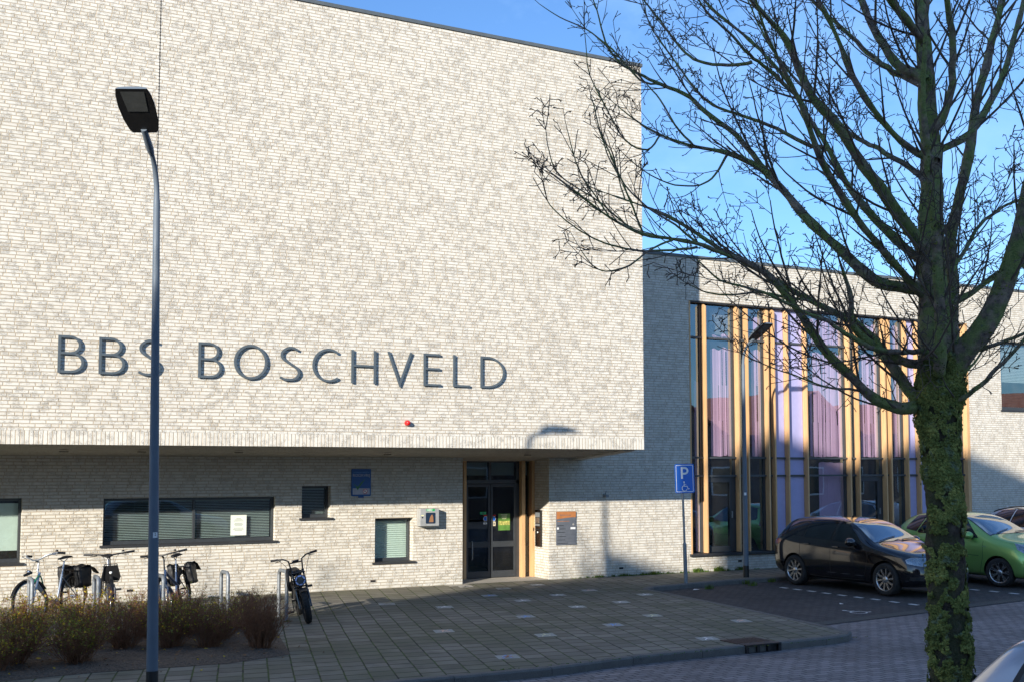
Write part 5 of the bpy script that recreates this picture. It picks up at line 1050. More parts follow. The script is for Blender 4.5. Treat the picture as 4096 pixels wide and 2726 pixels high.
for li, L_ in enumerate(heavy):
    P, Rr = L_[0], L_[1]; n = len(P)
    offs = L_[2] if L_[2] else [L_[3]*(k/(n-1)) for k in range(n)]
    pts = [tp_(a, b, o_) for (a, b), o_ in zip(P, offs)]
    # smooth the traced limb
    def cr3(Pn, Rn, k=4):
        out, ro_ = [], []; Q = [Pn[0]*2-Pn[1]]+Pn+[Pn[-1]*2-Pn[-2]]
        for i in range(1, len(Q)-2):
            for j in range(k):
                t = j/k; a, b, c, d = Q[i-1], Q[i], Q[i+1], Q[i+2]; out.append(.5*((2*b)+(c-a)*t+(2*a-5*b+4*c-d)*t*t+(3*b-a-3*c+d)*t**3)); ro_.append(lerp(Rn[i-1], Rn[i], t))
        out.append(Pn[-1]); ro_.append(Rn[-1]); return out, ro_
    sp_, sr_ = cr3(pts, Rr)
    sp_ = [p+rv(rnd)*min(.012, r*.35) for p, r in zip(sp_, sr_)]
    if max(Rr) > .033:
        s_ = rough_tube(sp_, sr_, 18 if max(Rr) > .06 else 12, .045, .007, li, mb_); msurf += [q for q in s_ if q[2] > .022 and rnd.random() < .8]
    else: mb_.tube(sp_, sr_, 8, cap=True)
    # side shoots all along
    tot = sum((sp_[i+1]-sp_[i]).length for i in range(len(sp_)-1)); acc = 0; nxt = .12; side = None
    for i in range(1, len(sp_)):
        seg = (sp_[i]-sp_[i-1]); acc += seg.length; d = seg.normalized()
        while nxt < acc:
            fr = nxt/tot; p = sp_[i]; r = sr_[i]
            side = d.cross(Vector((0, 0, 1))).normalized() if rnd.random() < .5 else (Matrix.Rotation(rnd.uniform(0, 6.28), 3, d) @ d.orthogonal()).normalized()
            for sg in (1, -1):
                if rnd.random() < .72:
                    ln = rnd.uniform(.25, 1.25)*(1.05-.45*fr)*min(1.25, .65+r*9); lv_ = 2 if (ln > .6) else 1
                    if max(Rr) < .0125: ln *= .55; lv_ = 1 if rnd.random() < .5 else 0
                    if r > .06 and rnd.random() < .45: ln *= .5
                    shoot(mtw, p, (d*rnd.uniform(.8, 1.5)+side*sg*.8+Vector((0, 0, .06))).normalized(), ln, min(.011, max(.0045, r*.42)), lv_, rnd, rnd.uniform(.2, .9))
            nxt += rnd.uniform(.14, .30)*(1.5 if fr < .35 and r > .02 else 1.)*(1.35 if max(Rr) < .0125 else 1)*(1.0 if r < .04 else 1.35)
    shoot(mtw, sp_[-1], (sp_[-1]-sp_[-2]).normalized(), .16, sr_[-1], 1, rnd, .9)
mt.build('trunk', M_bark, tree); mb_.build('limbs', M_limb, tree); mtw.build('twigs', M_twig, tree)
# moss cushions on trunk and lower limbs: small ragged flakes
mo = MB(); mo.fixn = False
def flake(q, nrm, s):
    t = nrm.orthogonal().normalized(); b = nrm.cross(t); a0 = rnd.uniform(0, 6.28); c = q+nrm*s*rnd.uniform(.25, .9); V = [c]; k = rnd.randint(4, 6)
    for j in range(k):
        a = a0+6.28*j/k; rr_ = s*rnd.uniform(.5, 1.2); V.append(q+(t*math.cos(a)+b*math.sin(a))*rr_+nrm*s*rnd.uniform(-.2, .45))
    mo.add(V, [(0, 1+j, 1+(j+1) % k) for j in range(k)])
def md(q): return .75*mn.noise(q*5.2+Vector((3, 1, 7)))+.7*mn.noise(q*14)
for q, nrm, r in surf:
    if nrm.y > .75: continue
    for _ in range(22):
        qq = q+rv(rnd)*.024; d_ = md(qq)
        bare = .0 if qq.z < 2.2 else -.35
        if d_ > bare: flake(qq-nrm*.004, nrm, rnd.uniform(.007, .017)*(1+.9*max(0, d_)))
for q, nrm, r in msurf:
    for _ in range(3):
        qq = q+rv(rnd)*.02
        if md(qq) > -.05+.5*max(0, qq.z-4.2): flake(qq-nrm*.004, nrm, rnd.uniform(.005, .011))
mo.build('moss', M_moss, tree)
# trees along the street further left: they dapple the pavement
for x, y, lb in ((-13.5, 6.4, 'bare street tree to the left, outside the view'), (-6.3, 7.6, 'second bare street tree to the left, outside the view')):
    r_ = dup(tree, (x, y, -.1), random.uniform(1, 5), lb)

# ================================================================== SHRUBS
def shrub(name, label, loc, h, spread, n, seed, green, yel):
    t = thing(name, label, 'shrub', loc, 0, 'shrubs in the planting bed'); rnd = random.Random(seed); m = MB(); m.fixn = False; lg = MB(); lg.fixn = False; o = Vector(loc)
    def leaf(p, s):
        d = rv(rnd); d.z = abs(d.z)*.8; d.normalize(); w_ = d.cross(rv(rnd)).normalized()*s*.26; mi = 1 if rnd.random() < yel else 0
        lg.add([p, p+d*s*.5+w_, p+d*s, p+d*s*.5-w_], [(0,1,2,3)], mi)
    for i in range(n):
        a = rnd.uniform(0, 6.28); r = rnd.uniform(0, .14); p = o+Vector((r*math.cos(a), r*math.sin(a), 0)); tilt = abs(rnd.gauss(0, .62))*spread; d = Vector((math.cos(a)*tilt, math.sin(a)*tilt, 1)).normalized(); ln = h*rnd.uniform(.55, 1.1)/(.45+.55*d.z); k = 7; pts = [p]
        for j in range(k): d = (d+rv(rnd)*.13+Vector((0, 0, .04))).normalized(); pts.append(pts[-1]+d*ln/k)
        m.tube(pts, [lerp(.0048, .0018, j/k) for j in range(k+1)], 3, cap=False)
        for j in range(2, k+1):
            for _ in range(2):
                if rnd.random() < .85:
                    d2 = ((pts[j]-pts[j-1]).normalized()+rv(rnd)*.8).normalized(); l2 = ln*rnd.uniform(.08, .26); e = pts[j]+d2*l2; mid_ = pts[j].lerp(e, .5)+rv(rnd)*.01; m.tube([pts[j], mid_, e], [.0022, .0018, .0014], 3, cap=False)
                    for _k in range(3): e2 = mid_+(d2+rv(rnd)).normalized()*l2*.5; m.tube([mid_, e2], [.0016, .0012], 3, cap=False)
                    for _k in range(int(green*(-.2+1.2*j/k)*rnd.uniform(0, 7.5))): leaf(pts[j].lerp(e, rnd.uniform(0, 1.2))+rv(rnd)*.022, rnd.uniform(.018, .042))
    m.build('stems', M_shrubtwig, t); lg.build('leaves', [M_leafG, M_leafY], t); return t
SH = [((0.75, 15.6), .80, 1.0, 105, .9, .3, 'leafy shrub at the left edge of the photo'), ((1.55, 16.1), .78, 1.0, 110, 1.0, .35, 'green and yellow leafed shrub in front of the silver bicycle'),
      ((2.05, 14.95), .72, 1.1, 110, 1.0, .12, 'greenest shrub, just left of the near lamp post'), ((2.35, 16.6), .72, 1.0, 100, .7, .5, 'yellow-leafed shrub in front of the head-on bicycle'),
      ((2.75, 15.9), .62, 1.0, 95, .25, .3, 'nearly bare brown shrub directly behind the near lamp post'), ((3.30, 15.7), .66, 1.0, 110, .7, .25, 'green tinged shrub just right of the near lamp post'),
      ((3.75, 16.7), .70, .8, 90, .35, .2, 'tall thin brown shrub below the blue-grey bicycle bags'), ((4.05, 16.1), .58, 1.0, 95, .6, .3, 'low green shrub left of the empty bicycle stand'), ((4.30, 15.05), .76, .62, 150, .12, .35, 'dense bare brown shrub at the right end of the planting bed'),
      ((1.1, 14.75), .55, 1.0, 85, .6, .2, 'low brown and green shrub at the front left of the bed'), ((0.2, 16.9), .75, 1.0, 90, .6, .4, 'shrub at the left edge below the window corner'), ((4.6, 16.9), .62, .8, 80, .4, .3, 'sparse shrub touching the empty bicycle stand'),
      ((3.2, 16.9), .66, 1.0, 90, .5, .3, 'small shrub below the front wheel of the blue-grey bicycle'), ((1.35, 15.2), .6, 1.1, 90, .6, .3, 'middle shrub of the bed left of the lamp post, behind the low front one'), ((3.75, 15.5), .55, .9, 100, .3, .15, 'brownish shrub between the lamp post and the bare right-end shrub')]
for i, ((x, y), h, s_, n, gr, ye, lb) in enumerate(SH): shrub('shrub', lb, (x, y, .03), h*.80, s_, n, 100+i, gr, ye)

# ================================================================== BICYCLES
def wheel(m_t, m_r, m_s, c, R, r, spokes=28, axis='Y', rimr=.010):
    m_t.torus(c, R-r, r, axis, 44, 10); m_r.torus(c, R-r*2-.004, rimr, axis, 44, 6)
    for k in range(spokes):
        a = 2*math.pi*k/spokes; hub = .022*(1 if k % 2 else -1); ah = a+(.55 if (k//2) % 2 else -.55)
        m_s.tube([(c[0]+.018*math.cos(ah), c[1]+hub, c[2]+.018*math.sin(ah)), (c[0]+(R-2*r)*math.cos(a), c[1], c[2]+(R-2*r)*math.sin(a))], .0011, 3, cap=False)
    m_s.tube([(c[0], c[1]-.045, c[2]), (c[0], c[1]+.045, c[2])], .018, 10)
def bicycle(label, loc, rz, lean_, kind, steer=0.):
    # local: +X forward, rear contact left of the origin
    t = thing('bicycle' if kind != 'fat' else 'electric_bicycle', label, 'bicycle', loc, rz, 'parked bicycles'); t.rotation_euler = (lean_, 0, rz); ORG[t] = Vector((0, 0, 0))
    fat = kind == 'fat'; R = .355 if not fat else .265; r = .021 if kind == 'city' else (.026 if not fat else .052); wb = 1.08 if not fat else 1.12; xr, xf = -wb*.52, wb*.48
    frame_m = {'city': M_bikesilver, 'sport': M_bikegrey, 'blue': M_bikeblue, 'fat': M_gloss}[kind]
    def W(nm, c, par):
        a, b, c_ = MB(), MB(), MB(); wheel(a, b, c_, c, R, r, 32 if not fat else 12, rimr=.010 if not fat else .03); w_ = a.build(nm, M_rubber, par, False)
        if fat:      # tread blocks
            tr = MB()
            for k in range(34):
                an = 2*math.pi*k/34
                for yy in (-.030, -.010, .012, .032): 
                    Mx = Matrix.Translation(c) @ Matrix.Rotation(-an, 4, 'Y') @ Matrix.Translation((R-.004-abs(yy)*.32, yy, 0)); tr.box((-.006, -.007, -.013), (.006, .007, .013), 0, Mx)
            tr.build('tread', M_rubber, w_, False)
        b.build('rim', M_alu if not fat else M_gloss, w_, False); c_.build('spokes', M_chrome if not fat else M_black, w_, False); return w_
    W('wheel', (xr, 0, R), t)
    # everything that steers
    Ms = Matrix.Translation((xf-.07-.05, 0, 0)) @ Matrix.Rotation(steer, 4, Vector((-.30, 0, 1)).normalized()) @ Matrix.Translation((-(xf-.07-.05), 0, 0))
    def sb(mb, nm, mat, par=None):
        mb.v = [tuple(Ms @ Vector(v)) for v in mb.v]; return mb.build(nm, mat, par or t, False)
    a, b, c_ = MB(), MB(), MB(); wheel(a, b, c_, (xf, 0, R), R, r, 32 if not fat else 12, rimr=.010 if not fat else .03); Wf = sb(a, 'wheel', M_rubber)
    if fat:
        tr = MB()
        for k in range(34):
            an = 2*math.pi*k/34
            for yy in (-.030, -.010, .012, .032): Mx = Matrix.Translation((xf, 0, R)) @ Matrix.Rotation(-an, 4, 'Y') @ Matrix.Translation((R-.004-abs(yy)*.32, yy, 0)); tr.box((-.006, -.007, -.013), (.006, .007, .013), 0, Mx)
        sb(tr, 'tread', M_rubber, Wf)
    sb(b, 'rim', M_alu if not fat else M_gloss, Wf); sb(c_, 'spokes', M_chrome if not fat else M_black, Wf)
    hx, hz = xf-.20, R+.42     # head tube top
    if not fat:
        hb, ht = Vector((xf-.10, 0, R+.14+.11)), Vector((xf-.19, 0, R+.44)); bb = Vector((xr+.46, 0, .28)); st_ = Vector((xr+.30, 0, R+.36)); ra = Vector((xr, 0, R))
        m = MB(); m.tube([hb-(ht-hb)*.15, ht], .021, 12); fr = .019 if kind == 'city' else .026
        if kind == 'city': m.tube([hb+(ht-hb)*.2, (hb+bb)/2+Vector((-.03, 0, -.06)), bb+Vector((0, 0, .04))], fr, 12); m.tube([hb, (hb+bb)/2+Vector((-.05, 0, -.09)), bb], fr, 12)
        else: m.tube([hb, bb+Vector((.02, 0, .02))], .038, 12); m.tube([ht-(ht-hb)*.15, st_-Vector((0, 0, .22))], fr, 12)
        m.tube([bb, st_], .018, 12)
        for s_ in (-1, 1): m.tube([bb+Vector((0, s_*.02, 0)), ra+Vector((0, s_*.06, 0))], .010, 8); m.tube([st_+Vector((0, s_*.015, -.05)), ra+Vector((0, s_*.06, 0))], .008, 8)
        m.build('frame', frame_m, t, False)
        m = MB(); m.tube([st_, st_+Vector((-.07, 0, .20))], .0135, 10); m.build('seat_post', M_alu, t, False)
        # saddle
        sc_ = st_+Vector((-.06, 0, .235)); V = []; st = [(.14, .020, -.005), (.06, .035, .0), (-.02, .075, .010), (-.09, .10, .018), (-.13, .085, .012)]
        m = MB()
        for x, w_, z in st:
            for k in range(9): a_ = math.pi*k/8; V.append(sc_+Vector((x, w_*math.cos(a_), z+.030*math.sin(a_))))
        m.add(V, [(i*9+k, i*9+k+1, (i+1)*9+k+1, (i+1)*9+k) for i in range(4) for k in range(8)], 0, True); m.add(V[:9], [tuple(range(9))]); m.add(V[-9:], [tuple(range(9))])
        m.add([V[i*9+j] for i in range(5) for j in (0, 8)], [(2*i, 2*i+1, 2*i+3, 2*i+2) for i in range(4)]); m.tube([sc_+Vector((.08, 0, -.01)), sc_+Vector((0, 0, -.045)), sc_+Vector((-.1, 0, -.005))], .006, 6); m.build('saddle', M_black, t, False)
        # fork, mudguard
        m = MB(); cr_ = hb-(ht-hb)*.15
        for s_ in (-1, 1): m.tube([cr_+Vector((0, s_*.03, 0)), cr_+Vector((.02, s_*.055, -.05)), Vector((xf, s_*.055, R))], .012 if kind == 'city' else .017, 8)
        m.box((cr_.x-.03, -.06, cr_.z-.03), (cr_.x+.03, .06, cr_.z+.012)); sb(m, 'fork', frame_m)
        for (cx_, a0, a1, st_r) in ((xf, 20, 150, True), (xr, 30, 190, False)):
            m = MB(); Pm = [(cx_+(R+.018)*math.cos(R_(a0+(a1-a0)*k/20)), 0, R+(R+.018)*math.sin(R_(a0+(a1-a0)*k/20))) for k in range(21)]
            V = [(p[0], y_, p[2]-abs(y_)*.35) for p in Pm for y_ in (-.028, -.012, .012, .028)]; m.add(V, [(i*4+k, i*4+k+1, (i+1)*4+k+1, (i+1)*4+k) for i in range(20) for k in range(3)], 0, True); m.fixn = False
            (sb(m, 'mudguard', M_black) if st_r else m.build('mudguard', M_black, t, False))
        # cranks, chain guard
        m = MB(); m.torus(bb, .075, .008, 'Y', 24, 6); m.box((bb.x-.012, -.08, bb.z-.17), (bb.x+.012, -.065, bb.z)); m.box((bb.x-.012, .065, bb.z), (bb.x+.012, .08, bb.z+.17)); m.tube([bb-Vector((0, .08, 0)), bb+Vector((0, .08, 0))], .02, 10)
        C_ = m.build('crank', M_black, t, False)
        for s_, z in ((-1, -.17), (1, .17)): m = MB(); y0_ = s_*.09; m.bbox((bb.x-.045, min(y0_, y0_+s_*.09), bb.z+z-.012), (bb.x+.045, max(y0_, y0_+s_*.09), bb.z+z+.012), .004); m.build('pedal', M_black, t, False)
        # stem and bars
        top = ht+Vector((-.035, 0, .16 if kind == 'city' else .20)); m = MB(); m.tube([ht, top], .014, 10); m.tube([top-Vector((.0, 0, .01)), top+Vector((.06, 0, .03))], .016, 10); sb(m, 'stem', M_black if kind != 'city' else M_alu)
        tb = top+Vector((.05, 0, .03)); m = MB()
        if kind == 'city': pts = [tb+Vector(v) for v in ((-.24, -.33, .06), (-.12, -.30, .075), (-.02, -.20, .06), (0, -.06, 0), (0, .06, 0), (-.02, .20, .06), (-.12, .30, .075), (-.24, .33, .06))]
        else: pts = [tb+Vector(v) for v in ((-.09, -.36, .03), (-.03, -.20, .02), (0, 0, 0), (-.03, .20, .02), (-.09, .36, .03))]
        m.tube([tuple(p) for p in pts], .012, 10); hb_ = sb(m, 'handlebar', M_bikesilver if kind == 'city' else M_black)
        for e, f_ in ((0, 1), (-1, -2)):
            a_, b_ = pts[e], pts[f_]; d = (b_-a_).normalized(); m = MB(); m.tube([a_-d*.01, a_+d*.12], .018, 10); sb(m, 'grip', M_black)
            m = MB(); c = a_+d*.17; m.tube([c, c+d*.02+Vector((.045, 0, -.012)), c-d*.09+Vector((.055, 0, -.03))], .006, 6); sb(m, 'brake_lever', M_chrome if kind == 'city' else M_black)
        m = MB(); c = pts[-2]+Vector((0, 0, .03)); m.lathe([(0, .018), (.018, .012), (.023, -.008), (0, -.012)], tuple(c), 'Z', 12); sb(m, 'bell', M_black)
        # cables
        m = MB()
        for s_ in (-1, 1): m.tube([tuple(Vector(v)) for v in catmull([pts[1 if s_ < 0 else -2][:], tb+Vector((.10, s_*.09, -.03)), hb+Vector((.07, s_*.03, .08)), hb+Vector((.02, s_*.02, -.04))], 5)], .003, 4)
        sb(m, 'cables', M_black)
        # head light
        m = MB(); c = (hb+ht)/2+Vector((.075, 0, .02)) if kind != 'city' else Vector((xf-.02, 0, 2*R+.11)); m.lathe([(.0, -.03), (.026, -.02), (.032, .02), (.030, .028), (0, .03)], tuple(c), 'X', 14); sb(m, 'headlight', M_chrome if kind == 'city' else M_black)
        # luggage rack
        rz_ = 2*R+.06; m = MB()
        for s_ in (-1, 1): m.tube([(xr+.22, s_*.05, rz_), (xr-.22, s_*.06, rz_), (xr-.25, s_*.03, rz_)], .006, 6); m.tube([(xr-.03, s_*.06, rz_), (xr, s_*.07, R)], .005, 6); m.tube([(xr+.15, s_*.05, rz_), (xr, s_*.07, R)], .005, 6)
        for x in (-.15, -.02, .12): m.tube([(xr+x, -.055, rz_), (xr+x, .055, rz_)], .005, 6)
        m.build('luggage_rack', M_black, t, False)
        m = MB(); m.bbox((xr-.27, -.03, rz_-.07), (xr-.25, .03, rz_-.01), .005); m.build('rear_light', M_taillight, t, False)
        if kind in ('city', 'blue'):
            for s_ in (-1, 1):
                bm = bmesh.new(); bmesh.ops.create_cube(bm, size=1); bmesh.ops.subdivide_edges(bm, edges=bm.edges[:], cuts=5, use_grid_fill=True)
                for v in bm.verts:
                    p = v.co; q = Vector((p.x*.36, p.y*.13, p.z*.32)); q.y *= 1-.35*(p.z+.5); q.x *= 1-.18*(.5-p.z); q += rv(rnd)*.006+Vector((mn.noise(p*4)*.02, mn.noise(p*5+Vector((3,3,3)))*.015, mn.noise(p*3)*.02)); v.co = q+Vector((xr-.06, s_*.14, rz_-.12))
                bm.verts.index_update(); m = MB(); m.add([v.co.copy() for v in bm.verts], [[v.index for v in f.verts] for f in bm.faces], 0, True); bm.free()
                # loose flap folded back over the top
                y_ = s_*.15; F_ = [(xr+.12, y_-.05, rz_+.05), (xr-.10, y_-.05, rz_+.075), (xr-.30, y_-.05, rz_+.02), (xr-.40, y_-.03, rz_-.09)]; V = [Vector(p)+Vector((0, w_, (-.02 if k_ else 0)+rnd.uniform(-.01, .01))) for p in F_ for k_, w_ in enumerate((0, .06, .11))]
                m.add(V, [(i*3+k, i*3+k+1, (i+1)*3+k+1, (i+1)*3+k) for i in range(3) for k in range(2)], 0, True); m.fixn = False
                m.build('pannier', M_bag, t, False)
        if kind == 'city':
            m = MB(); P = [(xf-.10+.22*math.cos(a_)*1.0, .05*math.sin(a_*1.7)+.03, R+.16+.24*math.sin(a_)) for a_ in [k*.31 for k in range(16)]]; m.tube(P, .011, 8); m.build('cable_lock', M_hosegreen, t, False)
            m = MB(); m.tube([(xf-.02, -.02, 2*R+.10), (xf+.12, -.05, 2*R+.07)], .02, 10); m.build('lock_barrel', M_black, t, False)
        if kind == 'sport':   # front carrier plate
            z = ht.z-.02; x = hb.x+.10; m = MB(); pl = [(-.12, -.11), (.12, -.11), (.14, -.06), (.09, .13), (-.09, .13), (-.14, -.06)]; m.prism(pl, lambda a_, b_, d: (x+d+b_*.25, a_, z-.02+b_), 0, .012); sb(m, 'front_carrier', M_black)
            m = MB(); m.tube([(x+.03, -.135, z-.07), (x+.06, -.09, z+.13), (x+.06, .09, z+.13), (x+.03, .135, z-.07), (x+.0, .10, z-.14), (x+.0, -.10, z-.14), (x+.03, -.135, z-.07)], .009, 8); sb(m, 'carrier_hoop', M_black)
            m = MB(); m.lathe([(0, 0), (.022, 0), (.022, .003), (0, .0035)], (x+.018, 0, z+.0), 'X', 18); sb(m, 'round_badge', M_white)
            m = MB(); m.bbox((xr+.30, -.16, R+.0), (xr+.62, -.10, R+.28), .02); m.build('frame_bag', M_bag, t, False)
        if kind == 'blue':
            m = MB(); m.lathe([(0, 0), (.026, 0), (.026, .003), (0, .0035)], tuple((hb+ht)/2+Vector((.020, 0, 0))), 'X', 18); sb(m, 'round_badge', M_white)
    else:
        # fat-tyre electric bike: twin-tube fork, box bar, round lamp, long bench seat, battery
        fx, fz = xf, R; ht = Vector((xf-.18, 0, .78)); m = MB()
        for s_ in (-1, 1):
            m.tube([(fx, s_*.085, fz-.02), (fx-.10, s_*.085, .50)], .022, 12); m.tube([(fx-.09, s_*.085, .48), (fx-.185, s_*.085, .80)], .015, 12); m.tube([(fx-.185, s_*.085, .79), (fx-.19, s_*.085, .815)], .021, 12)
        m.bbox((fx-.21, -.105, .76), (fx-.13, .105, .785), .006); m.bbox((fx-.15, -.105, .55), (fx-.08, .105, .575), .006); sb(m, 'fork', M_gloss)
        m = MB(); Pm = [(xf+(R+.03)*math.cos(R_(60+k*5)), 0, R+(R+.03)*math.sin(R_(60+k*5))) for k in range(15)]; V = [(p[0], y_, p[2]-abs(y_)*.3) for p in Pm for y_ in (-.06, -.03, .03, .06)]; m.add(V, [(i*4+k, i*4+k+1, (i+1)*4+k+1, (i+1)*4+k) for i in range(14) for k in range(3)], 0, True); m.fixn = False; sb(m, 'mudguard', M_black)
        lc = (fx-.045, 0, .665); m = MB(); m.lathe([(0, -.07), (.06, -.055), (.085, -.01), (.088, .02), (.078, .028)], lc, 'X', 28); Lh = sb(m, 'headlight', M_black)
        m = MB(); m.lathe([(.058, .026), (.078, .030), (.078, .034), (.058, .033)], lc, 'X', 28); sb(m, 'light_ring', plain('light_ring', (.55, .62, .95), .2, coat=.5), Lh); m = MB(); m.lathe([(0, .026), (.056, .024)], lc, 'X', 24); sb(m, 'lens', M_lens, Lh)
        for k in range(6): a_ = k*1.047; m = MB(); Mx = Matrix.Translation(lc) @ Matrix.Rotation(a_, 4, 'X'); m.box((.033, .056, -.005), (.038, .080, .005), 0, Mx); sb(m, 'ring_tab', M_black, Lh)
        bz = .80; m = MB()
        for s_ in (-1, 1): m.tube([(fx-.19, s_*.0, bz-.02), (fx-.20, s_*.085, bz), (fx-.215, s_*.105, bz+.17), (fx-.225, s_*.18, bz+.215), (fx-.27, s_*.33, bz+.225)], .0125, 10)
        m.tube([(fx-.21, -.10, bz+.13), (fx-.21, .10, bz+.13)], .010, 8); m.tube([(fx-.18, 0, bz-.06), (fx-.195, 0, bz+.01)], .02, 10); sb(m, 'handlebar', M_black)
        for s_ in (-1, 1):
            m = MB(); m.tube([(fx-.255, s_*.25, bz+.221), (fx-.275, s_*.36, bz+.228)], .019, 10); sb(m, 'grip', M_rubber); m = MB(); m.tube([(fx-.24, s_*.21, bz+.22), (fx-.19, s_*.22, bz+.20), (fx-.19, s_*.31, bz+.195)], .006, 6); sb(m, 'brake_lever', M_black)
            m = MB(); m.tube([(fx-.235, s_*.25, bz+.22), (fx-.10, s_*.17, bz+.12), (fx-.10, s_*.10, bz-.10), (fx-.09, s_*.09, bz-.25)], .004, 5); sb(m, 'cable', M_black)
        m = MB(); m.bbox((fx-.26, -.055, bz+.14), (fx-.19, .055, bz+.17), .01); sb(m, 'display', M_gloss)
        m = MB(); m.tube([(xf-.14, 0, .60), (xf-.22, 0, .80)], .03, 12); m.tube([(xf-.17, 0, .66), (-.08, 0, .40), (-.16, 0, .30)], .032, 12); m.tube([(xf-.20, 0, .74), (-.12, 0, .66), (-.34, 0, .66), (xr-.02, 0, .64)], .024, 12); m.tube([(-.16, 0, .30), (-.26, 0, .64)], .022, 12)
        for s_ in (-1, 1): m.tube([(-.16, s_*.05, .30), (xr, s_*.08, R)], .014, 8); m.tube([(-.34, s_*.05, .64), (xr, s_*.08, R)], .011, 8)
        m.build('frame', M_gloss, t, False)
        m = MB(); m.bbox((-.10, -.045, .44), (.16, .045, .64), .02); m.build('battery', M_bag, t, False)
        m = MB(); m.bbox((xr-.12, -.10, .68), (-.02, .10, .76), .03); m.build('bench_seat', M_bag, t, False)
        m = MB(); Pm = [(xr+(R+.04)*math.cos(R_(40+k*8)), 0, R+(R+.04)*math.sin(R_(40+k*8))) for k in range(15)]; V = [(p[0], y_, p[2]-abs(y_)*.3) for p in Pm for y_ in (-.06, -.03, .03, .06)]; m.add(V, [(i*4+k, i*4+k+1, (i+1)*4+k+1, (i+1)*4+k) for i in range(14) for k in range(3)], 0, True); m.fixn = False; m.build('mudguard', M_black, t, False)
        m = MB(); m.lathe([(0, -.01), (.07, -.01), (.07, .01), (0, .01)], (-.16, -.06, .30), 'Y', 24); m.box((-.17, -.13, .13), (-.15, -.115, .30)); m.box((-.17, .115, .30), (-.15, .13, .47)); m.tube([(-.16, -.13, .30), (-.16, .13, .30)], .018, 10); m.build('crank', M_black, t, False)
        for s_, z in ((-1, -.17), (1, .17)): m = MB(); y0_ = s_*.13; m.bbox((-.21, min(y0_, y0_+s_*.10), .30+z-.014), (-.11, max(y0_, y0_+s_*.10), .30+z+.014), .004); m.build('pedal', M_black, t, False)
        m = MB(); P_ = [(-.05, -.06, .78), (.12, -.13, .80), (.20, -.16, .62), (.10, -.14, .50)]; m.tube([tuple(v) for v in catmull(P_, 5)], .028, 10); m.build('chain_lock', M_bag, t, False)
    return t
def place_bike(label, px, py, head, kind, lean_=0, steer=0, v=None):
    fat = kind == 'fat'; R = .355 if not fat else .265; wb = 1.08 if not fat else 1.12; q = G(px, py) if v is None else v
    xf = wb*.48; return bicycle(label, (q[0]-xf*math.cos(head), q[1]-xf*math.sin(head), 0), head, lean_, kind, steer)
def hd(deg, q=None): return R_(deg)+math.atan2(-q[1], -q[0])      # 0 = pointing straight at the camera
for lb, px, py, dg, kd, ln, stv in (('silver city bicycle with black panniers leaning on the leftmost stand', 132, 2508, -33, 'city', 3, -12), ('dark bicycle with white-badged front carrier standing head-on', 449, 2492, 3, 'sport', 3, 0),
        ('blue-grey bicycle with open black panniers half behind the near lamp post', 672, 2490, -15, 'blue', 8, -4), ('black fat-tyre electric bicycle with round ring headlight leaning on a hoop', 1236, 2490, 7, 'fat', 12, 0)):
    place_bike(lb, px, py, hd(dg, G(px, py)), kd, R_(ln), R_(stv))
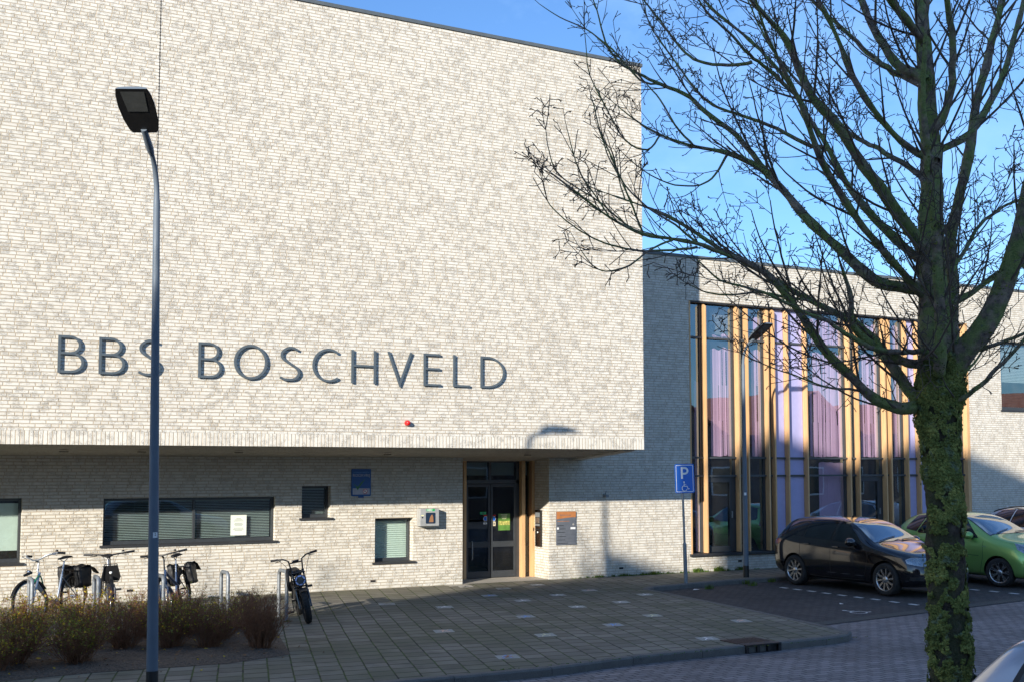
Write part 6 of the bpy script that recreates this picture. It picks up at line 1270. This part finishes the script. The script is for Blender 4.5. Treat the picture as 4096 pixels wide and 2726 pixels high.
# ================================================================== CARS
def car(label, name, loc, rz, paint, St, wheels, Rw, wins, patches, hb, group='parked cars', spoke=10, sx=1., rimdark=None):
    """St: stations from the nose: (s, z_bottom, z_belt, half width, z_top, half width at top). local +X = nose, origin on the ground below mid wheelbase"""
    t = thing(name, label, 'car', loc, rz, group); ORG[t] = Vector((0, 0, 0)); mid = (wheels[0]+wheels[1])/2; Lc = St[-1][0]
    V = []; 
    def ring(st):
        s, zb, zl, w_, zt, wt = st; h = []
        pts = [(0, zb), (w_*.72, zb), (w_*.93, zb+.03), (w_*.985, lerp(zb, zl, .25)), (w_, lerp(zb, zl, .55)), (w_*.992, lerp(zb, zl, .80)), (w_*.955, zl), (lerp(w_*.95, wt, .45), lerp(zl, zt, .48)), (wt+.012, zt-.065*min(1, (zt-zl)/.3)), (wt*.84, zt-.012), (wt*.45, zt+.008), (0, zt+.014)]
        return pts
    rows = [ring(st) for st in St]; nP = len(rows[0]); full = []
    for st, r_ in zip(St, rows):
        x = mid-st[0]; L1 = [(x, -y, z) for y, z in r_]; R1 = [(x, y, z) for y, z in r_[-2:0:-1]]; full.append(L1+R1)
    n = len(full[0]); V = [p for r_ in full for p in r_]; F = [(i*n+k, i*n+(k+1) % n, (i+1)*n+(k+1) % n, (i+1)*n+k) for i in range(len(full)-1) for k in range(n)]
    F += [tuple(range(n))[::-1], tuple((len(full)-1)*n+k for k in range(n))]
    me = bpy.data.meshes.new('body'); me.from_pydata(V, [], F); bm = bmesh.new(); bm.from_mesh(me); bmesh.ops.recalc_face_normals(bm, faces=bm.faces); bm.to_mesh(me); bm.free()
    o = bpy.data.objects.new('body', me); scene.collection.objects.link(o); sub = o.modifiers.new('s', 'SUBSURF'); sub.levels = 3; sub.render_levels = 3
    cut = MB(); 
    for s_ in wheels:
        for sd in (-1, 1):
            c = MB(); y0_, y1_ = (St[4][3]-.26)*sd, (St[4][3]+.15)*sd; x = mid-s_; ro_ = Rw+.055; P = arc(x, Rw-.01, ro_, ro_, 0, 360, 40)[:-1]
            cut.add([(p[0], y0_, p[1]) for p in P]+[(p[0], y1_, p[1]) for p in P], [(k, (k+1) % 40, 40+(k+1) % 40, 40+k) for k in range(40)]+[tuple(range(40))[::-1], tuple(range(40, 80))])
    co = cut.build('cutter', M_black); bo = o.modifiers.new('b', 'BOOLEAN'); bo.object = co; bo.operation = 'DIFFERENCE'; bo.solver = 'EXACT'
    bpy.context.view_layer.update(); dg = bpy.context.evaluated_depsgraph_get()
    bo.show_viewport = False; bpy.context.view_layer.update(); dg = bpy.context.evaluated_depsgraph_get(); bv = BVHTree.FromObject(o, dg)
    bo.show_viewport = True; bpy.context.view_layer.update(); dg = bpy.context.evaluated_depsgraph_get(); me2 = bpy.data.meshes.new_from_object(o.evaluated_get(dg))
    bpy.data.objects.remove(o); bpy.data.objects.remove(co); me2.name = 'body'; me2.materials.clear(); me2.materials.append(paint); me2.materials.append(M_black)
    for p in me2.polygons:
        c = p.center; p.use_smooth = True; p.material_index = 0
        for s_ in wheels:
            d = math.hypot(c.x-(mid-s_), c.z-(Rw-.01))
            if d < Rw+.058 and abs(c.y) < St[4][3]+.05 and (abs(c.y) < St[4][3]*.985-.02) and (abs(p.normal.y) > .9 or abs(d-(Rw+.055)) < .012): p.material_index = 1; p.use_smooth = False
        if c.z < .16+.05 and p.normal.z < -.6: p.material_index = 1
    try: me2.set_sharp_from_angle(angle=R_(38))
    except Exception: pass
    body = bpy.data.objects.new('body', me2); scene.collection.objects.link(body); body.parent = t; ORG[body] = Vector((0, 0, 0))
    def conform(poly, mp_, d, off=.004, step=.05, mi=0, thick=0):
        """poly in (a,b); mp_(a,b)->origin outside the body; cast along d and lay the patch on the skin"""
        bm = bmesh.new(); bm.faces.new([bm.verts.new((a, b, 0)) for a, b in poly]); xs = [a for a, b in poly]; ys = [b for a, b in poly]
        k = min(xs)+step
        while k < max(xs): bmesh.ops.bisect_plane(bm, geom=bm.verts[:]+bm.edges[:]+bm.faces[:], plane_co=(k, 0, 0), plane_no=(1, 0, 0)); k += step
        k = min(ys)+step
        while k < max(ys): bmesh.ops.bisect_plane(bm, geom=bm.verts[:]+bm.edges[:]+bm.faces[:], plane_co=(0, k, 0), plane_no=(0, 1, 0)); k += step
        bm.verts.index_update(); m = MB(); V = []; dv = Vector(d).normalized(); last = None
        for v in bm.verts:
            hit = bv.ray_cast(Vector(mp_(v.co.x, v.co.y)), dv)
            if hit[0] is None: V.append(last or Vector(mp_(v.co.x, v.co.y))); continue
            nn = hit[1]; nn = -nn if nn.dot(dv) > 0 else nn; last = hit[0]+nn*off; V.append(last)
        m.add(V, [[v.index for v in f.verts] for f in bm.faces], mi, True); bm.free(); m.fixn = False; return m
    sx_ = lambda s: mid-s
    side = lambda poly, sd, off=.004, step=.06: conform([(sx_(a), b) for a, b in poly], lambda a, b: (a, sd*2., b), (0, -sd, 0), off, step)
    front = lambda poly, off=.004, step=.05: conform(poly, lambda a, b: (sx_(-1.), a, b), (-1, 0, 0), off, step)
    topp = lambda poly, off=.004, step=.06: conform([(sx_(a), b) for a, b in poly], lambda a, b: (a, b, 3.), (0, 0, -1), off, step)
    def inset(poly, k):
        c = Vector((sum(a for a, b in poly)/len(poly), sum(b for a, b in poly)/len(poly))); return [tuple(c+(Vector(p)-c)*k) for p in poly]
    for sd in (-1, 1):
        for poly, nm in wins['side']:
            n_ = len(poly); c = Vector((sum(a for a, b in poly)/n_, sum(b for a, b in poly)/n_)); out = [tuple(Vector(p)+(Vector(p)-c).normalized()*.022) for p in poly]
            S_ = side(out, sd, .0025).build('window_trim', M_gloss, t, False); side(poly, sd, .005).build('side_window', M_gloss if nm == 'dark' else M_cargl, t, False)
    topp(wins['screen_trim'], .0025).build('windscreen_seal', M_gloss, t, False); topp(wins['screen'], .005).build('windscreen', M_scr, t, False)
    if 'rear' in wins: topp(inset(wins['rear'], 1.12), .002).build('rear_seal', M_black, t, False); topp(wins['rear'], .005).build('rear_window', M_gloss, t, False)
    for kind, poly, mat, nm, off in patches:
        if kind == 'side':
            for sd in (-1, 1): side(poly, sd, off, .05).build(nm, mat, t, False)
        elif kind == 'front2':
            for sd in (-1, 1): front([(sd*a, b) for a, b in poly], off).build(nm, mat, t, False)
        elif kind == 'front': front(poly, off).build(nm, mat, t, False)
        elif kind == 'diag':
            for sd in (-1, 1):
                dv = Vector((-1, -sd*1., 0)).normalized(); rt_ = Vector((-dv.y, dv.x, 0))*(-sd)
                o0 = Vector((sx_(.25), sd*.55, 0))
                conform(poly, lambda a, b: o0-dv*3+rt_*a+Vector((0, 0, b)), dv, off, .04).build(nm, mat, t, False)
        elif kind == 'top': topp(poly, off).build(nm, mat, t, False)
    # seams
    for poly in hb['seams']:
        m = MB(); 
        for sd in (-1, 1):
            pts = []
            for k in range(len(poly)-1):
                a, b = Vector(poly[k]), Vector(poly[k+1]); nn_ = max(1, int((b-a).length/.05))
                for j in range(nn_): pts.append(a.lerp(b, j/nn_))
            pts.append(Vector(poly[-1])); prev = None; V = []
            for q in pts:
                hit = bv.ray_cast(Vector((sx_(q.x), sd*2., q.y)), Vector((0, -sd, 0)))
                if hit[0] is not None: V.append(hit[0]+Vector((0, sd*.0015, 0)))
            for k in range(len(V)-1):
                d = (V[k+1]-V[k]); w_ = Vector((d.z, 0, -d.x)).normalized()*.004 if d.length > 1e-6 else Vector((.004, 0, 0)); m.add([V[k]-w_, V[k]+w_, V[k+1]+w_, V[k+1]-w_], [(0,1,2,3)])
        m.fixn = False; m.build('door_gap', M_black, t, False)
    yw = St[4][3]
    for sd in (-1, 1):
        for sh, zh in hb['handles']:
            hit = bv.ray_cast(Vector((sx_(sh), sd*2., zh)), Vector((0, -sd, 0)))
            if hit[0] is None: continue
            p = hit[0]; m = MB(); m.bbox((p.x-.085, min(p.y, p.y+sd*.022), p.z-.013), (p.x+.085, max(p.y, p.y+sd*.022), p.z+.013), .006); m.build('door_handle', paint, t, False)
        sm, zm = hb['mirror']; hit = bv.ray_cast(Vector((sx_(sm), sd*2., zm-.03)), Vector((0, -sd, 0))); p = hit[0]
        m = MB(); bm = bmesh.new(); bmesh.ops.create_uvsphere(bm, u_segments=20, v_segments=12, radius=1)
        for v in bm.verts: 
            q = v.co.copy(); q.x = max(q.x, -.55) if q.x < 0 else q.x; v.co = Vector((p.x+q.x*.10, p.y+sd*(.125+q.y*sd*.12), zm+q.z*.078*(1.1-.15*q.x)))
        bm.verts.index_update(); m.add([v.co.copy() for v in bm.verts], [[v.index for v in f.verts] for f in bm.faces], 0, True); bm.free()
        MR = m.build('wing_mirror', paint, t, False); m = MB(); m.bbox((p.x-.03, min(p.y-.01*sd, p.y+sd*.08), zm-.062), (p.x+.05, max(p.y-.01*sd, p.y+sd*.08), zm-.035), .008); m.build('mirror_foot', M_black, MR, False)
    # wheels
    for s_ in wheels:
        for sd in (-1, 1):
            y = sd*(yw-.105); x = sx_(s_); stz = hb.get('steer', 0) if s_ == wheels[0] else 0
            Mx = Matrix.Translation((x, y, Rw)) @ Matrix.Rotation(stz, 4, 'Z')
            def tf(m): m.v = [tuple(Mx @ Vector(v)) for v in m.v]; return m
            m = MB(); wd = .10; m.lathe([(Rw*.66, -sd*wd), (Rw*.93, -sd*wd), (Rw*.985, -sd*wd*.75), (Rw, -sd*wd*.3), (Rw, sd*wd*.3), (Rw*.985, sd*wd*.75), (Rw*.93, sd*wd), (Rw*.80, sd*(wd+.006)), (Rw*.69, sd*wd*.93)], (0, 0, 0), 'Y', 48); Wh = tf(m).build('wheel', M_rubber, t, False)
            m = MB(); m.lathe([(Rw*.70, sd*wd*.93), (Rw*.665, sd*wd*.90), (Rw*.64, sd*wd*.70), (Rw*.64, -sd*wd*.6)], (0, 0, 0), 'Y', 48)
            for k in range(spoke):
                a = 2*math.pi*k/spoke; 
                for dlt in ((-.10, .10) if rimdark is None else (.12,)):
                    a1 = a+dlt*.55; a2 = a+dlt*1.35; w1, w2 = (.011, .009) if rimdark is None else (.013, .018); yy = sd*wd*.78; P0 = Vector((Rw*.17*math.cos(a1), yy, Rw*.17*math.sin(a1))); P1 = Vector((Rw*.655*math.cos(a2), yy*1.1, Rw*.655*math.sin(a2))); dd = (P1-P0).normalized(); nn = Vector((-dd.z, 0, dd.x)); bk = Vector((0, -sd*.028, 0))
                    m.add([P0-nn*w1, P0+nn*w1, P1+nn*w2, P1-nn*w2, P0-nn*w1+bk, P0+nn*w1+bk, P1+nn*w2+bk, P1-nn*w2+bk], [(0,1,2,3),(0,4,5,1),(1,5,6,2),(2,6,7,3),(3,7,4,0)])
            m.lathe([(Rw*.21, sd*wd*.55), (Rw*.20, sd*wd*.82), (Rw*.10, sd*wd*.90), (0, sd*wd*.92)], (0, 0, 0), 'Y', 24); tf(m).build('rim', M_alu, Wh, False)
            m = MB(); m.lathe([(Rw*.64, -sd*wd*.2), (Rw*.1, -sd*wd*.2)], (0, 0, 0), 'Y', 24); m.lathe([(Rw*.46, sd*.0), (Rw*.1, sd*.0)], (0, 0, 0), 'Y', 24); tf(m).build('brake_disc', M_iron, Wh, False)
    if 'wipers' in hb:
        for (s0, y0_, s1, y1_) in hb['wipers']:
            V = []
            for k in range(9):
                h = bv.ray_cast(Vector((sx_(lerp(s0, s1, k/8)), lerp(y0_, y1_, k/8), 3)), Vector((0, 0, -1)))
                if h[0] is not None: V.append(h[0]+Vector((0, 0, .022)))
            m = MB(); m.tube(V, .008, 6); m.build('wiper', M_black, t, False)
    if 'plate' in hb:
        z, txt = hb['plate']; h = bv.ray_cast(Vector((sx_(-1), 0, z)), Vector((-1, 0, 0))); x = h[0].x+.012
        m = MB(); m.bbox((x-.02, -.26, z-.055), (x, .26, z+.055), .004); m.build('number_plate', M_lemon, t, False)
    if 'rails' in hb:
        for sd in (-1, 1):
            V = []
            for k in range(13):
                h = bv.ray_cast(Vector((sx_(lerp(hb['rails'][0], hb['rails'][1], k/12)), sd*hb['rails'][2], 3)), Vector((0, 0, -1))); V.append(h[0]+Vector((0, 0, .012+.022*math.sin(math.pi*k/12))))
            m = MB(); m.tube(V, .014, 8); m.build('roof_rail', M_gloss, t, False)
        m = MB(); p = bv.ray_cast(Vector((sx_(hb['rails'][1]-.05), 0, 3)), Vector((0, 0, -1)))[0]; m.add([p+Vector((.10, 0, 0)), p+Vector((-.08, .02, 0)), p+Vector((-.08, -.02, 0)), p+Vector((-.07, 0, .08))], [(0,1,3),(1,2,3),(2,0,3)]); m.build('antenna_fin', paint, t, False)
    return t
M_cargl = glass_mat('car_side_glass', (.10, .11, .11), 1.6, .02); M_scr = plain('windscreen', (.02, .03, .04), .05, coat=1., var=.02, spec=1.); M_scr.node_tree.nodes['Principled BSDF'].inputs['IOR'].default_value = 2.3; M_scr.node_tree.nodes['Principled BSDF'].inputs['Coat IOR'].default_value = 2.0
def scr(s0, s1, w0, w1, e=0.): return [(s0-e, -w0-e*.6), (s0-e-.05, -w0*.5), (s0-e-.065, 0), (s0-e-.05, w0*.5), (s0-e, w0+e*.6), (s1+e, w1+e*.4), (s1+e-.03, 0), (s1+e, -w1-e*.4)]
# black estate-like hatchback
St = [(0,.34,.48,.50,.58,.40),(.04,.24,.55,.66,.68,.50),(.22,.19,.66,.79,.80,.58),(.5,.17,.74,.835,.875,.62),(.8,.17,.80,.85,.93,.655),(1.12,.17,.86,.855,.985,.67),(1.36,.17,.90,.855,1.10,.63),(1.62,.17,.915,.855,1.265,.585),(1.92,.17,.925,.855,1.395,.56),(2.4,.17,.94,.855,1.445,.55),(3.0,.17,.955,.855,1.44,.545),(3.45,.18,.975,.845,1.415,.53),(3.72,.20,.985,.82,1.365,.515),(3.82,.22,.98,.81,1.25,.51),(3.93,.25,.96,.78,1.07,.53),(4.02,.32,.90,.73,.95,.54),(4.06,.40,.82,.66,.87,.50)]
wins = dict(side=[([(1.47,.965),(1.88,1.295),(2.16,1.365),(2.20,.985)],'g'), ([(2.27,.99),(2.245,1.372),(2.85,1.375),(2.98,1.33),(3.02,1.02)],'g'), ([(3.09,1.03),(3.05,1.34),(3.36,1.30),(3.62,1.10),(3.58,1.055)],'dark')], screen=scr(1.20, 1.92, .66, .50), screen_trim=scr(1.20, 1.92, .66, .50, .025))
LB = [(2.235,.24),(2.225,.60),(2.235,.975),(2.225,1.38)]
patches = [('diag',[(-.26,.66),(-.20,.735),(.10,.745),(.20,.71),(.17,.655),(-.05,.615),(-.22,.62)],M_headlight,'headlight',.006),('diag',[(-.27,.65),(-.21,.745),(.11,.755),(.22,.715),(.19,.645),(-.05,.605),(-.23,.61)],M_alu,'headlight_housing',.003),
  ('front',[(-.40,.60),(-.34,.70),(.34,.70),(.40,.60)],M_gloss,'grille',.005),('front',[(-.55,.30),(-.50,.44),(.50,.44),(.55,.30)],M_black,'lower_grille',.005),('diag',[(-.10,.34),(-.12,.42),(.14,.40),(.16,.34)],M_black,'fog_lamp_recess',.004),('diag',[(-.03,.355),(-.03,.40),(.05,.40),(.05,.355)],M_headlight,'fog_lamp',.008),
  ('side',[(3.80,.83),(3.70,.90),(3.78,.95),(3.93,.93),(3.95,.84)],M_taillight,'tail_light',.004),('side',[(1.30,.20),(1.30,.225),(3.0,.225),(3.0,.20)],M_gloss,'sill_strip',.004)]
hb = dict(seams=[LB, [(1.30,.90),(1.22,.72),(1.28,.45),(1.36,.26),(2.23,.24)], [(2.23,.24),(2.86,.25),(2.98,.42),(3.10,.60),(3.12,.95)], [(1.05,.86),(1.18,.78),(1.24,.74)], [(.38,.56),(.62,.76),(.95,.83)]], handles=[(2.08,.865),(2.92,.885)], mirror=(1.60,.985), wipers=[(1.17,-.55,1.28,-.02),(1.15,.05,1.24,.55)], plate=(.50,''))
cx_ = 16.90+.83; car('black five-door hatchback parked nose-out beside the disabled bay', 'black_hatchback'[6:] if False else 'hatchback', (cx_, 17.82, -.09), R_(-90)+R_(1.2), M_carblack, St, (.80, 3.28), .315, wins, patches, hb, rimdark=1)
# green small hatchback
St = [(0,.34,.52,.50,.62,.42),(.05,.24,.60,.68,.74,.52),(.20,.19,.70,.79,.87,.60),(.42,.18,.78,.825,.95,.64),(.72,.18,.83,.835,1.0,.66),(.98,.18,.88,.84,1.06,.67),(1.2,.18,.90,.84,1.17,.63),(1.5,.18,.915,.84,1.34,.585),(1.82,.18,.93,.84,1.45,.56),(2.3,.18,.95,.84,1.49,.555),(2.8,.18,.97,.84,1.475,.545),(3.15,.19,1.0,.83,1.43,.53),(3.42,.21,1.02,.81,1.34,.51),(3.58,.26,1.0,.77,1.16,.50),(3.66,.32,.92,.72,1.0,.50),(3.70,.40,.84,.64,.90,.46)]
wins = dict(side=[([(1.28,.985),(1.72,1.345),(2.10,1.41),(2.14,1.0)],'g'), ([(2.21,1.005),(2.18,1.41),(2.70,1.405),(2.86,1.06),(2.84,1.03)],'g'), ([(2.92,1.06),(2.77,1.40),(3.05,1.365),(3.22,1.14),(3.2,1.10)],'dark')], screen=scr(1.04, 1.80, .66, .50), screen_trim=scr(1.04, 1.80, .66, .50, .025))
patches = [('diag',[(-.20,.70),(-.18,.80),(-.02,.865),(.20,.90),(.18,.80),(.05,.72),(-.10,.67)],M_headlight,'headlight',.006),('diag',[(-.21,.69),(-.19,.81),(-.02,.875),(.215,.91),(.19,.79),(.06,.71),(-.10,.66)],M_alu,'headlight_housing',.003),
  ('front',[(-.35,.62),(-.32,.70),(.32,.70),(.35,.62)],M_black,'grille',.005),('front',[(-.5,.30),(-.45,.46),(.45,.46),(.5,.30)],M_black,'lower_grille',.005),('side',[(3.40,.92),(3.40,1.10),(3.48,1.16),(3.56,1.06),(3.57,.93)],M_taillight,'tail_light',.004),('side',[(1.02,.80),(1.02,.825),(1.10,.835),(1.12,.81)],M_headlight,'indicator',.006)]
hb = dict(seams=[[(2.175,.24),(2.165,.6),(2.175,1.0)], [(1.12,.92),(1.10,.60),(1.20,.25),(2.17,.24)], [(2.17,.24),(2.70,.26),(2.86,.5),(2.9,1.0)], [(1.2,.62),(2.9,.66)]], handles=[(2.02,.86),(2.78,.88)], mirror=(1.42,1.03), steer=R_(14), wipers=[(1.0,-.5,1.12,.0),(1.0,.08,1.08,.55)], plate=(.52,''))
car('bright green small hatchback parked nose-out behind the tree trunk', 'hatchback', (20.25+.80, 17.83, -.09), R_(-90)+R_(1.0), M_cargreen, St, (.74, 3.00), .30, wins, patches, hb, spoke=7)
# white estate at the back
St = [(0,.36,.52,.55,.66,.45),(.05,.26,.62,.72,.80,.55),(.25,.22,.76,.84,.92,.62),(.6,.20,.84,.87,.98,.66),(.95,.20,.90,.88,1.04,.68),(1.25,.20,.94,.88,1.18,.64),(1.6,.20,.96,.88,1.36,.60),(2.0,.20,.98,.88,1.49,.58),(2.6,.20,1.0,.88,1.53,.575),(3.3,.20,1.02,.88,1.52,.57),(3.9,.22,1.05,.86,1.44,.55),(4.2,.26,1.04,.83,1.25,.53),(4.35,.34,.96,.78,1.08,.54),(4.42,.42,.88,.70,.98,.50)]
wins = dict(side=[([(1.45,1.02),(1.92,1.38),(2.35,1.45),(2.4,1.03)],'dark'), ([(2.47,1.04),(2.43,1.455),(3.15,1.45),(3.22,1.07)],'dark'), ([(3.29,1.08),(3.22,1.445),(3.6,1.40),(3.95,1.18),(3.9,1.12)],'dark')], screen=scr(1.12, 2.0, .70, .52), screen_trim=scr(1.12, 2.0, .70, .52, .025))
patches = [('diag',[(-.20,.74),(-.18,.82),(.18,.86),(.16,.76)],M_headlight,'headlight',.006),('side',[(1.45,1.0),(1.9,1.40),(2.4,1.48),(3.2,1.48),(3.65,1.42),(4.0,1.2),(4.0,1.185),(3.65,1.405),(3.2,1.465),(2.4,1.465),(1.9,1.385)],M_chrome,'window_strip',.007)]
hb = dict(seams=[[(2.42,.24),(2.42,1.0)], [(1.3,.95),(1.3,.5),(1.4,.26),(2.42,.24)]], handles=[(2.3,.92),(3.15,.94)], mirror=(1.62,1.07), rails=(2.1, 3.9, .50))
car('white estate car with black roof rails parked farthest right', 'estate_car', (24.6, 18.2, -.09), R_(-90), M_carwhite, St, (.85, 3.5), .33, wins, patches, hb)
# silver car close to the camera, only its tail corner in view
St = [(0,.34,.48,.50,.58,.40),(.04,.24,.55,.66,.68,.50),(.22,.19,.66,.79,.80,.58),(.5,.17,.74,.835,.875,.62),(.8,.17,.80,.85,.93,.655),(1.12,.17,.86,.855,.985,.67),(1.36,.17,.90,.855,1.10,.63),(1.62,.17,.915,.855,1.265,.585),(1.92,.17,.925,.855,1.395,.56),(2.4,.17,.94,.855,1.445,.55),(3.0,.17,.955,.855,1.445,.54),(3.5,.18,.975,.845,1.41,.53),(3.72,.20,.985,.83,1.33,.52),(3.88,.25,.96,.80,1.12,.54),(3.98,.32,.90,.74,.97,.56),(4.02,.40,.82,.66,.88,.52)]
wins = dict(side=[([(1.47,.965),(1.88,1.295),(2.16,1.365),(2.20,.985)],'g'), ([(2.27,.99),(2.245,1.372),(2.85,1.375),(2.98,1.33),(3.02,1.02)],'dark'), ([(3.09,1.02),(3.04,1.335),(3.40,1.30),(3.66,1.06),(3.62,1.02)],'dark')], screen=scr(1.20, 1.92, .66, .50), screen_trim=scr(1.20, 1.92, .66, .50, .025))
hb = dict(seams=[[(2.235,.24),(2.235,.975)], [(1.30,.90),(1.28,.45),(1.36,.26),(2.23,.24)], [(2.23,.24),(2.86,.25),(3.10,.60),(3.12,.95)]], handles=[(2.08,.865),(2.92,.885)], mirror=(1.60,.985))
wins['rear'] = [(3.68,-.46),(3.95,-.52),(3.95,.30),(3.68,.24)]
car('silver car close to the camera, only a corner showing at the bottom right', 'hatchback', (7.84, 4.62, -.06), R_(3), M_carsilver, St, (.80, 3.22), .315, wins, [('side',[(3.80,.83),(3.70,.90),(3.78,.95),(3.88,.93),(3.90,.84)],M_taillight,'tail_light',.004)], hb)
